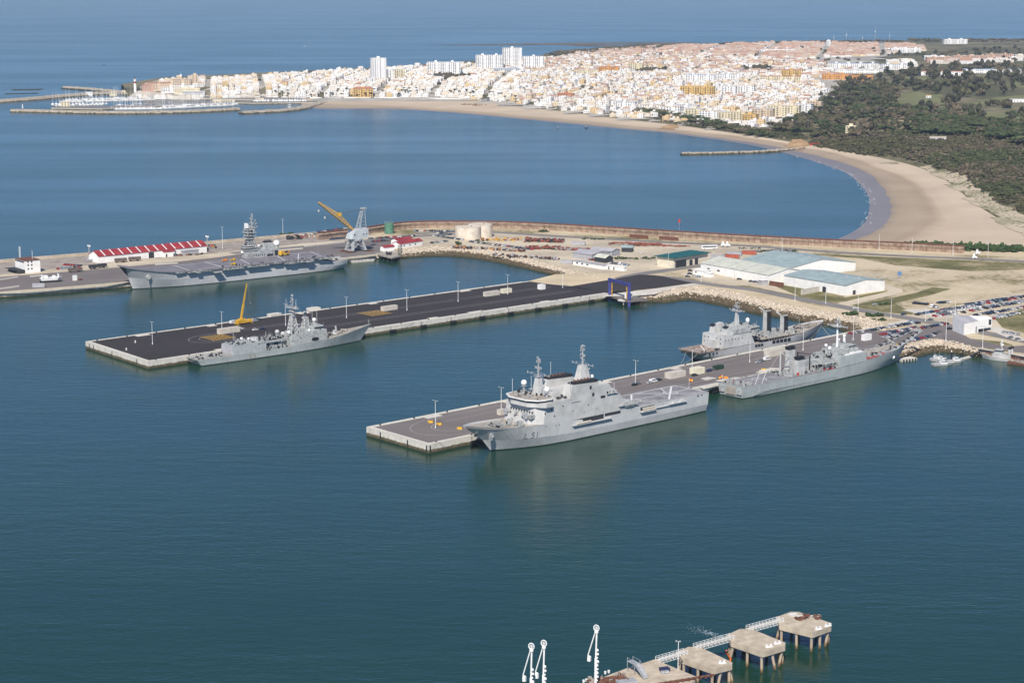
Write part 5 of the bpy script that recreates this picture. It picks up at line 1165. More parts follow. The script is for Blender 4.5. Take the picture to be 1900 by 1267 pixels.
# ---- cars
def car_mesh(name, body, van=0):
    m = MB(); L, w_ = 4.3, 1.75
    if van:
        L = 5.2; w_ = 2.0
        m.loft([(-L/2,-w_/2,.35),(L/2,-w_/2,.35),(L/2,w_/2,.35),(-L/2,w_/2,.35)], [(-L/2,-w_/2,1.1),(L/2,-w_/2,1.0),(L/2,w_/2,1.0),(-L/2,w_/2,1.1)])
        m.tap((-L/2,L/2-.9,-w_/2,w_/2),1.1,(-L/2+.1,L/2-1.5,-w_/2+.12,w_/2-.12),2.15)
        m.mat(1); m.tap((-L/2+.5,L/2-1.0,-w_/2-.01,w_/2+.01),1.25,(-L/2+.6,L/2-1.35,-w_/2+.07,w_/2-.07),1.8)
        m.add([(L/2-.9,-w_/2+.1,1.12),(L/2-.9,w_/2-.1,1.12),(L/2-1.46,w_/2-.2,2.05),(L/2-1.46,-w_/2+.2,2.05)], [(0,1,2,3)])
    else:
        lo = [(-L/2,-w_/2+.1,.3),(L/2-.1,-w_/2+.15,.3),(L/2-.1,w_/2-.15,.3),(-L/2,w_/2-.1,.3)]; hi = [(-L/2+.05,-w_/2,.85),(L/2-.2,-w_/2+.1,.75),(L/2-.2,w_/2-.1,.75),(-L/2+.05,w_/2,.85)]
        m.loft(lo, hi); hi2 = [(-L/2+.15,-w_/2+.08,.98),(L/2-.9,-w_/2+.1,.95),(L/2-.9,w_/2-.1,.95),(-L/2+.15,w_/2-.08,.98)]; m.loft(hi, hi2)
        m.mat(1); m.tap((-L/2+.35,L/2-1.25,-w_/2+.12,w_/2-.12),.98,(-L/2+.75,L/2-1.95,-w_/2+.25,w_/2-.25),1.38)
        m.mat(0); m.box(-L/2+.72,L/2-1.93,-w_/2+.24,w_/2-.24,1.381,1.44)
    m.mat(2)
    for x in (-L/2+.8, L/2-.85):
        for y in (-w_/2+.12, w_/2-.12): m.tube((x,y-.12,.32),(x,y+.12,.32),.33,8)
    return m.mesh(name, [body, M['glass'], M['rubber']])
CP = {}
for n_, c in (('white',(.75,.75,.74)),('silver',(.45,.46,.47)),('grey',(.17,.175,.18)),('dark blue',(.025,.04,.10)),('black',(.018,.018,.02)),('red',(.40,.02,.02)),('pale blue',(.22,.32,.42)),('yellow',(.75,.50,.04)),('dark green',(.02,.05,.035)),('beige',(.42,.36,.27))):
    CP[n_] = (car_mesh('car_body', mt('car_paint_'+n_.replace(' ','_'), c, .03, .5, .3, spec=.5)), None)
vanw = car_mesh('van_body', mt('van_paint', (.76,.76,.75), .03, .5, .35, spec=.5), 1)
CARS = []
MIX = ['black']*6+['dark blue']*5+['grey']*5+['silver']*5+['white']*5+['red']*3+['pale blue']*2+['dark green']+['beige']
MIXW = ['white']*9+['silver']*4+['black']*2+['grey']*2+['pale blue']
def car(p, rz, colour, label, group, van=False):
    CARS.append((p.copy(), rz, colour, label, group, van)); return
def build_car(p, rz, colour, label, group, van):
    me = vanw if van else CP[colour][0]; o = bpy.data.objects.new('parked_van' if van else 'parked_car', me); col.objects.link(o); o.location = p; o.rotation_euler = (0,0,rz)
    tag(o, label, 'van' if van else 'car', group); return o
ROWN = 0
def row(x0, y0, x1, y1, n, where, mix=None, gap=.05, turn=90, jit=.25, z=None):
    a = at(x0, y0, z); b = at(x1, y1, z); rz = ang(a, b) + R(turn)
    k = 0
    for i in range(n):
        if random.random() < gap: continue
        c = random.choice(mix or MIX); t = (i+.5)/n
        p = a.lerp(b, t) + Vector((random.uniform(-jit,jit), random.uniform(-jit,jit), 0))
        car(p, rz + R(random.uniform(-3,3)) + (math.pi if random.random()<.4 else 0), c, f'{c} car, {nth(k)} in {where}', 'cars parked on the base', van=(c=='white' and random.random()<.15)); k += 1
row(1575,620,1690,601,19,'the line along the far kerb of the south pier root', z=z0+.17)
row(1633,622,1700,608,12,'the line behind the bow arms of the tank landing ship', z=z0+.17)
row(1700,611,1758,601,10,'the line running towards the white angular building', MIX+['red']*5)
row(1636,628,1690,617,9,'the second line behind the bow arms', z=z0+.17)
row(1690,632,1732,623,8,'the short line above the small rock bank')
row(1698,585,1775,572,13,'the lowest line of the big car park')
row(1740,583,1812,571,12,'the second line of the big car park', MIXW)
row(1745,579,1812,566,12,'the third line of the big car park', MIXW)
row(1776,573,1895,553,22,'the long far line of the big car park')
row(1800,578,1905,560,20,'the fourth line of the big car park')
row(1812,574,1905,557,18,'the fifth line of the big car park', MIXW)
row(1828,584,1905,570,14,'the sixth line of the big car park')
row(1790,566,1905,550,22,'the farthest line of the big car park')
row(1845,588,1905,580,9,'the short line beside the east meadow',MIXW)
row(1732,588,1790,580,9,'the line just left of the white angular building')
row(1800,587,1845,579,7,'the line above the white angular building')
row(1830,594,1880,585,7,'the outer line on the sandy verge', MIXW+['red']*3)
row(1740,563,1762,561,5,'the small group left of the car park', gap=0)
row(1694,563,1722,566,6,'the dark row beside the long concrete slab', ['black'], gap=0)
row(1728,570,1746,572,4,'the small row between slab and car park', ['silver','grey','white'])
row(1688,597,1706,601,4,'the short row by the shore road', ['black','white','pale blue'], gap=0)
row(1742,603,1752,600,2,'the pair at the road bend', ['grey'])
row(1860,617,1890,622,5,'the line on the paved lane right of the angular building', ['silver','red','silver','black'], gap=0)
row(1868,626,1896,632,2,'the loose pair on the paved lane', ['grey'], gap=0)
for x, y, c, l in ((1677,584,'dark blue','dark blue car at the edge of the shore road'),(1727,594,'grey','dark grey car parked alone by the road bend'),(1735,620,'black','black car alone on the asphalt near the angular building'),(1743,616,'grey','grey car alone beside the black one near the angular building'),(1762,611,'black','black car at the left wall of the angular building'),(1588,573,'white','white car driving along the field track'),(1624,566,'silver','silver car beside the field bushes')):
    car(at(x,y), R(30), c, l, 'cars parked on the base')
for x, y, c, l, v in ((1178,715,'black','black car beside the lamp post on the south pier',0),(1184,713,'grey','second dark car beside the lamp post on the south pier',0),(1212,709,'white','white van behind the flight deck on the south pier',1),(1206,711,'silver','silver car beside the white van behind the flight deck',0),(1223,706,'dark green','dark green car behind the flight deck',0),(1289,697,'black','black car between the beige container and the hut',0),(1316,689,'dark blue','dark blue car right of the pale yellow hut',0),(1321,687,'grey','grey car right of the pale yellow hut',0),(1423,668,'white','white van standing beside the tall beige container',1),(1414,671,'grey','grey car behind the white van',0),(1407,673,'silver','silver car behind the grey one near the white van',0),
   (474,596,'silver','silver car beside the yellow mobile crane',0),(480,594,'dark green','green car beside the yellow mobile crane',0),(433,600,'black','black truck box near the yellow mobile crane',1),(448,611,'white','white car next to the longest beige container',0),(474,613,'white','white car behind the frigate hangar',0),(488,611,'dark blue','dark blue car behind the frigate hangar',0),(552,604,'white','white car seen through the frigate lattice masts',0)):
    car(at(x,y,z0+.17), a3, c, l, 'cars parked on the piers', bool(v))
row(118,492,152,494,6,'the small group near the white control building', ['grey','red','red','black'], gap=0)
row(103,500,150,496,6,'the second row near the white control building', ['pale blue','black','red'], gap=0)
row(560,437,650,428,18,'the parking behind the harbour crane', gap=.1)
row(585,432,650,423.5,13,'the second parking row behind the harbour crane', MIX+['dark blue']*4)
row(612,445,655,441,9,'the row at the stern of the carrier', ['dark blue'], gap=0)
row(690,449,752,444,18,'the long row beside the red roofed workshops', ['black','red','dark blue','grey'])
row(684,444,770,438,20,'the far row beside the red roofed workshops', ['black','red','white','grey'])
row(768,429,850,430,18,'the row left of the rusting white tanks')
row(805,438,860,446,14,'the row in front of the rusting white tanks')
row(812,433,845,437,8,'the inner row left of the rusting white tanks')
row(870,449,990,464,22,'the row along the scrap compound fence')
row(800,452,830,448,7,'the small group above the stone bank')
row(905,454,985,463,10,'the second row along the compound fence')
row(1130,489,1168,493,8,'the row beside the white cabins by the sand', MIXW)
row(1095,482,1110,484,4,'the group at the grey shed', ['black','red'])
for x, y, c, l in ((1372,519,'black','black car in front of the cream roofed warehouse'),(1394,523,'black','black car of the pair near the warehouse corner'),(1402,524,'dark blue','dark blue car of the pair near the warehouse corner'),(1276,514,'dark blue','dark blue car beside the white cabin yard'),(1280,509,'black','black car behind the dark blue one by the cabin yard'),(1288,513,'silver','silver car in the cabin yard'),(1297,514,'pale blue','pale blue car in the cabin yard'),(1281,503,'black','black truck behind the white cabins'),(1156,496,'yellow','yellow truck by the sand strip'),(1188,470,'white','white car alone on the open sand')):
    car(at(x,y), R(-10), c, l, 'cars parked on the base')

CARS.sort(key=lambda c: c[0].y)
for c in CARS[:296]: build_car(*c)
cv, cf, cc3, n_ = [], [], [], 0
for p, rz, colour, label, group, van in CARS[296:]:
    me = vanw if van else CP[colour][0]; ca, sa = math.cos(rz), math.sin(rz); base_c = tuple(CP[colour][0].materials[0].node_tree.nodes['Color Ramp'].color_ramp.elements[1].color)[:3]
    cv += [(p.x+v.co.x*ca-v.co.y*sa, p.y+v.co.x*sa+v.co.y*ca, p.z+v.co.z) for v in me.vertices]
    for q in me.polygons:
        vs_ = list(q.vertices); k_ = (base_c, (.03,.04,.055), (.02,.02,.02))[q.material_index]
        for t in range(1, len(vs_)-1): cf.append((n_+vs_[0], n_+vs_[t], n_+vs_[t+1])); cc3.append(k_)
    n_ += len(me.vertices)
if cf: big('distant_parked_cars', cv, cf, M['carfar'], cc3)
# ---- buildings of the base
def gable(name, label, cat, pa, pb, depth, h, hr, wall, roof, over=.5, strips=0, doors=(), group=None, vents=0, z=None, flat=False, strip_mat=None):
    """near wall from pixel a to pixel b, building behind it"""
    a = at(*pa, z); b = at(*pb, z); L = (b-a).length; e = empty(name, a, ang(a, b)); tag(e, label, cat, group)
    m = MB(); m.loft([(0,0,-.3),(L,0,-.3),(L,depth,-.3),(0,depth,-.3)], [(0,0,h),(L,0,h),(L,depth,h),(0,depth,h)])
    if not flat:
        m.add([(0,0,h),(0,depth,h),(0,depth/2,hr),(L,0,h),(L,depth,h),(L,depth/2,hr)], [(0,2,1),(3,4,5)])
    m.obj('wall', wall, e)
    m = MB(); t = .25; o = over
    if flat: m.box(-o,L+o,-o,depth+o,h,h+.4)
    else:
        dz = (hr-h)/(depth/2)*o
        for y0, y1, z0_, z1_ in ((-o,depth/2,h-dz,hr),(depth+o,depth/2,h-dz,hr)):
            m.loft([(-o,y0,z0_+.02),(L+o,y0,z0_+.02),(L+o,y1,z1_+.02),(-o,y1,z1_+.02)], [(-o,y0,z0_+t),(L+o,y0,z0_+t),(L+o,y1,z1_+t),(-o,y1,z1_+t)])
    r = m.obj('roof', roof, e)
    for k in range(strips):
        x = L*(k+.7)/(strips+.4); m = MB(); q = hr if not flat else h; 
        for y0, y1, za, zb in ((-o+.3,depth/2-.2,h-.1,hr),):
            m.loft([(x-.45,y0,za+t+.02),(x+.45,y0,za+t+.02),(x+.45,y1,zb+t-.02),(x-.45,y1,zb+t-.02)], [(x-.45,y0,za+t+.14),(x+.45,y0,za+t+.14),(x+.45,y1,zb+t+.08),(x-.45,y1,zb+t+.08)])
        m.obj('skylight_strip', strip_mat or M['white'], r)
    for k in range(vents):
        x = L*(k+.5)/vents; m = MB(); m.box(x-1,x+1,depth/2-.7,depth/2+.7,hr+.1,hr+.9); m.obj('roof_vent', M['greyroof'], r)
    for s_, x, w_, hh in doors:
        m = MB()
        if s_ == 'f': m.box(x,x+w_,-.12,.02,0,hh)
        elif s_ == 'r': m.box(L-.02,L+.12,x,x+w_,0,hh)
        elif s_ == 'w': m.box(x,x+w_,-.08,.02,hh-1.2,hh)
        m.obj('door' if s_ != 'w' else 'window', M['dark'], e)
    return e
gable('warehouse','long white warehouse with cream panelled roof, nearest the black pier head','warehouse',(1300,503),(1427,526.5),38,6.5,10,M['wall'],M['creamroof'],strips=4,strip_mat=M['greyroof'],doors=(('w',8,3,3.5),('w',20,3,3.5)),group='warehouses')
gable('warehouse','middle warehouse with pale blue roof behind the cream roofed one','warehouse',(1372,497),(1460,514.5),70,6.5,11.5,M['wall'],M['blueroof'],vents=6,group='warehouses')
gable('warehouse','white warehouse with blue-green roof, farthest from the black pier','warehouse',(1455,529),(1568,548.5),42,7.5,10,M['wall'],M['blueroof'],vents=5,doors=(('f',40,4,4),('r',8,3,3)),group='warehouses')
gable('garage','cream garage with dark green flat roof and open front bay','garage',(1219,493.5),(1250,497.5),44,8,8,M['cream'],M['green'],over=2,flat=True,doors=(('r',2,14,5.5),('r',20,4,4.5),('r',27,4,5)),group=None)
gable('shed','very long low shed with red roof and white skylight strips on the breakwater','shed',(184,488.5),(384,468),17,5.5,9.2,M['wall'],M['redroof'],strips=12,doors=(('f',46,5,4.6),('w',70,2,3.5),('w',110,2,3.5)))
gable('shed_annex','small white annex with red roof in front of the long red shed','shed',(304,477.5),(325,475.5),7,4.4,5.6,M['wall'],M['redroof'],doors=(('f',2,1.2,2.6),('f',9,1.2,2.6)))
gable('open_shed','pale grey open shelter beside the long red shed','shed',(341,474.5),(369,471.5),4,3.6,3.6,M['containergrey'],M['greyroof'],over=.4,flat=True)
gable('workshop','red roofed white workshop beside the stone bank','workshop',(742,461.5),(784,455),9,4,5.6,M['wall'],M['redroof'],group='red roofed workshops',doors=(('w',5,1.5,2.5),('w',12,1.5,2.5),('w',19,1.5,2.5)))
gable('workshop','second red roofed workshop just behind the first','workshop',(738,455),(765,451),8,4,5.4,M['wall'],M['redroof'],group='red roofed workshops')
gable('workshop','small red roofed hut at the ferry platform','workshop',(713,467),(732,465),6,3.6,4.8,M['wall'],M['redroof'],group='red roofed workshops')
gable('hut','dark hut with pale grey roof on the open sand','hut',(1153,467.5),(1173,468),9,3.8,5.2,M['dark'],M['blueroof'])
gable('shed','wide low grey sheet roofed shed in the compound','shed',(1062,478),(1098,483),22,4.5,6,M['containergrey'],M['greyroof'],group='grey sheds of the compound')
gable('shed','second grey sheet roofed shed behind the first one','shed',(1095,473),(1135,476.5),14,4.5,6,M['containergrey'],M['greyroof'],group='grey sheds of the compound')
gable('hut','small dark walled hut with light roof amid parked cars','hut',(1103,485),(1123,488),9,4,6,M['dark'],M['creamroof'])
gable('cabin','long white cabin row at the edge of the sand','cabin',(1063,491),(1120,500),5,3.2,3.3,M['wall'],M['greyroof'],flat=True,group='white cabins',doors=(('w',4,2,2.4),('w',10,2,2.4),('w',16,2,2.4)))
gable('cabin','white cabin with dark doors left of the yellow truck','cabin',(1123,499),(1158,503),4,3,3.1,M['wall'],M['wall'],flat=True,group='white cabins',doors=(('f',3,1.2,2.2),('f',8,1.2,2.2)))
gable('cabin','white cabin left of the cream roofed warehouse','cabin',(1285,508),(1306,511.5),8,3.4,3.5,M['wall'],M['wall'],flat=True,group='white cabins',doors=(('w',3,1.5,2.4),))
gable('cabin','smaller white cabin below the cream roofed warehouse','cabin',(1306,513),(1318,514.5),5,3,3.1,M['wall'],M['wall'],flat=True,group='white cabins')
gable('cabin','small grey cabin between the two big warehouses','cabin',(1413,529),(1425,528),5,3.4,3.5,M['containergrey'],M['wall'],flat=True,group='white cabins')
gable('low_wall','brown brick wall between the two big warehouses','wall',(1427,529.5),(1452,533),1,3,3.1,M['rust'],M['rust'],flat=True,over=.1)
gable('low_wall','grey concrete wall in front of the blue roofed warehouse','wall',(1488,547),(1520,541),1,3.5,3.6,M['container'],M['container'],flat=True,over=.1)
gable('low_wall','rust brown fence at the foot of the seawall','wall',(1142,432),(1178,436.5),1,3,3,M['rust'],M['rust'],flat=True,over=.1,group='rust brown fences by the seawall')
gable('low_wall','second rust brown fence along the seawall road','wall',(1168,441),(1202,443.5),1,2.6,2.6,M['rust'],M['rust'],flat=True,over=.1,group='rust brown fences by the seawall')
gable('low_wall','third rust brown fence along the seawall road','wall',(1223,444.5),(1258,447),1,2.6,2.6,M['rust'],M['rust'],flat=True,over=.1,group='rust brown fences by the seawall')
# white control building at the left end of the quay
cb = gable('control_building','white three storey control building at the left end of the quay','building',(48,506),(76,506.8),20,9.5,9.5,M['wall'],M['rust'],flat=True,over=.3)
cb.location = at(47,507); cb.rotation_euler = (0,0,R(36))
m = MB()
for z in (2.5,5.5,8): 
    for x in (2,5): m.box(x,x+1.2,-.05,.02,z,z+1.3)
for z in (7.8,): m.box(-.05,.02,2,20,z,z+1.2)
m.obj('windows', M['glass'], cb, kind='stuff')
m = MB(); m.tube((3,18,10),(3,18,19),.2,5); m.tube((3.8,18,10),(3.8,18,19),.2,5); m.tube((8,4,10),(8,4,17),.15,5); m.obj('roof_masts', M['white'], cb)
m = MB(); m.box(-6,-.1,0,20,0,2.6); m.box(-9,-5,2,20,2.6,2.7); m.obj('porch', M['dark'], cb)
# angular white building: folded volume with sloping roof
p0, p1, p2 = at(1767,613), at(1788,622), at(1840,613); e = empty('angular_building', p1, 0); tag(e, 'white angular modern building with cut-out underside beside the car park', 'building')
q = [v - p1 for v in (p0, p1, p2)]; dv = Vector((q[0].x, q[0].y, 0)); d2 = Vector((q[2].x, q[2].y, 0))
back = dv*1.0 + d2*1.0
m = MB(); mid = d2*.52
m.add([q[0]+Vector((0,0,0)), Vector((0,0,0)), mid+Vector((0,0,0)), mid+dv*.9, q[0]+Vector((0,0,10.5)), Vector((0,0,7.4)), mid+Vector((0,0,7.9)), mid+dv*.9+Vector((0,0,8.6))], [(0,1,5,4),(1,2,6,5),(2,3,7,6),(3,0,4,7),(4,5,6,7)])
m.add([mid+Vector((0,0,2.4)), d2*.86+Vector((0,0,2.2)), d2*1.0+Vector((0,0,3.0)), d2*1.0+dv*.42+Vector((0,0,3)), mid+dv*.9+Vector((0,0,2.4)), mid+Vector((0,0,7.9)), d2*.86+Vector((0,0,8.3)), d2*1.0+Vector((0,0,8.4)), d2*1.0+dv*.42+Vector((0,0,8.4)), mid+dv*.9+Vector((0,0,8.6))],
  [(0,1,6,5),(1,2,7,6),(2,3,8,7),(3,4,9,8),(5,6,7,8,9),(4,3,2,1,0)])
m.obj('wall', M['wall'], e)
m = MB(); m.loft([d2*.6+dv*.1+Vector((0,0,0)), d2*.85+dv*.08+Vector((0,0,0)), d2*.85+dv*.5, d2*.6+dv*.5], [d2*.6+dv*.1+Vector((0,0,2.3)), d2*.85+dv*.08+Vector((0,0,2.3)), d2*.85+dv*.5+Vector((0,0,2.3)), d2*.6+dv*.5+Vector((0,0,2.3))]); m.obj('glazed_ground_floor', M['glass'], e)
nrm = Vector((d2.y, -d2.x, 0)).normalized()*.06
m = MB(); m.add([d2*.88+nrm+Vector((0,0,4)), d2*.97+nrm+Vector((0,0,4)), d2*.97+nrm+Vector((0,0,7.6)), d2*.88+nrm+Vector((0,0,7.6))], [(0,1,2,3)]); m.obj('window', M['glass'], e)
m = MB(); m.add([d2*.42+nrm+Vector((0,0,.4)), d2*.45+nrm+Vector((0,0,.4)), d2*.45+nrm+Vector((0,0,4.6)), d2*.42+nrm+Vector((0,0,4.6))], [(0,1,2,3)]); m.obj('slot_window', M['dark'], e)
m = MB(); m.add([q[0]+Vector((0,0,10.53)), Vector((0,0,7.43)), mid+Vector((0,0,7.93)), mid+dv*.9+Vector((0,0,8.63))], [(0,1,2,3)]); m.obj('roof', M['greyroof'], e)
# ---- tanks
for x, y, r, h, mk, l in ((868,442.5,11.5,10.5,'tankwhite','left of two wide rusting white storage tanks'),(891,439,11,11,'tankwhite','right of two wide rusting white storage tanks'),(722,433,4.2,9.5,'greentank','tall green cylindrical tank beside the seawall')):
    e = empty('storage_tank', at(x,y)); tag(e, l, 'tank', 'storage tanks'); m = MB(); m.tube((0,0,0),(0,0,h),r,28); m.obj('shell', M[mk], e, smooth=False)
    m = MB(); m.tube((0,0,h),(0,0,h+.5),r*.99,28,r*.2); rf = m.obj('roof', M[mk], e); m = MB(); m.tube((r*.3,0,h+.4),(r*.3,0,h+1.1),.6,8); m.obj('hatch', M['rust'], rf)
    m = MB(); 
    for k in range(20): a = 2*math.pi*k/20; b = 2*math.pi*(k+1)/20; m.tube((r*math.cos(a),r*math.sin(a),h+1),(r*math.cos(b),r*math.sin(b),h+1),.06,3); m.tube((r*math.cos(a),r*math.sin(a),h),(r*math.cos(a),r*math.sin(a),h+1),.06,3)
    m.obj('railing', M['steel'], e)
e = empty('valve_house', at(660,437)); tag(e, 'low green box shaped tank house behind the harbour crane', 'building'); MB().box(-8,8,-3,3,0,6).obj('wall', M['greentank'], e); MB().box(-8.3,8.3,-3.3,3.3,6,6.3).obj('roof', M['greentank'], e)
# ---- seawall: inclined concrete slabs on piers with a rusty crest
sw = empty('seawall', (0,0,0)); tag(sw, 'long curved seawall of concrete bays with a rust coloured crest', 'seawall')
ce = resample(smooth([W(x, y, 10.5) for x, y in [(589,433),(640,427.5),(673,423.5),(731,414.5),(775,411.5),(817,411),(880,411),(943,412),(1040,416.5),(1120,421.5),(1257,430),(1380,437),(1500,443.5),(1600,448),(1691,452),(1745,455),(1790,457.5)]]), 118)
sw.location = (ce[0].x, ce[0].y, 0); o0 = Vector((ce[0].x, ce[0].y, 0))
ce = [p - o0 for p in ce]
def nrm2(i):
    a = ce[max(0,i-1)]; b = ce[min(len(ce)-1,i+1)]; d = (b-a).normalized(); return Vector((d.y, -d.x, 0))
bay_mat = mt('seawall_concrete', (.37,.29,.225), .2, .25, .9, c2=(.22,.14,.10)); 
for i in range(len(ce)-1):
    a, b = ce[i], ce[i+1]; n_ = nrm2(i); d = (b-a).normalized()
    m = MB(); a_ = a+d*.15; b_ = b-d*.15; f1_ = n_*5.0
    m.loft([a_+Vector((0,0,-11.5)), b_+Vector((0,0,-11.5)), b_+Vector((0,0,0)), a_+Vector((0,0,0))], [a_+n_*1.2+Vector((0,0,-3.6)), b_+n_*1.2+Vector((0,0,-3.6)), b_+n_*2.6+Vector((0,0,-1.0)), a_+n_*2.6+Vector((0,0,-1.0))])
    m.obj('wall_panel', bay_mat, sw)
m = MB()
for i in range(len(ce)-1):
    n_ = nrm2(i); a, b = ce[i], ce[i+1]; m.loft([a-n_*.8, b-n_*.8, b+n_*1.2, a+n_*1.2], [a-n_*.8+Vector((0,0,.9)), b-n_*.8+Vector((0,0,.9)), b+n_*1.2+Vector((0,0,.9)), a+n_*1.2+Vector((0,0,.9))])
m.obj('rusty_crest', M['rust'], sw)
m = MB()
for i in range(len(ce)):
    n_ = nrm2(i)
    for t in (0, .5):
        p = ce[i] if t == 0 or i == len(ce)-1 else ce[i].lerp(ce[i+1], .5)
        p = p + n_*2.2; m.box(p.x-.35,p.x+.35,p.y-.5,p.y+.5,-6,-2.6)
m.obj('wall_footings', bay_mat, sw, kind='stuff')
# parapet along the old breakwater
pw = empty('parapet_wall', W(-260,505,z0)); tag(pw, 'low weathered parapet wall along the seaward edge of the breakwater', 'wall'); pe = [W(x,y,z0)-W(-260,505,z0) for x, y in ((-260,505),(0,486),(168,472),(400,450),(586,434))]
m = MB()
for a, b in zip(pe, pe[1:]): d = (b-a).normalized(); n_ = Vector((d.y,-d.x,0)); m.loft([a-n_, b-n_, b+n_*.6, a+n_*.6], [a-n_+Vector((0,0,1.8)), b-n_+Vector((0,0,1.8)), b+n_*.6+Vector((0,0,1.8)), a+n_*.6+Vector((0,0,1.8))])
m.obj('wall', mat := mt('parapet', (.44,.38,.31), .2, .3, .9), pw)

# ---- harbour crane
hc = empty('harbour_crane', at(660,466), R(38)); tag(hc, 'huge portal harbour crane with grey cab house and long yellow lattice jib', 'crane')
m = MB()
for sx in (-6.5,6.5):
    for sy in (-5,5): m.tap((sx-1,sx+1,sy-1,sy+1),1.4,(sx*.62-.8,sx*.62+.8,sy*.62-.8,sy*.62+.8),9.5)
    m.box(sx-1.1,sx+1.1,-6,6,.9,2.0); m.tube((sx,-5,2),(sx*.3,5,9),.35,5); m.tube((sx,5,2),(sx*.3,-5,9),.35,5)
for sy in (-5,5): m.tube((-6.5,sy,2),(4,sy*.7,9),.35,5); m.tube((6.5,sy,2),(-4,sy*.7,9),.35,5)
m.obj('portal', M['lattice'], hc)
for sx in (-6.5,6.5):
    for sy in (-5.2,5.2):
        m = MB()
        for k in (-1.2,1.2): m.tube((sx+k,sy-.25,.55),(sx+k,sy+.25,.55),.55,8)
        m.obj('bogie', M['dark'], hc)
m = MB(); m.tube((0,0,9.4),(0,0,11),6,18); m.obj('slewing_ring', M['lattice'], hc)
m = MB(); m.loft([(-7,-5,11),(10,-5,11),(10,5,11),(-7,5,11)], [(-3.5,-5,18.2),(10,-5,19.5),(10,5,19.5),(-3.5,5,18.2)]); m.obj('machinery_house', mt('crane_house_paint', (.46,.50,.52), .1, .3, .6), hc)
m = MB(); 
for x in (4.5,7.5): m.box(x,x+1,-5.08,-5,14,15.2)
m.box(-4.6,-3.4,-5.1,-5,14,15.5); m.obj('windows', M['glass'], hc, kind='stuff')
m = MB()
for sy in (-2.5,2.5):
    m.tube((3,sy,19),(7.5,sy*.5,36),.32,5); m.tube((9.3,sy,19.5),(8.8,sy*.5,36),.25,5); m.tube((1.8,sy,19),(6,sy*.5,34),.25,5)
for k in range(5): t = k/5; z = 20+k*3; m.tube((3+4.5*t,-2.2,z),(9.2,2.2,z+2.6),.12,4); m.tube((3+4.5*t,2.2,z),(9.2,-2.2,z+2.6),.12,4)
m.box(6.2,10.5,-2,2,35.5,36.6); m.obj('back_stay_frame', M['lattice'], hc)
# jib, pointing away to the left of the house
jt = Vector((-36.5, 0, 44.0)); jb = Vector((-2.0, 0, 17.8)); ax = (jt-jb).normalized(); up = Vector((ax.z,0,-ax.x)); up = up if up.z > 0 else -up
m = MB(); L = (jt-jb).length; pr = None
for k in range(15):
    t = k/14; w_ = .7+1.3*min(1,t*4)*(1-max(0,(t-.55)/.45)*.8); hh = .8+2.6*max(0,1-abs(t-.48)/.5)
    c = jb+ax*L*t; ring = [c+Vector((0,w_,0))-up*.5, c+Vector((0,-w_,0))-up*.5, c+Vector((0,-w_*.6,0))+up*hh, c+Vector((0,w_*.6,0))+up*hh]
    if pr:
        for i in range(4): m.tube(pr[i], ring[i], .24 if i<2 else .2, 4); m.tube(pr[i], ring[(i+1)%4], .1, 3); m.tube(pr[(i+1)%4], ring[i], .1, 3)
    for i in range(4): m.tube(ring[i], ring[(i+1)%4], .12, 3)
    pr = ring
c = jb+ax*L*.47+up*3.2; m.box(c.x-1.6,c.x+1.6,-1.5,1.5,c.z-1.6,c.z+1.3); m.obj('jib', M['yellow'], hc)
m = MB(); 
m.tube(jb-up*.75,jt-up*.75,.28,4); m.obj('jib_walkway', M['dark'], hc)
m = MB(); m.tube(tuple(c+Vector((1,.6,.6))),(8,.6,35.5),.09,3); m.tube(tuple(c+Vector((1,-.6,.6))),(8,-.6,35.5),.09,3); m.tube(tuple(jt),(-36.5,0,37.5),.07,3); m.tube(tuple(jt+Vector((6,0,-4))),(-30.5,0,31.5),.07,3); m.obj('cables', M['rust'], hc)
for x, z in ((-36.5,37),(-30.5,30.8)): MB().sph((x,0,z),.75,8,6,1.4).obj('hook_block', M['container'], hc)
m = MB(); fit(m,-11,-7.5,-8,8,.1,26,(.5,2.2),(.3,1.2),.02); fit(m,8,12,-9,9,.1,22,(.5,2.2),(.3,1.2),.02); m2_ = m.obj('ballast_heap', M['rust']); m2_.location = hc.location; m2_.rotation_euler = hc.rotation_euler; m2_['kind'] = 'stuff'
# ---- mobile crane on the black pier
mc = empty('mobile_crane', at(452,601,z0+.17), a2); tag(mc, 'yellow mobile crane with tall telescopic boom raised on the black pier', 'crane')
m = MB(); m.box(-6,6,-1.4,1.4,.9,2.0); m.box(3.6,6,-1.3,1.3,2.0,2.9); m.obj('carrier', M['yellow'], mc)
for x in (-4.5,-2.8,1.5,3.2,5):
    for y in (-1.25,1.25): MB().tube((x,y-.25,.6),(x,y+.25,.6),.6,10).obj('wheel', M['rubber'], mc)
m = MB(); m.box(-3.4,1,-1.5,1.5,2.1,3.8); m.box(-5.2,-3.4,-1.6,1.6,2.1,3.4); m.obj('upper_works', M['yellow'], mc)
m = MB(); m.box(.2,1.8,.4,1.5,2.2,3.9); m.obj('cab', M['glass'], mc)
bq = Vector((-2,0,3.2)); btip = bq + Vector((3.6,-2.6,24.5)); d = btip-bq
m = MB(); m.tube(bq,bq+d*.42,.85,4,.8); m.tube(bq+d*.40,bq+d*.74,.6,4,.55); m.tube(bq+d*.72,btip,.42,4,.35); m.obj('boom', M['yellow'], mc)
m = MB(); m.tube(bq+Vector((1,0,-.6)),bq+d*.4+Vector((.8,0,0)),.2,5); m.tube(btip,btip+Vector((1.6,-1.4,-13)),.05,3); m.sph(tuple(btip+Vector((1.6,-1.4,-13.3))),.4,6,5); m.obj('hoist', M['steel'], mc)
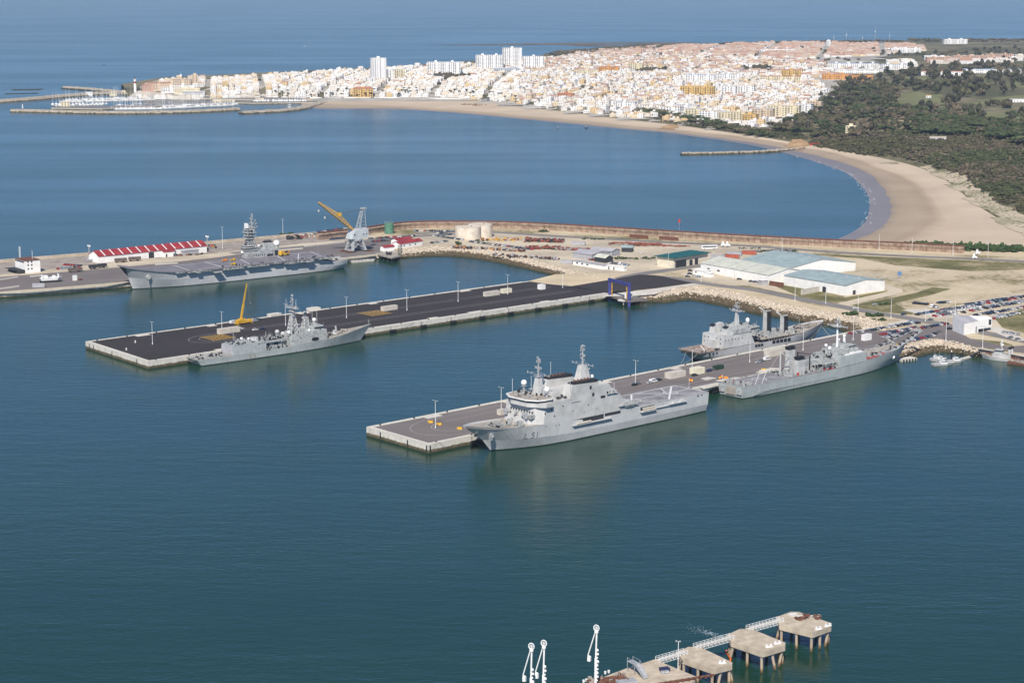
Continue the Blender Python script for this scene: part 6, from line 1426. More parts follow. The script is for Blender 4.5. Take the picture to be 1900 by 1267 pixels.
for x in (-5.5,5.5):
    for y in (-3,3): MB().box(x-.3,x+.3,min(0,y),max(0,y),.35,.65).obj('outrigger', M['yellow'], mc)
# ---- blue gantry over the ro-ro ramp
gp = at(1131,548,z0); bg_ = empty('link_span_gantry', gp, a2-R(90)); tag(bg_, 'dark blue portal gantry straddling the ramp platform of the black pier', 'gantry')
e = bg_; m = MB()
V = lambda px, py, z: (W(px, py, z) - gp)
pa = W(1131,556,1) ; pb = W(1167,566,1)
bg_.rotation_euler = (0,0,0); bg_.location = (pa.x, pa.y, 0); rel = Vector((pb.x-pa.x, pb.y-pa.y, 0))
m.box(-1,1,-1,1,-2,16); m.tap((rel.x-1,rel.x+1,rel.y-1,rel.y+1),-2,(rel.x-1,rel.x+1,rel.y-1,rel.y+1),16); m.obj('columns', M['blue'], bg_)
m = MB(); dd_ = rel.normalized(); nn_ = Vector((-dd_.y, dd_.x, 0)); A0 = Vector((0,0,0))-dd_*1.2; B0 = rel+dd_*1.2
m.loft([A0-nn_*.9+Vector((0,0,15)), B0-nn_*.9+Vector((0,0,15)), B0+nn_*.9+Vector((0,0,15)), A0+nn_*.9+Vector((0,0,15))], [A0-nn_*.9+Vector((0,0,17)), B0-nn_*.9+Vector((0,0,17)), B0+nn_*.9+Vector((0,0,17)), A0+nn_*.9+Vector((0,0,17))]); m.tube((0,0,16.9),(0,0,20),.12,4); m.tube(tuple(rel+Vector((0,0,16.9))),tuple(rel+Vector((0,0,20))),.12,4); m.obj('crossbeam', M['blue'], bg_)
m = MB()
for t in (.12,.88): p = rel*t; m.tube((p.x,p.y,4.5),(p.x,p.y,14.8),.35,6)
m.obj('yellow_hoist_cylinders', M['yellow'], bg_)
m = MB(); out = -nn_ if nn_.y > 0 else nn_
bk = -out
pl = [A0+out*1.5, B0+out*1.5, B0+bk*16, A0+bk*12]
m.loft([p+Vector((0,0,3.2)) for p in pl], [p+Vector((0,0,4.4)) for p in pl]); m.obj('ramp_deck', M['asph'], bg_)
pf = W(1157,556,4.2); e = empty('control_hut', (pf.x,pf.y,0), a2); tag(e, 'small white control hut on a piled platform by the blue gantry', 'hut')
MB().box(-3,8,-3,3,3.2,4.4).obj('platform', M['conc'], e); MB().box(3,7.2,-1.6,2,4.4,8).obj('hut_wall', M['wall'], e)
for x in (-1.5,1.5,4.5,7): MB().tube((x,-1.5,-2),(x,-1.5,3.2),.5,8).obj('pile', M['oldquay'], e)
# ---- ferry platform on piles at the far quay, pontoon
e = empty('piled_platform', at(712,474), R(25)); tag(e, 'timber decked platform on piles at the corner of the old quay', 'platform')
a_, b_, c_, d_ = [W(x,y,4.6)-e.location for x, y in ((696,470),(727,478),(744,474),(733,464))]
e.rotation_euler = (0,0,0); m = MB(); m.loft([p+Vector((0,0,-1.2)) for p in (a_,b_,c_,d_)], [p for p in (a_,b_,c_,d_)]); m.obj('deck', M['tandeck'], e)
for t in (.1,.4,.7,.95):
    for q_ in (.1,.9): p = a_.lerp(b_,t).lerp(d_.lerp(c_,t),q_); MB().tube((p.x,p.y,-7),(p.x,p.y,-1),.5,7).obj('pile', M['dark'], e)
m = MB(); fit(m, b_.x*.2, d_.x*.8, 0, 8, 0, 24, (.4,1.6), (.4,2.4), .3); lattice(m,(c_.x-1,c_.y+3,0),8,1.6,1.6,3,.2); m.obj('gear', M['dark'], e, kind='stuff')
e = empty('pontoon', tuple(W(653,486.5,.4)), R(33)); tag(e, 'long pale pontoon floating behind the carrier stern', 'pontoon'); MB().loft([(0,-2,-.5),(20,-2,-.5),(22,0,-.5),(20,2,-.5),(0,2,-.5)], [(0,-2.2,.9),(20,-2.2,.9),(22.6,0,.9),(20,2.2,.9),(0,2.2,.9)]).obj('float', M['conc'], e)
m = MB(); fit(m,1,19,-1.6,1.6,.9,12,(.4,1.2),(.2,.6)); m.obj('gear', M['sup2'], e, kind='stuff')
# ---- tetrapods, bus, flag, fences, scrap
for i, (x, y, l) in enumerate(((1341,458,'left of the pair of white concrete blocks by the bus'),(1349.5,458.5,'right of the pair of white concrete blocks by the bus'),(1807,481,'nearer white tetrapod block beside the seawall road'),(1813,473,'farther white tetrapod block beside the seawall road'))):
    e = empty('tetrapod', at(x,y)); tag(e, f'white tetrapod, {l}', 'tetrapod', 'white tetrapods'); m = MB()
    c = Vector((0,0,2.1))
    for v in ((0,0,1),(.94,0,-.33),(-.47,.82,-.33),(-.47,-.82,-.33)): m.tube(c, c+Vector(v)*2.6, 1.15, 8, .7)
    m.obj('body', M['white'], e)
e = empty('bus', at(1302,463.5), R(12)); tag(e, 'white coach with dark window band parked on the open yard', 'bus')
m = MB(); m.box(0,14,0,2.6,.5,3.6); m.obj('body', M['white'], e); m = MB(); m.box(.8,13.4,-.04,2.64,1.9,3.0); m.box(13.96,14.04,.2,2.4,1.4,3.1); m.obj('windows', M['glass'], e)
for x in (2.6,11.2):
    for y in (.2,2.4): MB().tube((x,y-.2,.5),(x,y+.2,.5),.5,8).obj('wheel', M['rubber'], e)
e = empty('signal_flag', at(1260,438)); tag(e, 'tall thin pole with red shape on top on the seawall', 'signal mast'); MB().tube((0,0,0),(0,0,14),.12,5).obj('pole', M['steel'], e)
m = MB(); m.loft([(-1,-.3,12.5),(1,-.3,12.5),(1,.3,12.5),(-1,.3,12.5)], [(-.5,-.3,15.2),(.6,-.3,15.2),(.6,.3,15.2),(-.5,.3,15.2)]); m.obj('red_topmark', M['spainred'], e)
e = empty('wire_fence', at(1568,505)); tag(e, 'tall wire fence beside the blue roofed warehouse', 'fence'); fa, fb = Vector((0,0,0)), at(1672,524)-at(1568,505)
m = MB(); 
for k in range(19): p = fa.lerp(fb,k/18); m.tube(p, p+Vector((0,0,4)), .12, 4)
m.obj('posts', M['steel'], e, kind='stuff'); m = MB()
for z in (1,2,3,3.9): m.tube(fa+Vector((0,0,z)), fb+Vector((0,0,z)), .05, 3)
m.obj('wire', M['steel'], e, kind='stuff')
e = empty('round_sign', at(1669,516)); tag(e, 'blue round board on posts at the end of the wire fence', 'sign'); m = MB(); m.tube((-.8,0,0),(-.8,0,3),.1,4); m.tube((.8,0,0),(.8,0,3),.1,4); m.obj('posts', M['steel'], e, kind='stuff'); MB().tube((0,-.1,3.6),(0,.1,3.6),1.8,14).obj('board', mt('sign_blue',(.10,.20,.36),.1,1,.5), e)
def heap(name, px, py, L, w_, h, mats, n, label, rz=0, shape='bar'):
    e = empty(name, at(px,py), rz); tag(e, label, 'scrap heap', 'heaps in the compound')
    for mi, mk in enumerate(mats):
        m = MB()
        for _ in range(n):
            x = random.uniform(-L/2,L/2); y = random.gauss(0,w_/4); z = random.uniform(.2,h)*max(.2,1-abs(y)/w_)
            if shape == 'bar': a = random.gauss(0,.25); l_ = random.uniform(2,6); m.tube((x-l_/2*math.cos(a),y-l_/2*math.sin(a),z),(x+l_/2*math.cos(a),y+l_/2*math.sin(a),z+random.uniform(-.3,.3)),random.uniform(.15,.4),4)
            else: m.cbox((x,y,z),(random.uniform(.8,2.6),random.uniform(.6,2),random.uniform(.5,1.6)),random.uniform(0,3))
        m.obj('scrap', M[mk], e, kind='stuff')
heap('scrap_heap',1010,449,34,8,3.5,['dullred','rust','dark'],60,'long heap of red and grey scrap metal parts',R(-12),'box')
heap('scrap_heap',1008,462,30,6,3,['dullred','rust'],50,'second red scrap heap just in front of the first',R(-8),'box')
heap('scrap_heap',1068,464,36,9,2,['dullred','containergrey','rust'],60,'red and white pile of parts right of the scrap heaps',R(-16),'box')
heap('pipe_stack',1180,452,44,7,1.2,['dullred'],70,'stack of orange-red pipes lying on the sand',R(-14))
heap('pipe_stack',1222,456,52,8,1.2,['dullred','rust'],50,'long stack of orange-red pipes nearest the road',R(-16))
heap('pipe_stack',1160,455,30,8,1.5,['rust'],40,'stack of dark pipes left of the orange-red ones',R(-24))
heap('buoy_store',940,446,44,8,2.6,['yellow','dullred','dullorange'],12,'row of yellow buoys and gear beside the white tanks',R(3),'box')
heap('scrap_heap',905,463,70,5,2,['dullorange','rust','containergrey','dark'],26,'rusty and orange gear strewn along the bank road',R(-25),'box')
heap('scrap_heap',975,478,60,6,2,['dark','rust','containergrey'],34,'dark gear strewn along the top of the stone bank',R(-27),'box')
heap('gear_yard',368,459,30,9,2,['dark','containergrey','yellow','red'],30,'colourful buoys and gear beside the long red shed',R(20),'box')
heap('gear_yard',590,440,40,6,2,['dullred','dullorange','container'],16,'red and orange containers of gear behind the carrier island',R(20),'box')
heap('covered_stack',546,444,14,6,4,['dark'],40,'dark covered stack behind the carrier island',R(20),'box')
heap('scrap_heap',335,474,40,4,1,['dark','rust'],22,'small bits of gear along the quay road by the annex',R(20),'box')
for i, (x, y, w_, l) in enumerate(((214,488,10,'left brown box trailer in front of the long red shed'),(240,485.5,10,'right brown box trailer in front of the long red shed'),(128,506,11,'low brown covered truck on the old quay'),(166,500,7,'left of two dark box trailers on the old quay'),(183,498,7,'right of two dark box trailers on the old quay'),(375,468,6,'dark tank trailer at the end of the red shed'))):
    e = empty('box_trailer', at(x,y), R(28)); tag(e, l, 'trailer', 'trailers on the old quay'); m = MB(); m.box(0,w_,0,2.6,1.1,3.4); m.obj('box', mt('tarpaulin_brown',(.13,.10,.085),.2,.6,.8) if i < 3 else M['dark'], e)
    for xx in (1.5,w_-2,w_-3.2):
        for y_ in (.2,2.4): MB().tube((xx,y_-.2,.5),(xx,y_+.2,.5),.5,8).obj('wheel', M['rubber'], e)
e = empty('work_boat', at(76,524), R(24)); tag(e, 'white work boat standing on a black cradle on the old quay', 'boat')
m = MB(); m.loft([(0,-2.6,1.4),(12,-2.6,1.4),(15,0,1.8),(12,2.6,1.4),(0,2.6,1.4)], [(-.5,-3,3.4),(13,-3,3.4),(16.5,0,3.8),(13,3,3.4),(-.5,3,3.4)]); m.obj('hull', M['white'], e)
m = MB(); m.box(2,5,-2,2,3.4,5.2); m.box(9,11,-2,2,3.4,4.8); m.box(0,1,-2.8,-2,3.4,6); m.box(13,13.6,-2.6,2.6,3.4,6); m.obj('deckhouse', M['white'], e); m = MB(); m.box(-.5,13,-2,2,.1,1.3); m.box(-1.5,15,-3,-2,.1,.9); m.obj('cradle', M['black'], e)
e = empty('small_yacht', at(160,486), R(20)); tag(e, 'grey boat laid up beside the left end of the red shed', 'boat'); m = MB(); m.loft([(0,-1.2,.6),(9,-1.2,.6),(12,0,1.2),(9,1.2,.6),(0,1.2,.6)], [(0,-1.8,2.4),(10,-1.8,2.4),(13.5,0,3),(10,1.8,2.4),(0,1.8,2.4)]); m.obj('hull', M['containergrey'], e); MB().box(2,7,-1.2,1.2,2.4,3.6).obj('cabin', M['white'], e)
e = empty('roller_gate', at(137,521), R(40)); tag(e, 'small white hut with dark gear at the quay edge', 'hut'); MB().box(0,3,0,2,0,4).obj('wall', M['white'], e); MB().box(3.5,7,-1,1,0,1).obj('gear', M['rust'], e)
# low walls along the quay road
for i, (a, b, l) in enumerate((((56,514),(78,512),'left of the work boat'),((0,520),(34,515),'at the far left'),((0,537),(36,532),'beside the quay coping'),((288,492),(330,489),'above the carrier bow'),((510,466),(562,462),'right of the carrier island'),((565,458),(640,449.5),'in front of the crane parking'))):
    pa, pb = at(*a), at(*b); e = empty('road_barrier', pa, ang(pa,pb)); MB().box(0,(pb-pa).length,0,.8,0,.9).obj('wall', M['conc'], e); tag(e, f'low white road barrier {l}', 'barrier', 'white road barriers')

# ================================================================ SMALL CRAFT AND THE NEAR JETTY
spn = wallband('sheet_pile_wall', [(1806,645.5),(1850,651.5),(1900,660.5),(2300,741),(2700,801)], M['oldquay'], z0+.02)
m = MB(); a = W(1806,646,z0); b = W(1900,661,z0); c = W(2300,742,z0)
n_ = int((b-a).length/1.5)
for i in range(n_): p = a.lerp(b,i/n_); m.box(p.x-.35,p.x+.35,p.y-.9,p.y-.2,-1,3.6)
m.obj('sheet_piles', M['rust'], kind='structure')
strip('quay_beam', [(1803,644.5),(1850,651.5),(1900,660.5),(2300,741)], 2.6, z0+.2, M['conc'])
# gangway + pontoon
ga, gb = W(1823,650,4.4), W(1800,661,.9); e = empty('gangway', tuple(ga)); tag(e, 'dark gangway sloping from the quay down to the pontoon', 'gangway'); r_ = gb-ga
m = MB(); n2_ = Vector((-r_.y,r_.x,0)).normalized(); m.loft([-n2_*.9, r_-n2_*.9, r_+n2_*.9, n2_*.9], [p+Vector((0,0,.3)) for p in (-n2_*.9, r_-n2_*.9, r_+n2_*.9, n2_*.9)])
for sg in (-1,1): m.tube(n2_*.9*sg+Vector((0,0,1.1)), r_+n2_*.9*sg+Vector((0,0,1.1)), .07, 4)
m.obj('walkway', M['dark'], e)
pa, pb = W(1804,660,.5), W(1757,674,.5); e = empty('pontoon', tuple(pa), ang(pa,pb)); tag(e, 'narrow floating pontoon with small naval boats alongside', 'pontoon'); L = (pb-pa).length
for k in range(5): MB().box(k*L/5+.1,(k+1)*L/5-.1,-1.3,1.3,-.8,.25).obj('float', M['conc'], e)
for x, y, l in ((1765,666,'left of the two mooring piles at the pontoon'),(1786,661.5,'right of the two mooring piles at the pontoon')):
    e = empty('mooring_pile', tuple(W(x,y,0))); tag(e, f'black pile with white cap, {l}', 'pile', 'mooring piles'); MB().tube((0,0,-2),(0,0,4.6),.42,10).obj('pile', M['black'], e); MB().tube((0,0,4.6),(0,0,5.6),.45,10,.1).obj('cap', M['white'], e)
def launch(px, py, rz, L, label, hullm='sup', cab=True, mast=3):
    e = empty('patrol_boat', tuple(W(px,py,0)), rz); tag(e, label, 'boat', 'small naval boats'); b = L*.17
    m = MB(); m.loft([(-L/2,-b*.85,-.3),(L*.2,-b*.85,-.3),(L*.46,0,-.3),(L*.2,b*.85,-.3),(-L/2,b*.85,-.3)], [(-L/2,-b,1.1),(L*.25,-b,1.2),(L/2,0,1.7),(L*.25,b,1.2),(-L/2,b,1.1)]); m.obj('hull', M[hullm], e)
    m = MB(); m.tap((-L*.12,L*.2,-b*.7,b*.7),1.1,(-L*.1,L*.13,-b*.6,b*.6),2.7); m.obj('cabin', M['white'], e); m = MB(); m.box(-L*.1,L*.17,-b*.72,b*.72,1.9,2.4); m.obj('windows', M['glass'], e)
    m = MB(); m.tube((-L*.05,0,2.7),(-L*.05,0,2.7+mast),.07,4); m.box(-L*.07,-L*.03,-.7,.7,3.4,3.6); fit(m,-L*.45,-L*.15,-b*.6,b*.6,1.1,6,(.3,.8),(.2,.7)); m.obj('mast', M['steel'], e)
launch(1744,669,R(25),11,'grey patrol boat with white cabin moored on the far side of the pontoon end'); launch(1748,677,R(18),13,'open grey patrol boat, nearest of the small boats at the pontoon'); launch(1773,671,R(20),12,'grey patrol boat with low cabin at the middle of the pontoon'); launch(1735,667,R(30),7,'small grey boat at the tip of the pontoon')
e = empty('tug', tuple(W(1864,668,0)), R(147)); tag(e, 'grey harbour tug with twin black topped funnels at the sheet pile quay', 'tug')
m = MB(); LVt = refine([[(-13,3,-1.5),(-4,3.6,-1.5),(6,3.2,-1.5),(12,.2,-1.5)],[(-14,3.6,0),(-4,4.2,0),(7,3.8,0),(14,.2,0)],[(-14,4,1.6),(-4,4.5,1.5),(8,4.1,2.2),(15.5,.3,3.2)]]); hull(m, LVt); m.obj('hull', M['sup'], e)
deckcap(MB(), LVt[2], -.1, .2).obj('deck', M['tandeck'], e)
m = MB(); m.box(-3,7,-2.6,2.6,1.5,4.2); m.box(1,6,-2,2,4.2,6.6); m.obj('deckhouse', M['sup'], e); m = MB(); m.box(.95,6.08,-2.05,2.05,5.2,6.1); m.obj('wheelhouse_windows', M['glass'], e)
for y in (-1.9,1.9): m = MB(); m.tap((-4.6,-2.8,y-.7,y+.7),1.5,(-4.5,-2.9,y-.55,y+.55),7.4); f = m.obj('funnel', M['sup'], e); MB().tap((-4.6,-2.8,y-.6,y+.6),7.4,(-4.9,-3,y-.5,y+.5),8.8).obj('funnel_cap', M['black'], f)
m = MB(); poleMast(m,2,0,6.6,13,.2,((.4,1.5),(.7,.8)),5); m.obj('mast', M['white'], e); m = MB(); fit(m,-12,-5,-3,3,1.5,20,(.3,1.2),(.3,1)); fit(m,8,13,-1.6,1.6,2.2,8,(.3,.8),(.3,.8)); m.obj('deck_gear', M['rust'], e, kind='stuff')
e = empty('work_barge', tuple(W(1900,677,0)), R(-35)); tag(e, 'rusty low work barge with clutter behind the tug', 'barge'); MB().box(-10,10,-2.6,2.6,-.6,1.4).obj('hull', M['rust'], e); m = MB(); fit(m,-9,9,-2.2,2.2,1.4,40,(.3,1.4),(.3,1.4)); m.obj('clutter', M['tandeck'], e, kind='stuff')
e = empty('fender_raft', tuple(W(1682,668,0)), R(30)); tag(e, 'rusty square raft at the bow of the tank landing ship', 'raft'); MB().box(-6,6,-3,3,-.5,1.3).obj('hull', M['conc'], e); m = MB()
for k in range(5): m.tube((-5+k*2.4,-3.1,.4),(-5+k*2.4,-3.1,1.2),.6,8)
m.obj('tyres', M['rubber'], e, kind='stuff')

# ---- near jetty: four concrete platforms on piles joined by white footbridges
ZP = 7.6
def dolphin(outl, label, px_piles, th=2.1, gear=None):
    o = W(*outl[0], ZP); e = empty('mooring_platform', (o.x,o.y,0)); tag(e, label, 'platform', 'mooring platforms of the near jetty')
    P_ = [W(x,y,ZP)-Vector((o.x,o.y,0)) for x, y in outl]
    m = MB(); m.prism([(p.x,p.y) for p in P_], ZP-th, ZP); m.obj('concrete_deck', mt('jetty_concrete', (.50,.43,.33), .16, .25, .9, c2=(.36,.30,.23), detail=7), e)
    cx = sum(p.x for p in P_)/len(P_); cy = sum(p.y for p in P_)/len(P_)
    for i in range(len(P_)):
        for t in (0, .5):
            p = P_[i].lerp(P_[(i+1)%len(P_)], t); x = p.x+(cx-p.x)*.10; y = p.y+(cy-p.y)*.10; dx = random.choice((-1.6,0,1.6,0)); dy = random.choice((-1.2,0,1.2))
            if (p-P_[(i+1)%len(P_)]).length < 2 and t: continue
            MB().tube((x,y,ZP-th),(x+dx,y+dy,-2.5),.5,9,.5).obj('pile', M['pile'], e)
    return e, P_, o
k = N('stained_pile'); p = k.P(); a_ = k.noise(p,1.2,4); z_ = k.math('MULTIPLY', k.math('ADD', k.z(p)[2], k.math('MULTIPLY', a_, 1.4)), .1)
M['pile'] = k.out(k.ramp(z_, [(.03,(.05,.04,.02)),(.14,(.16,.10,.05)),(.26,(.40,.31,.21)),(.6,(.36,.31,.26))]), .9)
PA = dolphin([(1440,1144.5),(1467.5,1134),(1482.5,1134.5),(1543,1155.5),(1542.5,1160),(1508,1172.5),(1446,1157.5)], 'farthest concrete platform on piles, with scrap timber on top', None)
PB = dolphin([(1348.5,1177),(1373,1166),(1394,1166),(1457.5,1191.5),(1457,1196),(1415,1208.5),(1356.5,1188.5)], 'second farthest concrete platform on piles, bare with two bollards', None)
PC = dolphin([(1254,1209.5),(1278,1199),(1299.5,1200),(1359,1228),(1358.5,1231),(1324,1239.5),(1265,1219.5)], 'third concrete platform on piles, with a single bollard pair', None)
PD = dolphin([(1062,1277),(1160,1240),(1214.5,1222.5),(1291,1254),(1290,1262),(1236,1290),(1150,1330)], 'large loading platform with gangway tower, pipes and white loading arms', None)
def bollard2(px, py, lab):
    e = empty('double_bollard', tuple(W(px,py,ZP)), R(20)); tag(e, lab, 'bollard', 'bollards of the near jetty'); MB().box(-1.3,1.3,-.5,.5,0,.25).obj('base_plate', M['white'], e)
    for x in (-.8,.8): MB().tube((x,0,.25),(x,0,1.0),.3,8,.38).obj('post', M['white'], e)
bollard2(1518.5,1167,'left white bollard pair on the farthest platform'); bollard2(1536,1161,'right white bollard pair on the farthest platform'); bollard2(1426.5,1199.5,'left white bollard pair on the bare platform'); bollard2(1442.5,1193.5,'right white bollard pair on the bare platform'); bollard2(1340,1229.5,'white bollard pair on the third platform')
def bridge(a, b, lab):
    pa, pb = W(*a,ZP+.2), W(*b,ZP+.2); e = empty('footbridge', tuple(pa), ang(pa,pb)); tag(e, lab, 'footbridge', 'white footbridges of the near jetty'); L = (pb-pa).length
    MB().box(0,L,-1.0,1.0,-.1,.15).obj('deck', M['conc'], e)
    for y in (-1.05,1.05):
        m = MB(); n_ = max(2,int(L/1.6))
        for z in (.65,1.25,-.9): m.tube((0,y,z),(L,y,z),.07,4)
        for i in range(n_+1): x = L*i/n_; m.tube((x,y,-.9),(x,y,1.25),.07,4); 
        for i in range(n_): m.tube((L*i/n_,y,-.9),(L*(i+1)/n_,y,.1),.06,4)
        m.obj('railing', M['white'], e)
bridge((1388,1167),(1450,1150),'white railed footbridge joining the two farthest platforms'); bridge((1290,1201),(1358,1182),'white railed footbridge in the middle of the near jetty'); bridge((1220,1225),(1272,1210),'white railed footbridge next to the large loading platform')
e = empty('timber_heap', tuple(W(1497,1145,ZP))); tag(e, 'heap of brown scrap boards and rubble on the farthest platform', 'heap'); 
for k_ in range(22): m = MB(); m.cbox((random.uniform(-4,4.5),random.gauss(0,1.2),random.uniform(.1,.9)),(random.uniform(1,3),random.uniform(.3,1.6),random.uniform(.1,.4)),random.uniform(-.6,.8)); m.obj('board', M['rust'] if k_%3 else M['conc'], e)
e = empty('pallet_stack', tuple(W(1471,1141.5,ZP)), R(25)); tag(e, 'two pale blocks near the footbridge end of the farthest platform', 'blocks'); MB().box(-1.5,1.5,-.8,0,0,.5).obj('block', M['conc'], e); MB().box(-1.1,2,.4,1.3,0,.5).obj('block', M['white'], e)
# loading arms
def arm(px, py, top, lab, zb=ZP):
    b = W(px,py,zb); e = empty('loading_arm', tuple(b), R(-30)); tag(e, lab, 'loading arm', 'white marine loading arms'); h = top
    m = MB(); m.tube((0,0,0),(0,0,h*.48),.42,9); m.tube((0,0,h*.46),(.3,0,h*.96),.28,8); m.tube((-2.9,0,h*.5),(.0,0,h*.97),.2,7); m.obj('pipes', M['white'], e)
    m = MB()
    for k_ in range(14): a_, b_ = 2*math.pi*k_/14, 2*math.pi*(k_+1)/14; m.tube((.15+math.cos(a_),0,h+math.sin(a_)),(.15+math.cos(b_),0,h+math.sin(b_)),.17,5)
    for k_ in range(4): a_ = math.pi*k_/4; m.tube((.15+math.cos(a_),0,h+math.sin(a_)),(.15-math.cos(a_),0,h-math.sin(a_)),.08,4)
    m.obj('counter_pulley', M['white'], e)
    m = MB(); m.sph((.15,0,h*.93),.7,8,6); m.sph((-2.4,0,h*.48),.55,7,5); m.box(-2.9,-1.9,-.4,.4,h*.41,h*.49)
    for i in range(9): z = h*(.1+i*.065); m.sph((.45+.2*(i%2),.1,z),.34+.1*(i%3),6,4)
    m.obj('swivel_joints', M['white'], e)
arm(1105,1272,19.8,'tallest white loading arm, standing on the platform edge'); arm(985,1312,20.4,'leftmost white loading arm at the bottom edge', 7.0); arm(1008,1306,20.4,'white loading arm beside the leftmost one', 7.0)
dolphin([(960,1330),(1010,1296),(1062,1300),(1090,1330)], 'platform at the bottom edge carrying two white loading arms', None)
e = empty('gangway_tower', tuple(W(1176,1247,ZP)), R(-60)); tag(e, 'grey metal gangway tower with sloping stairs on the loading platform', 'gangway')
m = MB(); m.box(-2.4,2,-1.2,1.2,3.4,3.6); 
for x in (-2.3,1.9):
    for y in (-1.1,1.1): m.tube((x,y,0),(x,y,4.8),.1,4)
for y in (-1.1,1.1): m.tube((-2.3,y,4.7),(1.9,y,4.7),.06,4); m.tube((-2.3,y,0),(1.9,y,3.4),.06,4)
m.obj('tower', M['steel'], e); m = MB(); m.loft([(2,-1,3.4),(2,1,3.4),(7.2,1,.1),(7.2,-1,.1)], [(2,-1,3.65),(2,1,3.65),(7.4,1,.35),(7.4,-1,.35)])
for y in (-1,1): m.tube((2,y,4.6),(7.3,y,1.4),.06,4); 
for i in range(6):
    for y in (-1,1): m.tube((2+i,y,3.5-i*.62),(2+i,y,4.6-i*.62),.05,3)
m.obj('stairs', M['steel'], e); MB().box(-3.2,-1,2.2,3.6,0,1.1).obj('base_block', M['white'], e)
e = empty('skip', tuple(W(1232,1245,ZP)), R(18)); tag(e, 'small dark blue skip with folded grey lid on the loading platform', 'skip'); m = MB(); m.tap((-1.2,1.6,-.8,1.2),0,(-1.4,1.9,-1,1.4),1.2); m.obj('body', mt('skip_blue',(.03,.035,.09),.1,1,.6), e); MB().tap((-1.8,.8,-2.4,-1.1),.2,(-1.5,1,-2.2,-1),.8).obj('lid', M['steel'], e)
p = W(1258,1242,ZP); e = empty('lamp_post', tuple(p), R(-20)); tag(e, 'white pole with two floodlights on the loading platform', 'lamp post'); MB().tube((0,0,0),(0,0,10),.14,7,.1).obj('pole', M['white'], e)
for x in (-.7,.5): MB().box(x-.25,x+.3,-.2,.2,9.8,10.2).obj('floodlight', M['steel'], e)
e = empty('pipe_rack', tuple(W(1262,1268,ZP-.6)), R(24)); tag(e, 'row of low pipe supports along the near edge of the loading platform', 'pipes'); m = MB()
for k_ in range(12): m.box(-12+k_*2.1,-11.2+k_*2.1,-.5,.5,.6,1.5)
m.tube((-13,0,1.2),(13,0,1.2),.25,6); m.tube((-13,.6,1.2),(13,.6,1.2),.2,6); m.obj('pipe', M['rust'], e)
e = empty('pipe_manifold', tuple(W(1140,1262,ZP)), R(24)); tag(e, 'tangle of rusty pipes and grey tank beside the tallest loading arm', 'pipes'); m = MB()
for k_ in range(7): y = -4+k_*1.1; m.tube((-9,y,.5),(3,y,.5),.22,6); m.tube((3,y,.5),(3,y,1.8),.2,6)
m.obj('pipe', M['rust'], e); m = MB(); m.box(-1,5.5,-6,-3,.3,1.3); m.obj('tank', M['steel'], e); m = MB(); fit(m,-9,6,-5,5,.1,44,(.3,1.2),(.2,1.1)); m.obj('valves', M['tandeck'], e, kind='stuff')
for k_, (x, y) in enumerate(((1123,1249.5),(1129.5,1247.5),(1083,1265.5),(1088,1263.5))):
    e = empty('bollard', tuple(W(x,y,ZP))); tag(e, f'white mushroom bollard on the left edge of the loading platform, {nth(k_)} in line', 'bollard', 'bollards of the near jetty'); MB().tube((0,0,0),(0,0,.9),.35,8,.45).obj('post', M['white'], e)
m = MB(); pts = [W(x,y,z) for x,y,z in ((1348,1206,5.4),(1346,1210,3.6),(1352,1216,2.2),(1356,1222,1.0),(1354,1228,.2))]; m.path([tuple(p) for p in pts], .28, 6); o = m.obj('hose', M['orangepile']); tag(o, 'orange hose hanging from the bare platform into the water', 'hose')
# churned water from an outlet between two platforms
cs, sz = [], []
for i in range(240): t = random.random()**.7; x = 1338-70*t+random.gauss(0,2+8*t); y = 1180-19*t+random.gauss(0,1+3.2*t); cs.append(tuple(W(x,y,.03))); sz.append(random.uniform(.05,.28)*(1.2-t))
scatter('churned_water', cs, sz, [(.34,.44,.48)]*len(cs), M['rock'], (2.2,.8,.10))
# ================================================================ TOWN, WOODS, MARINA
_v, _f = [], []
for vs, fs in GROUND:
    n = len(_v); _v += vs; _f += [tuple(n+i for i in f) for f in fs]
GB = BVHTree.FromPolygons(_v, _f)
CAMP = Vector((0,0,CH))
def hit(px, py):
    d = (W(px, py, 0) - CAMP).normalized(); h = GB.ray_cast(CAMP, d)
    return h[0] if h[0] else W(px, py, 2)
def zat(x, y):
    h = GB.ray_cast(Vector((x,y,200)), Vector((0,0,-1))); return h[0].z if h[0] else 0.0
def pip(x, y, P_):
    c = False; j = len(P_)-1
    for i in range(len(P_)):
        if ((P_[i][1] > y) != (P_[j][1] > y)) and (x < (P_[j][0]-P_[i][0])*(y-P_[i][1])/(P_[j][1]-P_[i][1]+1e-9)+P_[i][0]): c = not c
        j = i
    return c
def wp(px, z=8): return [W2(x, y, z) for x, y in px]
def drape(name, px, mat, dz=.25, step=22, kind='structure'):
    P_ = wp(px); x0 = min(p[0] for p in P_); x1 = max(p[0] for p in P_); y0 = min(p[1] for p in P_); y1 = max(p[1] for p in P_)
    idx = {}; vs = []; fs = []; step = max(step, (x1-x0)/70)
    nx = int((x1-x0)/step)+1; ny = int((y1-y0)/step)+1
    def vtx(i, j):
        if (i,j) not in idx:
            x = x0+i*step+random.uniform(-.25,.25)*step; y = y0+j*step+random.uniform(-.25,.25)*step
            idx[(i,j)] = len(vs); vs.append((x, y, zat(x,y)+dz))
        return idx[(i,j)]
    for i in range(nx):
        for j in range(ny):
            if pip(x0+(i+.5)*step, y0+(j+.5)*step, P_): fs.append((vtx(i,j),vtx(i+1,j),vtx(i+1,j+1),vtx(i,j+1)))
    if not fs: return
    me = bpy.data.meshes.new(name); me.from_pydata(vs, [], fs); me.materials.append(mat); o = bpy.data.objects.new(name, me); col.objects.link(o); o['kind'] = kind
    return o
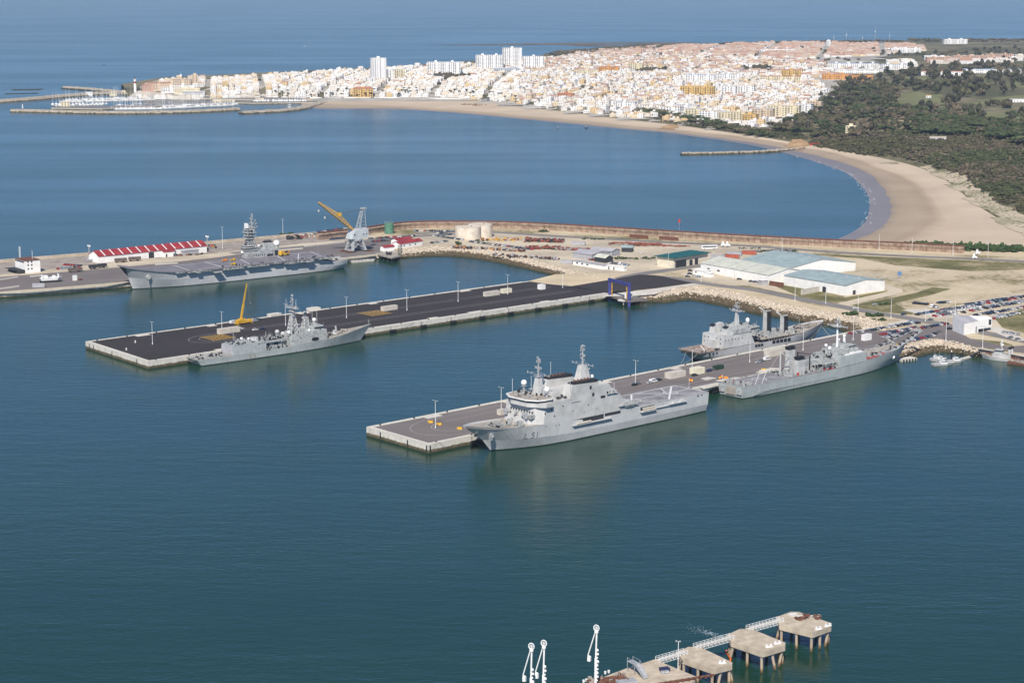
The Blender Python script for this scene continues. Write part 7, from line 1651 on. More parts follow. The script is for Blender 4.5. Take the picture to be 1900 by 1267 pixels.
TOWN = [(236,177),(330,179),(430,178),(520,180),(600,182),(735,181.5),(870,183.5),(935,190),(1004,199),(1060,204),(1150,215),(1260,226),(1344,236),(1420,243),(1470,232),(1505,215),(1545,190),(1560,165),(1575,150),(1640,122),(1700,112),(1700,98),(1640,88),(1450,86),(1240,92),(1160,101),(1060,110),(1010,120),(900,128),(800,136),(640,147),(420,157),(300,160)]
drape('town_ground', TOWN, M['townground'], .35, 40)
for px in ([(1662,212),(1672,194),(1700,188),(1745,196),(1755,210),(1745,219),(1720,221),(1690,221)], [(1800,208),(1850,200),(1900,196),(1960,204),(1900,206),(1830,214)], [(1800,158),(1840,162),(1830,176),(1795,172)], [(1760,236),(1830,226),(1900,232),(1900,244),(1800,246)], [(1680,164),(1720,162),(1740,168),(1700,172)], [(1860,180),(1900,160),(2000,170),(2000,190),(1900,185)]):
    drape('fairway', px, M['golf'], .3, 18)
for px in ([(1640,238),(1655,225),(1720,234),(1700,242)], [(1740,150),(1800,146),(1830,155),(1760,160)]): drape('sandy_clearing', px, M['dune'], .32, 14)
for px in ([(1458,262),(1478,253),(1500,262),(1486,270)], [(1560,252),(1590,262),(1596,272),(1575,268)], [(1222,231),(1240,226),(1262,229),(1250,233)]): drape('ochre_cliff', px, M['cliff'], .5, 8)
drape('dune_strip', [(1610,292),(1650,292),(1700,303),(1752,325),(1800,365),(1850,398),(1920,432),(2010,470),(2120,515),(2300,515),(1960,420),(1880,385),(1830,352),(1800,330),(1740,308),(1690,300)], M['dune'], .35, 12)

# ---- plants: crowns of many small leaf clumps
def crown_geo(kind, n):
    V, F, C = [], [], []
    for i in range(n):
        if kind == 'pine': a = random.uniform(0,6.28); r = random.random()**.5; c = (r*math.cos(a), r*math.sin(a), .62+.30*(1-r*r)+random.uniform(-.05,.05)); s_ = random.uniform(.22,.36); sq = .45
        elif kind == 'tall': a = random.uniform(0,6.28); t = random.random(); r = (random.random()**.6)*.62*math.sin(math.pi*min(1,.25+t*.8)); c = (r*math.cos(a), r*math.sin(a), .32+.68*t); s_ = random.uniform(.18,.30); sq = .8
        elif kind == 'cypress': a = random.uniform(0,6.28); t = random.random(); r = .22*(1-t*.8)*random.random(); c = (r*math.cos(a), r*math.sin(a), .1+.9*t); s_ = .12+.10*(1-t); sq = 1.3
        elif kind == 'palm': a = 2*math.pi*i/n; c = (.30*math.cos(a), .30*math.sin(a), .95-.06*(i%2)); s_ = .22; sq = .35
        else: a = random.uniform(0,6.28); r = random.random()**.55; h = random.random(); c = (r*.85*math.cos(a), r*.85*math.sin(a), .28+.55*h*(1-r*.5)); s_ = random.uniform(.24,.40); sq = .7
        b = IV*(1+np.random.uniform(-.35,.35,(12,1)))*np.array([s_,s_,s_*sq]) + np.array(c)
        V.append(b); F.append(IF+12*i); g = random.uniform(.6,1.4); C.append(np.full((20,3), g))
    return np.concatenate(V), np.concatenate(F), np.concatenate(C)
VARS = {}
TINT = {'round':[(.072,.070,.036),(.088,.074,.042),(.115,.092,.060)], 'pine':[(.052,.068,.028),(.066,.078,.034)], 'tall':[(.055,.056,.032),(.070,.064,.042)], 'cypress':[(.022,.036,.02)], 'palm':[(.045,.055,.028)], 'bush':[(.075,.072,.036),(.105,.085,.055),(.060,.068,.030)]}
for kd, n in (('round',13),('pine',15),('tall',15),('cypress',8),('palm',8),('bush',6)):
    VARS[kd] = []
    for v in range(4): VARS[kd].append(crown_geo('round' if kd == 'bush' else kd, n))
tree_protos = {}
def tree_mesh(kd, v, t):
    key = (kd, v, t)
    if key in tree_protos: return tree_protos[key]
    V_, F_, C_0 = VARS[kd][v]; c = np.array(TINT[kd][t % len(TINT[kd])])
    me = bpy.data.meshes.new('crown'); me.vertices.add(len(V_)); me.vertices.foreach_set('co', V_.astype(np.float32).ravel()); me.loops.add(F_.size); me.loops.foreach_set('vertex_index', F_.astype(np.int32).ravel())
    me.polygons.add(len(F_)); me.polygons.foreach_set('loop_start', np.arange(0,F_.size,3,dtype=np.int32)); me.polygons.foreach_set('loop_total', np.full(len(F_),3,np.int32)); me.update()
    a = me.color_attributes.new('Col','FLOAT_COLOR','CORNER'); cc = np.ones((len(F_),4),np.float32); cc[:,:3] = C_0*c; a.data.foreach_set('color', np.repeat(cc,3,axis=0).ravel()); me.materials.append(M['veg'])
    m = MB(); m.tube((0,0,-.06),(0,0,.55 if kd != 'palm' else .93),.035 if kd != 'palm' else .02,5,.02)
    if kd in ('pine','round','tall'):
        for k in range(3): a_ = k*2.1; m.tube((0,0,.42),(.32*math.cos(a_),.32*math.sin(a_),.66),.018,4,.01)
    tree_protos[key] = (me, m.mesh('trunk', M['trunk'])); return tree_protos[key]
tree_list = []   # (x,y,z,size,height,kind)
def spread(px, n, kinds, size, height, z=8, excl=(), dens=None):
    P_ = wp(px, z); x0 = min(p[0] for p in P_); x1 = max(p[0] for p in P_); y0 = min(p[1] for p in P_); y1 = max(p[1] for p in P_); E_ = [wp(e) for e in excl]; k = 0; tries = 0
    out = []
    while k < n and tries < n*40:
        tries += 1; x = random.uniform(x0,x1); y = random.uniform(y0,y1)
        if not pip(x,y,P_) or any(pip(x,y,e) for e in E_): continue
        s_ = random.uniform(*size); out.append((x,y,zat(x,y),s_,random.uniform(*height),random.choice(kinds))); k += 1
    return out
GREENS = [[(1662,212),(1672,194),(1700,188),(1745,196),(1755,210),(1745,219),(1720,221),(1690,221)], [(1800,208),(1850,200),(1900,196),(1960,204),(1900,206),(1830,214)], [(1800,158),(1840,162),(1830,176),(1795,172)], [(1680,164),(1720,162),(1740,168),(1700,172)], [(1570,247),(1590,240),(1605,243),(1603,256),(1580,256)]]
near_wood = spread([(1425,238),(1480,226),(1540,196),(1600,172),(1660,176),(1655,212),(1700,228),(1760,236),(1900,240),(2100,250),(2150,300),(1900,275),(1760,256),(1640,262),(1580,262),(1520,256),(1480,252)], 540, ['round','round','round','tall','pine'], (8,14), (9,15), excl=GREENS)
golf = spread([(1545,190),(1600,158),(1700,148),(1900,140),(2200,145),(2200,250),(1900,245),(1760,238),(1700,228),(1655,212),(1600,180)], 400, ['round','tall','tall','round'], (9,15), (12,20), excl=GREENS)
pines = spread([(1700,246),(1760,240),(1850,248),(1950,262),(2050,290),(1900,285),(1800,268),(1700,262)], 110, ['pine'], (11,18), (10,13))
strand = spread([(1130,206),(1200,216),(1260,223),(1340,236),(1400,248),(1440,252),(1420,243),(1344,232),(1260,219),(1200,211)], 130, ['pine','round','round'], (6,10), (7,10))
allt = near_wood + golf + pines + strand
allt.sort(key=lambda t: (t[1]/t[3]))     # largest in the picture first
vis = [t for t in allt if 0 < 950+FPX*t[0]/(t[1]*_C) < 1905]; rest = [t for t in allt if t not in vis[:285]]
where_t = []
def near_name(x, y):
    px = 950+FPX*x/(y*_C); d = y
    if px < 1300: a = 'above the far beach'
    elif px < 1480: a = 'at the town end of the wood'
    elif px < 1600: a = 'above the ochre cliff'
    elif px < 1700: a = 'left of the green fairway'
    elif px < 1800: a = 'beyond the green fairway' if d > 3000 else 'below the green fairway'
    else: a = 'on the golf course' if d > 3000 else 'in the scrub behind the dunes'
    return a
cnt_t = {}
WORDK = {'round':('broadleaf_tree','round crowned dark tree'),'pine':('umbrella_pine','flat topped green pine'),'tall':('eucalyptus_tree','tall dark eucalyptus'),'palm':('palm_tree','palm'),'cypress':('cypress_tree','slim dark cypress'),'bush':('bush','bush')}
def put_tree(t, grp):
    x,y,z,s_,h,kd = t; v = random.randrange(4); ti = random.randrange(3); cm, tm = tree_mesh(kd, v, ti); nm, ds = WORDK[kd]
    e = empty(nm, (x,y,z-.2), random.uniform(0,6.28)); e.scale = (s_,s_,h)
    c = bpy.data.objects.new('crown', cm); col.objects.link(c); c.parent = e; k = bpy.data.objects.new('trunk', tm); col.objects.link(k); k.parent = e
    w_ = near_name(x,y) if grp != 'palms' else 'along the beach promenade'; key = (nm, w_); cnt_t[key] = cnt_t.get(key, 0)+1
    tag(e, f'{ds} {w_}, {nth(cnt_t[key]-1)} counted from the nearest', nm.replace('_',' '), grp)
for t in vis[:285]: put_tree(t, 'trees of the wood and golf course')
def mass(name, lst):
    V, F, C = [], [], []; n = 0
    for x,y,z,s_,h,kd in lst:
        v, f, c = VARS[kd][random.randrange(4)]; a = random.uniform(0,6.28); ca, sa = math.cos(a), math.sin(a)
        q = np.empty_like(v); q[:,0] = (v[:,0]*ca-v[:,1]*sa)*s_+x; q[:,1] = (v[:,0]*sa+v[:,1]*ca)*s_+y; q[:,2] = v[:,2]*h+z-.15*h*(kd=='bush')
        V.append(q); F.append(f+n); n += len(v); q_ = math.sin(x*.013+1.7*math.sin(y*.009))+math.sin(y*.017+x*.006); TT = TINT[kd]; tint = np.array(TT[min(len(TT)-1, max(0, int((q_+2+random.gauss(0,.5))/4*len(TT))))])*random.uniform(.75,1.3); C.append(c*tint)
    return big(name, np.concatenate(V), np.concatenate(F), M['veg'], np.concatenate(C))
far_trees = spread([(1010,117),(1060,104),(1130,97),(1200,92),(1245,94),(1240,100),(1150,106),(1080,113)], 420, ['round'], (7,11), (8,11))
far_trees += spread([(1240,92),(1400,84),(1600,80),(1900,79),(2300,79),(2300,92),(1900,90),(1640,86),(1400,90)], 500, ['round'], (7,13), (6,10))
far_trees += spread([(1600,105),(1720,118),(1900,100),(2300,95),(2300,145),(1900,135),(1740,132),(1640,122)], 260, ['round','round','tall'], (6,12), (6,12))
far_trees += spread([(1900,150),(2500,150),(2700,260),(2200,300)], 260, ['round','tall','pine'], (7,12), (9,15))
mass('distant_woods', far_trees + rest)
scr = spread([(1500,262),(1530,256),(1600,262),(1660,258),(1760,256),(1900,275),(2150,300),(2300,420),(2200,470),(2000,420),(1900,392),(1850,372),(1820,350),(1800,334),(1760,318),(1700,298),(1660,290),(1592,283),(1524,271)], 4700, ['bush'], (3.5,8.5), (2.8,6.5), z=6)
scr = [t for t in scr if random.random() < .985]
scr += spread([(1180,219),(1260,231),(1344,243),(1440,257),(1500,262),(1480,250),(1420,245),(1344,236),(1260,226)], 900, ['bush'], (2,4), (1.6,3.2), z=4)
scr += spread([(870,184),(935,192),(1004,201),(1060,207),(1150,218),(1180,220),(1150,214),(1060,203),(1004,198),(935,188)], 380, ['bush'], (2,3.6), (1.6,2.8), z=4)
mass('dune_scrub', scr)
tuft = spread([(1690,303),(1752,326),(1800,368),(1850,402),(1920,437),(2010,474),(2200,540),(2300,540),(2000,420),(1900,392),(1850,372),(1820,350),(1760,318)], 1300, ['bush'], (.8,2.2), (.5,1.1), z=3.5)
mass('dune_tufts', tuft)
# bushes of the base
def bushes(px, py, L, w_, h, n, label, rz=0, z=ZG):
    V, F, C = [], [], []; k = 0; o = at(px,py,z)
    for _ in range(n):
        v, f, c = VARS['bush'][random.randrange(4)]; x = random.uniform(-L/2,L/2); y = random.uniform(-w_/2,w_/2); s_ = random.uniform(.6,1.2)*min(w_,h*1.6)*.5; x2 = x*math.cos(rz)-y*math.sin(rz); y2 = x*math.sin(rz)+y*math.cos(rz)
        V.append(v*np.array([s_,s_,h*random.uniform(.6,1.1)])+np.array([x2,y2,-h*.15])); F.append(f+k); k += len(v); C.append(c*np.array((.045,.072,.026))*random.uniform(.8,1.2))
    b = big('bush', np.concatenate(V), np.concatenate(F), M['veg'], np.concatenate(C), kind=None); b.location = o; tag(b, label, 'bush', 'bushes of the base')
for a in ((1792,462,92,20,7.5,130,'large dark green thicket behind the seawall road',-.25),(1712,457,32,12,6,40,'dark green bush at the end of the seawall',-.2),(1590,452,9,5,4,7,'lone round bush against the seawall'),(853,454,5,4,5,6,'dark bush at the compound corner above the stone bank'),(1010,430,7,5,3.5,6,'round bush on the sand strip by the seawall'),(1012,421,8,5,3.5,6,'round bush close under the seawall'),(832,420,9,5,5,8,'bush behind the green tank and the parking'),(861,419,9,5,4,7,'bush left of the storage tanks under the seawall'),(1178,480,34,9,2.4,26,'low green thicket left of the green roofed garage',-.1),(1103,444,20,6,2,14,'low scrub beside the pipe stacks'),(1034,463,12,5,2.4,10,'small bush between the red heap and the grey container'),(535,436,18,5,3.5,14,'green bush on the breakwater behind the carrier island',.6),(1441,467,34,12,1.8,26,'scrub on the round traffic island'),(1394,461,22,5,1.4,16,'low scrub strip beside the white tetrapods'),(1580,584,9,5,3.6,9,'green bush at the top of the south bank'),(1622,586,11,5,3.6,10,'pair of green bushes on the rocks beside the supply ship bow'),(1632,594,8,4,2.4,7,'small bush on the point beside the parked cars'),(1640,565,8,4,3,7,'bush beside the silver car in the field'),(985,478,26,6,2.2,16,'low green growth along the compound edge',-.4),(890,447,14,4,2,10,'scrub in front of the storage tanks')):
    bushes(*a[:7], rz=a[7] if len(a) > 7 else 0)
# palms by the promenade and town trees as objects
for t in spread([(470,178),(600,180),(735,179),(870,181),(960,192),(960,188),(870,177),(735,175),(600,176),(470,174)], 60, ['palm'], (5,6.5), (8,12)): put_tree(t, 'palms')

# ---- houses
def house(w_, d, h, roof, wc, rc, floors):
    V, F, C = [], [], []
    def q(vs, c): n = len(V); V.extend(vs); F.append((n,n+1,n+2,n+3)); C.append(c)
    x, y = w_/2, d/2
    q([(-x,-y,-2),(x,-y,-2),(x,-y,h),(-x,-y,h)], wc); q([(x,-y,-2),(x,y,-2),(x,y,h),(x,-y,h)], wc); q([(x,y,-2),(-x,y,-2),(-x,y,h),(x,y,h)], wc); q([(-x,y,-2),(-x,-y,-2),(-x,-y,h),(-x,y,h)], wc)
    if roof == 'flat':
        q([(-x,-y,h-.5),(x,-y,h-.5),(x,y,h-.5),(-x,y,h-.5)], rc)
        if random.random() < .6:
            a = random.uniform(-x*.4,x*.4); b = random.uniform(-y*.3,y*.3); s_ = min(w_,d)*.18; z1 = h+random.uniform(1.6,2.6)
            for (ax,ay),(bx,by) in (((-s_,-s_),(s_,-s_)),((s_,-s_),(s_,s_)),((s_,s_),(-s_,s_)),((-s_,s_),(-s_,-s_))): q([(a+ax,b+ay,h-.5),(a+bx,b+by,h-.5),(a+bx,b+by,z1),(a+ax,b+ay,z1)], wc)
            q([(a-s_,b-s_,z1),(a+s_,b-s_,z1),(a+s_,b+s_,z1),(a-s_,b+s_,z1)], rc)
    else:
        e = .5; r = h+min(w_,d)*.22; k = y*.0 if w_ < d else 0; xi = max(.1, x-y*.8) if roof == 'hip' else x
        q([(-x-e,-y-e,h),(x+e,-y-e,h),(xi,0,r),(-xi,0,r)], rc); q([(x+e,y+e,h),(-x-e,y+e,h),(-xi,0,r),(xi,0,r)], rc)
        q([(x+e,-y-e,h),(x+e,y+e,h),(xi,0,r),(xi,0,r-.01)], rc if roof == 'hip' else wc); q([(-x-e,y+e,h),(-x-e,-y-e,h),(-xi,0,r),(-xi,0,r-.01)], rc if roof == 'hip' else wc)
    dk = (.15,.15,.155)
    for fl in range(floors):
        z = 1.0+fl*3.0
        if z+1.4 > h: break
        for sg in (-1,1):
            n = max(1,int(w_/3.6))
            for i in range(n):
                if random.random() < .12: continue
                a = -x+(i+.5)*w_/n; ww = random.choice((.55,.7,1.0)); 
                vs = [(a-ww,sg*(y+.05),z),(a+ww,sg*(y+.05),z),(a+ww,sg*(y+.05),z+1.35),(a-ww,sg*(y+.05),z+1.35)]; q(vs if sg < 0 else vs[::-1], dk)
            n = max(1,int(d/4))
            for i in range(n):
                if random.random() < .3: continue
                a = -y+(i+.5)*d/n; vs = [(sg*(x+.05),a-.6,z),(sg*(x+.05),a+.6,z),(sg*(x+.05),a+.6,z+1.35),(sg*(x+.05),a-.6,z+1.35)]; q(vs if sg > 0 else vs[::-1], dk)
    return np.array(V), np.array(F), np.array(C)
WH = [(.76,.75,.72),(.74,.73,.71),(.70,.67,.62),(.68,.62,.53)]; CR = [(.68,.56,.38),(.62,.46,.25),(.70,.60,.46)]; RF = [(.66,.63,.58),(.58,.52,.46),(.50,.36,.29),(.62,.57,.52)]; TC = [(.46,.31,.23),(.52,.37,.28),(.42,.24,.17),(.50,.40,.33)]
houses = []
DIST = [ # outline, street angle, lot width, lot depth, heights, skip, pitched share, cream share
 ([(245,176),(330,178),(430,177),(520,177),(520,150),(420,156),(300,161)], 8, 12, 15, (4,8), .06, .12, .15),
 ([(520,177),(735,178),(870,181),(960,190),(960,130),(800,137),(640,147),(520,152)], -4, 12, 15, (4.5,8.5), .06, .12, .12),
 ([(960,191),(1060,203),(1150,214),(1260,224),(1344,234),(1420,242),(1470,228),(1505,212),(1545,188),(1500,160),(1250,150),(1100,150),(960,150)], -24, 12, 15, (4,8), .09, .22, .16),
 ([(960,149),(1100,149),(1250,149),(1500,158),(1560,160),(1600,145),(1480,128),(1250,112),(1080,112),(1010,121),(960,128)], -18, 14, 18, (4,7), .14, .42, .25),
 ([(1085,110),(1250,111),(1480,126),(1640,118),(1720,112),(1700,98),(1640,90),(1450,88),(1245,95),(1150,103)], -10, 18, 25, (4,6), .2, .7, .25),
 ([(1560,158),(1700,142),(1900,133),(1900,122),(1720,128),(1600,140)], -8, 34, 50, (6,9), .25, .25, .1)]
WD = [wp(d[0]) for d in DIST]
for (px, an, lw, ld, hr_, skip, pit, cre), P_ in zip(DIST, WD):
    cx = sum(p[0] for p in P_)/len(P_); cy = sum(p[1] for p in P_)/len(P_); ca, sa = math.cos(R(an)), math.sin(R(an))
    R_ = max(math.hypot(p[0]-cx,p[1]-cy) for p in P_); nu = int(R_/lw); nv = int(R_/ld)
    for j in range(-nv, nv+1):
        if j % 4 == 3: continue
        rowc = random.random()
        for i in range(-nu, nu+1):
            if i % 9 == 8 or random.random() < skip: continue
            u = i*lw+random.uniform(-1,1); v = j*ld+random.uniform(-1,1); x = cx+u*ca-v*sa; y = cy+u*sa+v*ca
            if not pip(x,y,P_): continue
            r_ = random.random(); h = random.uniform(*hr_)*(1.0 if random.random() < .93 else 1.6)
            houses.append([x,y,R(an),lw*random.uniform(.86,1.0),ld*random.uniform(.62,.86),h,('hip' if random.random()<.5 else 'gable') if (random.random()*.5+rowc*.5) < pit else 'flat', random.choice(CR) if r_ < cre else random.choice(WH)])
print('houses', len(houses))
SPEC = []   # special buildings keep their surroundings clear
def block(px, py, w_, d, h, rz, wc, rc, label, name='apartment_block', cat='building', roof='flat', balc=True, stair=True, floors=None, group='apartment blocks of the town'):
    p = hit(px, py); SPEC.append((p.x, p.y, max(w_,d)*.55)); e = empty(name, p, R(rz)); tag(e, label, cat, group)
    nf = floors or max(1,int(h/3)); wm = M['bw_%s' % wc]; m = MB(); m.box(-w_/2,w_/2,-d/2,d/2,-3,h); m.obj('wall', wm, e)
    m = MB()
    if roof == 'flat': m.box(-w_/2-.3,w_/2+.3,-d/2-.3,d/2+.3,h,h+.6)
    else: m.loft([(-w_/2-.6,-d/2-.6,h),(w_/2+.6,-d/2-.6,h),(w_/2+.6,d/2+.6,h),(-w_/2-.6,d/2+.6,h)], [(-w_/2+d*.3,-.1,h+d*.2),(w_/2-d*.3,-.1,h+d*.2),(w_/2-d*.3,.1,h+d*.2),(-w_/2+d*.3,.1,h+d*.2)])
    r = m.obj('roof', M['bw_%s' % rc], e)
    if stair:
        n = max(1,int(w_/26)); 
        for i in range(n): a = -w_/2+(i+.5)*w_/n; MB().box(a-2.6,a+2.6,-d*.2,d*.25,h+.6,h+3.6).obj('stair_head', wm, r)
    m = MB(); b = MB()
    for fl in range(nf):
        z = .9+fl*h/nf
        for sg in (-1,1):
            n = max(2,int(w_/4.4))
            for i in range(n):
                a = -w_/2+(i+.5)*w_/n
                if i % 5 == 4: continue
                m.box(a-1.1,a+1.1,*sorted((sg*d/2-.05*sg, sg*(d/2+.06))),z,z+1.5)
            if balc:
                for i in range(0,n,3): a = -w_/2+(i+1)*w_/n; b.box(a-w_/n*.9,min(w_/2,a+w_/n*.9),*sorted((sg*d/2, sg*(d/2+1.2))),z-.9,z+.05)
        for sg in (-1,1):
            n = max(1,int(d/5))
            for i in range(n): a = -d/2+(i+.5)*d/n; m.box(*sorted((sg*w_/2-.05*sg, sg*(w_/2+.06))),a-.8,a+.8,z,z+1.4)
    m.obj('windows', M['glass'], e, kind='stuff')
    if balc: b.obj('balconies', wm, e, kind='stuff')
    return e
for k_, c in (('white',(.82,.81,.79)),('cream',(.70,.62,.44)),('ochre',(.62,.42,.16)),('orange',(.62,.32,.10)),('tan',(.60,.48,.35)),('pink',(.55,.35,.26)),('terracotta',(.42,.19,.12)),('grey',(.50,.50,.50)),('blue',(.35,.45,.60)),('brick',(.45,.20,.11))): M['bw_'+k_] = mt('render_'+k_, c, .05, .1, .85)
block(702,150,30,20,46,14,'white','grey','tall white tower block standing above the old town',name='tower_block',floors=12)
block(741,149,22,16,22,10,'cream','grey','cream apartment block with dark middle strip beside the tower')
block(724,149,16,14,21,10,'white','grey','white apartment block between the tower and the cream block')
block(824,138,72,16,26,4,'white','grey','long white slab block with four stair heads by the open sea')
block(908,130,62,18,33,3,'white','grey','left long part of the big white apartment complex by the sea')
block(950,127,44,22,46,3,'white','grey','tallest part of the big white apartment complex by the sea')
block(990,128,50,18,28,0,'white','grey','low right wing of the big white apartment complex by the sea')
block(674,180,38,18,16,2,'ochre','terracotta','large ochre building with red roof right behind the beach',roof='hip')
block(1294,180,62,18,19,-12,'ochre','ochre','long yellow apartment block amid the white houses')
block(1353,178,26,16,17,-18,'white','grey','white block right of the long yellow block'); block(1385,176,30,16,17,-18,'white','tan','white block with brown stripes, second right of the yellow block')
block(1300,153,60,14,15,-10,'white','blue','pair of white blue-roofed blocks above the yellow block'); block(1352,152,44,14,15,-10,'white','grey','right white block above the yellow block')
block(1448,153,80,16,12,-6,'cream','terracotta','long cream school building with a raised middle'); block(1468,148,40,18,20,-6,'ochre','terracotta','raised ochre middle of the long cream school building')
block(1550,148,56,12,11,-6,'orange','terracotta','left orange apartment row in front of the eucalyptus'); block(1596,150,50,12,11,-6,'orange','terracotta','right orange apartment row in front of the eucalyptus')
block(1392,228,22,15,13,-24,'ochre','ochre','small orange apartment block above the beach road')
for i, (x, y, w_, h, c, l) in enumerate(((1246,212,34,12,'white','white terraced block left of the pine strand'),(1290,217,30,13,'cream','cream block beside the pine strand'),(1318,221,34,13,'white','white balconied block above the beach road'),(1352,224,30,14,'cream','cream balconied block above the beach road'),(1371,226,24,15,'cream','tall cream block left of the orange one'),(1416,222,34,17,'tan','tan block right of the small orange block'),(1455,216,52,17,'cream','largest cream block at the edge of the wood'),(1492,212,26,16,'white','white block at the edge of the wood'),(1512,206,24,15,'tan','tan block at the edge of the wood'),(1275,209,40,12,'white','white arcaded block behind the cream ones'),(1210,205,40,9,'white','white row behind the beach trees'),(1160,199,40,9,'white','white row above the beach scrub'))):
    block(x,y,w_,14,h,-24,c,'grey' if i%2 else 'tan',l)
block(1130,136,44,14,14,-8,'orange','terracotta','orange building with a small tower in the middle of town'); block(1090,139,46,14,10,-6,'cream','tan','long cream building in the middle of town'); block(1180,130,34,16,15,-8,'cream','tan','tall cream building beside the dark pine clump')
block(1000,123,30,14,12,0,'pink','terracotta','red and pink building right of the white complex'); block(940,136,56,20,10,3,'grey','blue','grey building with long blue-grey roof below the white complex')
block(1050,182,30,12,8,-15,'brick','brick','red roofed building by the promenade palms') ; block(1240,146,50,16,11,-10,'tan','tan','pink-brown long building beside the pine clump')
block(1585,128,110,14,12,-4,'white','blue','long white and pale blue apartment row beyond the red roofs'); block(1660,130,60,14,12,-4,'white','blue','right end of the pale blue apartment row')
for x, y, w_, l in ((1745,116,70,'left of the long pinkish barrack rows beyond the golf course'),(1800,113,90,'middle of the long pinkish barrack rows beyond the golf course'),(1852,110,70,'right of the long pinkish barrack rows beyond the golf course')): block(x,y,w_,14,12,4,'pink','tan',l,balc=False)
block(1772,82,74,18,14,4,'white','white','white terraced hotel on the horizon at the right'); block(1537,86,14,12,16,0,'white','white','small white domed building near the horizon')
block(1680,98,80,20,11,-4,'white','white','bright white complex on the far slope'); block(1440,97,90,14,9,-4,'white','terracotta','long white building with red roof on the far slope')
block(1600,136,120,26,8,-5,'white','grey','long low pale industrial hall near the eucalyptus',balc=False,stair=False); block(1740,140,110,26,8,-4,'white','terracotta','industrial hall with red and white roof behind the trees',balc=False,stair=False); block(1840,136,120,26,8,-2,'white','blue','industrial hall with bluish roof at the right',balc=False,stair=False)
block(1579,246,14,10,9,-20,'cream','cream','pale yellow chapel-like house in the wood above the beach',name='house',cat='house',balc=False); block(1722,182,9,8,4,0,'white','orange','small white hut with orange roof on the golf course',name='hut',cat='hut',balc=False,stair=False); block(1887,190,26,9,5,0,'white','grey','white house among trees at the right edge of the golf course',name='house',cat='house',balc=False,stair=False)
block(1740,260,22,8,4,-10,'grey','tan','low grey-brown house between the umbrella pines',name='house',cat='house',balc=False,stair=False)
block(296,166,46,30,13,14,'tan','terracotta','terracotta brick fortress-like building behind the lighthouse',balc=False); block(274,168,22,24,11,14,'pink','terracotta','pinkish building directly behind the lighthouse',balc=False)
block(340,168,44,16,10,8,'white','grey','white harbour front building right of the lighthouse'); block(318,170,40,16,9,8,'white','tan','white harbour front building nearest the lighthouse'); block(348,172,50,16,8,4,'cream','cream','cream arcaded building on the harbour front',balc=False)
block(338,161,36,22,15,6,'tan','tan','large sandstone church nave above the harbour',name='church',cat='church',balc=False,stair=False); block(362,160,13,13,22,6,'tan','tan','square sandstone church tower',name='church_tower',cat='tower',balc=False)
block(1385,88,110,16,7,-3,'tan','terracotta','long red roofed row at the foot of the far slope',balc=False,stair=False)
# domed belfry and lighthouse
p = hit(336,160); e = empty('belfry', p); tag(e, 'slim sandstone belfry with a small dome above the old town', 'tower'); MB().box(-2.4,2.4,-2.4,2.4,-2,20).obj('wall', M['bw_tan'], e); m = MB(); m.sph((0,0,20.5),2.4,10,6,1.1); m.tube((0,0,22.5),(0,0,27),.4,6,.1); m.obj('dome', M['bw_white'], e)
p = hit(251,171); e = empty('lighthouse', p); tag(e, 'white round lighthouse with a dark red band at the old harbour', 'lighthouse'); MB().tube((0,0,-1),(0,0,17),2.9,14,2.5).obj('tower', M['white'], e); MB().tube((0,0,17),(0,0,20.5),2.75,14,2.7).obj('red_band', mt('lighthouse_red',(.28,.05,.04),.1,1,.6), e)
m = MB(); m.tube((0,0,20.5),(0,0,25),2.4,14,2.3); m.tube((0,0,25),(0,0,25.6),3.3,14); m.obj('gallery', M['white'], e); MB().tube((0,0,25.6),(0,0,28),1.5,10).obj('lantern', M['glass'], e); MB().tube((0,0,28),(0,0,29.4),1.7,10,.2).obj('lantern_roof', M['dark'], e)
houses = [h for h in houses if not any((h[0]-s_[0])**2+(h[1]-s_[1])**2 < (s_[2]+8)**2 for s_ in SPEC)]
TW = [([(1175,145),(1240,142),(1245,150),(1180,153)],70,['round']),([(1600,160),(1560,175),(1500,200),(1545,200),(1600,172)],40,['tall','round']),([(1380,140),(1440,142),(1430,150),(1370,148)],30,['round']),([(790,158),(850,152),(880,158),(830,163)],34,['round']),([(980,170),(1100,178),(1100,184),(980,176)],20,['round']),([(400,162),(900,150),(1400,150),(1400,210),(900,172),(400,172)],120,['round','cypress','round']),([(1000,120),(1500,95),(1640,100),(1600,150),(1100,150)],210,['round'])]
TP = [(wp(px), px, n, k) for px, n, k in TW]
houses = [h for h in houses if not any(pip(h[0],h[1],t[0]) for t in TP[:4])]
tt = []
for P_, px, n, k in TP: tt += spread(px, n, k, (4,7), (6,10) if n != 120 else (5,9))
mass('town_trees', tt)
houses.sort(key=lambda h: h[1])
def harr(h):
    x,y,a,w_,d,hh,rf,wc = h; rc = random.choice(TC) if rf != 'flat' else random.choice(RF); V_, F_, C_0 = house(w_,d,hh,rf,wc,rc,int(hh/3)); return V_, F_, C_0
Hn, Hf = houses[:290], houses[290:]
cn_ = {}
for h in Hn:
    V_, F_, C_0 = harr(h); o = big('town_house', V_, F_, M['town'], C_0, kind=None); o.location = (h[0],h[1],zat(h[0],h[1])); o.rotation_euler = (0,0,h[2])
    px = 950+FPX*h[0]/(h[1]*_C); cl = 'cream' if h[7] in CR else 'white'; rf = 'tile' if h[6] != 'flat' else 'flat'
    ar = 'at the edge of the wood' if px > 1430 else ('behind the pine strand' if px > 1230 else ('above the beach scrub' if px > 1080 else 'by the promenade palms'))
    key = (cl, rf, ar); cn_[key] = cn_.get(key,0)+1
    st_ = 'low' if h[5] < 7 else 'tall'
    tag(o, f'{st_} {cl} {rf} roofed house {ar}, {nth(cn_[key]-1)} from the shore', 'house', 'houses of the town')
V, F, C = [], [], []; n = 0
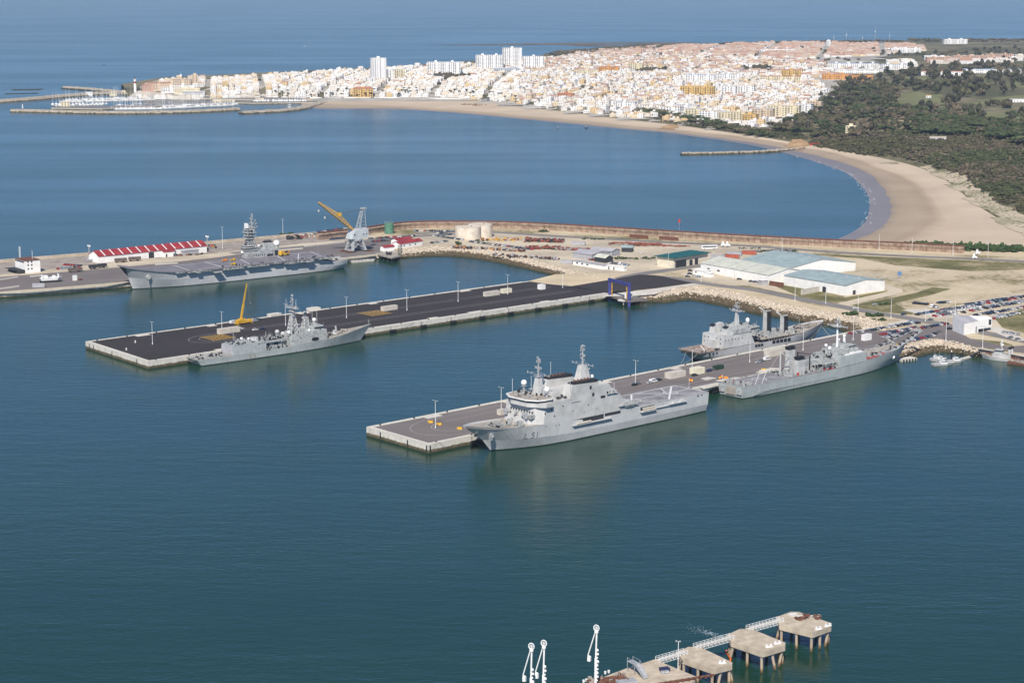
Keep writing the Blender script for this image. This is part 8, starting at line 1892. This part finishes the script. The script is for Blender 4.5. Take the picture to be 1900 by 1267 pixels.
for h in Hf:
    v, f, c = harr(h); ca, sa = math.cos(h[2]), math.sin(h[2]); q = v.copy(); q[:,0] = v[:,0]*ca-v[:,1]*sa+h[0]; q[:,1] = v[:,0]*sa+v[:,1]*ca+h[1]; q[:,2] += zat(h[0],h[1]); V.append(q); F.append(f+n); n += len(v); C.append(c)
big('distant_houses', np.concatenate(V), np.concatenate(F), M['town'], np.concatenate(C))

# ---- far masts, promenade wall, rocks off the shore, groyne
for i, (x, y, h) in enumerate(((1547,86,34),(1570,86,46),(1600,86,34),(1623,85,60),(1650,84,40),(1092,108,24),(1082,116,30),(1073,117,26),(1111,112,24))):
    p = hit(x,y); e = empty('radio_mast', p); MB().tube((0,0,0),(0,0,h),.6,5,.3).obj('mast', M['steel'], e); m = MB(); m.box(-1,1,-1,1,h*.7,h*.76); m.obj('antenna', M['white'], e); tag(e, f'thin radio mast on the far skyline, {nth(i)} along the ridge', 'radio mast', 'radio masts of the skyline')
def mole(name, label, px, wd, h, mat, top=None, cat='mole', rocks=0, group=None):
    pts = smooth([W(x,y,h) for x,y in px], 2); o = pts[0].copy(); o.z = 0; e = empty(name, o); tag(e, label, cat, group)
    A_, B_, C2, D2 = [], [], [], []
    for i, p in enumerate(pts):
        a = pts[max(0,i-1)]; b = pts[min(len(pts)-1,i+1)]; d = (b-a); d.z = 0; d.normalize(); q = Vector((d.y,-d.x,0)); p = p-o
        if i == 0: p = p-d*0
        A_.append(Vector((p.x,p.y,-1))+q*(wd/2+h*1.5)); B_.append(p+q*wd/2); C2.append(p-q*wd/2); D2.append(Vector((p.x,p.y,-1))-q*(wd/2+h*1.5))
    m = band('rubble_body', [A_,B_,C2,D2], mat, None, False, parent=e)
    m = MB(); 
    for s_ in (0,-1): m.add([A_[s_],B_[s_],C2[s_],D2[s_]], [(0,1,2,3),(3,2,1,0)])
    m.obj('end_slope', mat, e)
    cs, sz, cc = [], [], []
    for i in range(len(pts)-1):
        for (p, q, r_, s_) in ((A_[i],A_[i+1],B_[i],B_[i+1]),(D2[i],D2[i+1],C2[i],C2[i+1])):
            L = (p-q).length
            for _ in range(int(L*rocks)): u = random.random(); t = random.random(); c = p.lerp(q,u).lerp(r_.lerp(s_,u),t); cs.append(tuple(c)); sz.append(random.uniform(.8,1.9)); g = random.uniform(.8,1.15); cc.append((.42*g,.36*g,.28*g) if c.z > 1.6 else (.12*g,.10*g,.07*g))
    if cs: b = scatter('armour_stones', cs, sz, cc, M['rock']); b.parent = e
    return e
rubmat = quaymat('mole_rubble', (.40,.35,.28), 1.4)
mole('harbour_mole','long pale rubble mole sheltering the marina, with a rounded end',[(22,203),(60,203.5),(150,206),(230,207),(330,205.5),(400,202.5),(440,200)],9,4.5,rubmat,rocks=1.4,group='moles of the marina')
mole('harbour_mole','outer wall of the marina with a road, running in from the left',[(-120,192),(0,185.5),(60,181),(110,176.5),(160,172.5),(200,170.5)],16,5,rubmat,rocks=1.2,group='moles of the marina')
mole('harbour_mole','outermost mole pointing left beyond the marina',[(120,160.5),(150,162),(200,166.5),(232,170)],8,4,rubmat,rocks=.6,group='moles of the marina')
mole('harbour_mole','short curved rubble mole joining the beach to the marina',[(447,207),(490,205),(530,203),(560,199),(585,192),(600,188)],10,4,rubmat,rocks=1.2,group='moles of the marina')
mole('groyne','low dark rubble groyne running into the bay from the beach',[(1264,283.5),(1330,282.5),(1400,280.5),(1450,277.5),(1490,273)],5,2.6,rubmat,rocks=1.2)
poly('marina_quay', [(205,172),(300,178),(360,182),(430,184),(520,186),(600,184),(600,178),(520,177),(430,176),(330,176.5),(236,174),(200,169)], 3.0, M['road'], reg=False)
wallband('marina_quay_face', [(205,172),(300,178),(360,182),(430,184),(520,186),(600,184)], M['oldquay'], 3.0, -1)
poly('inner_quay', [(95,200.5),(150,201.5),(190,202),(300,196),(420,190),(470,191.5),(600,190),(590,186),(470,187),(400,187),(290,192),(200,197),(110,198)], 2.6, M['road'], reg=False)
wallband('inner_quay_face', [(95,200.5),(150,201.5),(190,202),(300,196),(420,190),(470,191.5),(600,190)], M['oldquay'], 2.6, -1)
for i, px in enumerate(([(20,166),(80,165),(75,167.5),(25,168)],[(8,173.5),(70,172.5),(72,174),(10,175)],[(118,163),(200,168),(215,171),(150,169),(112,165.5)])):
    poly('tidal_reef', px, .25+.03*i, rubmat, reg=False)
for i, px in enumerate(([(800,84.5),(900,82.5),(1060,80),(1240,79),(1300,80),(1300,82),(1150,83),(950,84.5)],[(1010,83),(1100,84),(1180,86),(1250,87),(1240,90),(1180,88.5),(1090,86.5)])):
    poly('shore_reef', px, .4+.05*i, mt('dark_shoal', (.13,.11,.085), .3, .01, .9, False), reg=False)
# marina boats
def mboat(kind):
    L = 10 if kind == 's' else 9; b = 1.6; e = empty('sailing_boat' if kind == 's' else 'motor_boat', (0,0,0))
    m = MB(); m.loft([(-L/2,-b*.7,-.2),(L*.1,-b*.8,-.2),(L*.45,0,-.2),(L*.1,b*.8,-.2),(-L/2,b*.7,-.2)], [(-L/2,-b,1.1),(L*.15,-b,1.1),(L/2,0,1.4),(L*.15,b,1.1),(-L/2,b,1.1)]); m.obj('hull', M['white'], e)
    m = MB(); m.tap((-L*.2,L*.2,-b*.6,b*.6),1.1,(-L*.15,L*.12,-b*.5,b*.5),1.8 if kind == 's' else 2.6); m.obj('cabin', M['white'] if kind == 's' else M['containergrey'], e)
    if kind == 's': m = MB(); m.tube((L*.05,0,1.1),(L*.05,0,14),.13,4,.08); m.tube((L*.05,0,2.4),(-L*.35,0,2.4),.16,4); m.obj('mast', M['white'], e)
    else: MB().box(-L*.14,L*.13,-b*.55,b*.55,1.7,2.2).obj('windows', M['glass'], e)
    return e
pr_ = {'s': mboat('s'), 'm': mboat('m')}; first = {'s': True, 'm': True}; ib = 0
for rowi, (x0, y0, x1, y1, n, nm) in enumerate(((95,194.5,200,193,17,'leftmost pontoon of the marina'),(110,190,285,185.5,34,'middle pontoon of the inner basin'),(120,187,300,182,30,'pontoon nearest the harbour quay'),(205,203,300,202,22,'left part of the pontoon behind the long mole'),(300,202,430,195.5,32,'right part of the pontoon behind the long mole'),(230,200,420,193.5,40,'inner pontoon behind the long mole'),(470,188,570,187.5,20,'boat yard right of the marina'),(300,198.5,440,193.5,26,'finger pontoon amid the white boats'),(215,197.5,330,193,24,'short pontoon in the middle of the marina'),(150,186,250,183,20,'pontoon under the outer marina wall'),(100,197,190,194.5,14,'pontoon beside the terraced control building'))):
    a = W(x0,y0,0 if rowi != 6 else 3); b = W(x1,y1,0 if rowi != 6 else 3); k_ = 0
    if rowi != 6: pe_ = empty('marina_pontoon', tuple(a), ang(a,b)); MB().box(0,(b-a).length,-9.4,-7.6,-.4,.5).obj('walkway', M['conc'], pe_); tag(pe_, f'floating walkway, {nm}', 'pontoon', 'pontoons of the marina')
    for i in range(n):
        if random.random() < .07: continue
        kd = 's' if random.random() < .45 else 'm'; p = a.lerp(b,(i+.5)/n)+Vector((0,random.uniform(-1.5,1.5),0)); rz = ang(a,b)+R(90)+R(random.uniform(-4,4))
        if first[kd]: e = pr_[kd]; first[kd] = False; e.location = p; e.rotation_euler = (0,0,rz)
        else: e = copy_tree(pr_[kd], p, rz)
        s_ = random.uniform(1.15,1.8); e.scale = (s_,s_,s_)
        tag(e, f"white {'sailing boat' if kd == 's' else 'motor boat'}, {nth(k_)} along the {nm}", 'boat', 'boats in the marina'); k_ += 1; ib += 1
gm = [(166,176,12,6,5,'white','white office on the marina wall with dark window band'),(210,176,14,8,6,'cream','cream harbour office at the foot of the marina wall'),(234,173,16,8,5,'cream','cream building at the root of the marina wall'),(122,198.5,16,10,9,'cream','cream marina control building with stepped terraces'),(360,177.5,44,16,8,'grey','dark glazed pavilion on the marina quay'),(404,191,18,10,5,'cream','cream pitched roof shed on the marina quay'),(425,189.5,22,8,3,'cream','low cream open shed on the marina quay'),(482,188,16,8,5,'cream','cream hut in the boat yard'),(537,198,6,5,7,'grey','small grey hut on the curved mole')]
for x,y,w_,d,h,c,l in gm: block(x,y,w_,d,h,6,c,'grey' if c != 'cream' else 'cream',l,name='harbour_building',balc=False,stair=False)
m = MB(); m.tube((0,0,0),(0,0,7),1.2,8,.8); o = m.obj('harbour_beacon', M['white']); o.location = W(42,201.5,4.5); tag(o, 'small white beacon near the tip of the long marina mole', 'beacon')
# promenade wall at the back of the far beach
pr = [W(x,y,5.4) for x,y in ((575,181),(600,181),(735,181),(870,183),(935,190),(1004,200.5))]
e = empty('promenade_wall', (pr[0].x,pr[0].y,0)); tag(e, 'low white promenade wall at the back of the far beach', 'wall'); m = MB()
for a, b in zip(pr, pr[1:]): a = a-Vector((pr[0].x,pr[0].y,0)); b = b-Vector((pr[0].x,pr[0].y,0)); m.box(0,0,0,0,0,0) if False else m.loft([a+Vector((0,-.5,-4)), b+Vector((0,-.5,-4)), b+Vector((0,.5,-4)), a+Vector((0,.5,-4))], [a+Vector((0,-.5,0)), b+Vector((0,-.5,0)), b+Vector((0,.5,0)), a+Vector((0,.5,0))])
m.obj('wall', M['wall'], e)
for i,(x,y,L) in enumerate(((193,121,8),(1088,238,6),(566,87,9),(1035,238.6,5))):
    e = empty('fishing_boat', tuple(W(x,y,0)), R(30*i)); tag(e, ['tiny dark boat alone on the open sea beyond the marina','small dark boat in the bay off the beach','tiny white boat far out on the open sea','small dark buoy boat in the bay'][i], 'boat', 'small boats on open water'); m = MB(); m.loft([(-L/2,-1,-.2),(L*.2,-1,-.2),(L/2,0,-.2),(L*.2,1,-.2),(-L/2,1,-.2)], [(-L/2,-1.2,1),(L*.2,-1.2,1),(L*.55,0,1.5),(L*.2,1.2,1),(-L/2,1.2,1)]); m.obj('hull', M['dark'] if i != 2 else M['white'], e); MB().box(-1.5,.5,-.7,.7,1,2.4).obj('cabin', M['containergrey'], e)
for x, y, l in ((870,194.5,'dark driftwood heap on the far beach'),(1512,269.5,'red beach hut at the foot of the wood'),(890,196,'second dark heap on the far beach')):
    p = hit(x,y); e = empty('beach_heap' if 'heap' in l else 'beach_hut', p); tag(e, l, 'hut' if 'hut' in l else 'heap'); m = MB()
    if 'hut' in l: m.box(-7,7,-2,2,0,2.6); m.obj('wall', M['red'], e); MB().box(-7.4,7.4,-2.4,2.4,2.6,2.9).obj('roof', M['redroof'], e)
    else: fit(m,-14,14,-5,5,0,26,(1,4),(.4,1.4),0); m.obj('driftwood', M['rust'], e, kind='stuff')
# ---------------------------------------------------------------- haze
hz = MB(); hz.box(-11000, 13000, -500, 26000, -1.0, 262)
ho = hz.obj('haze', [], kind='stuff')
hm = bpy.data.materials.new('air'); hm.use_nodes = True; t_ = hm.node_tree
for x in list(t_.nodes): t_.nodes.remove(x)
mo = t_.nodes.new('ShaderNodeOutputMaterial'); pv = t_.nodes.new('ShaderNodeVolumePrincipled')
pv.inputs['Color'].default_value = (.68, .84, 1, 1); pv.inputs['Density'].default_value = 3.7e-5; pv.inputs['Anisotropy'].default_value = 0.1
t_.links.new(pv.outputs[0], mo.inputs['Volume']); ho.data.materials.append(hm)
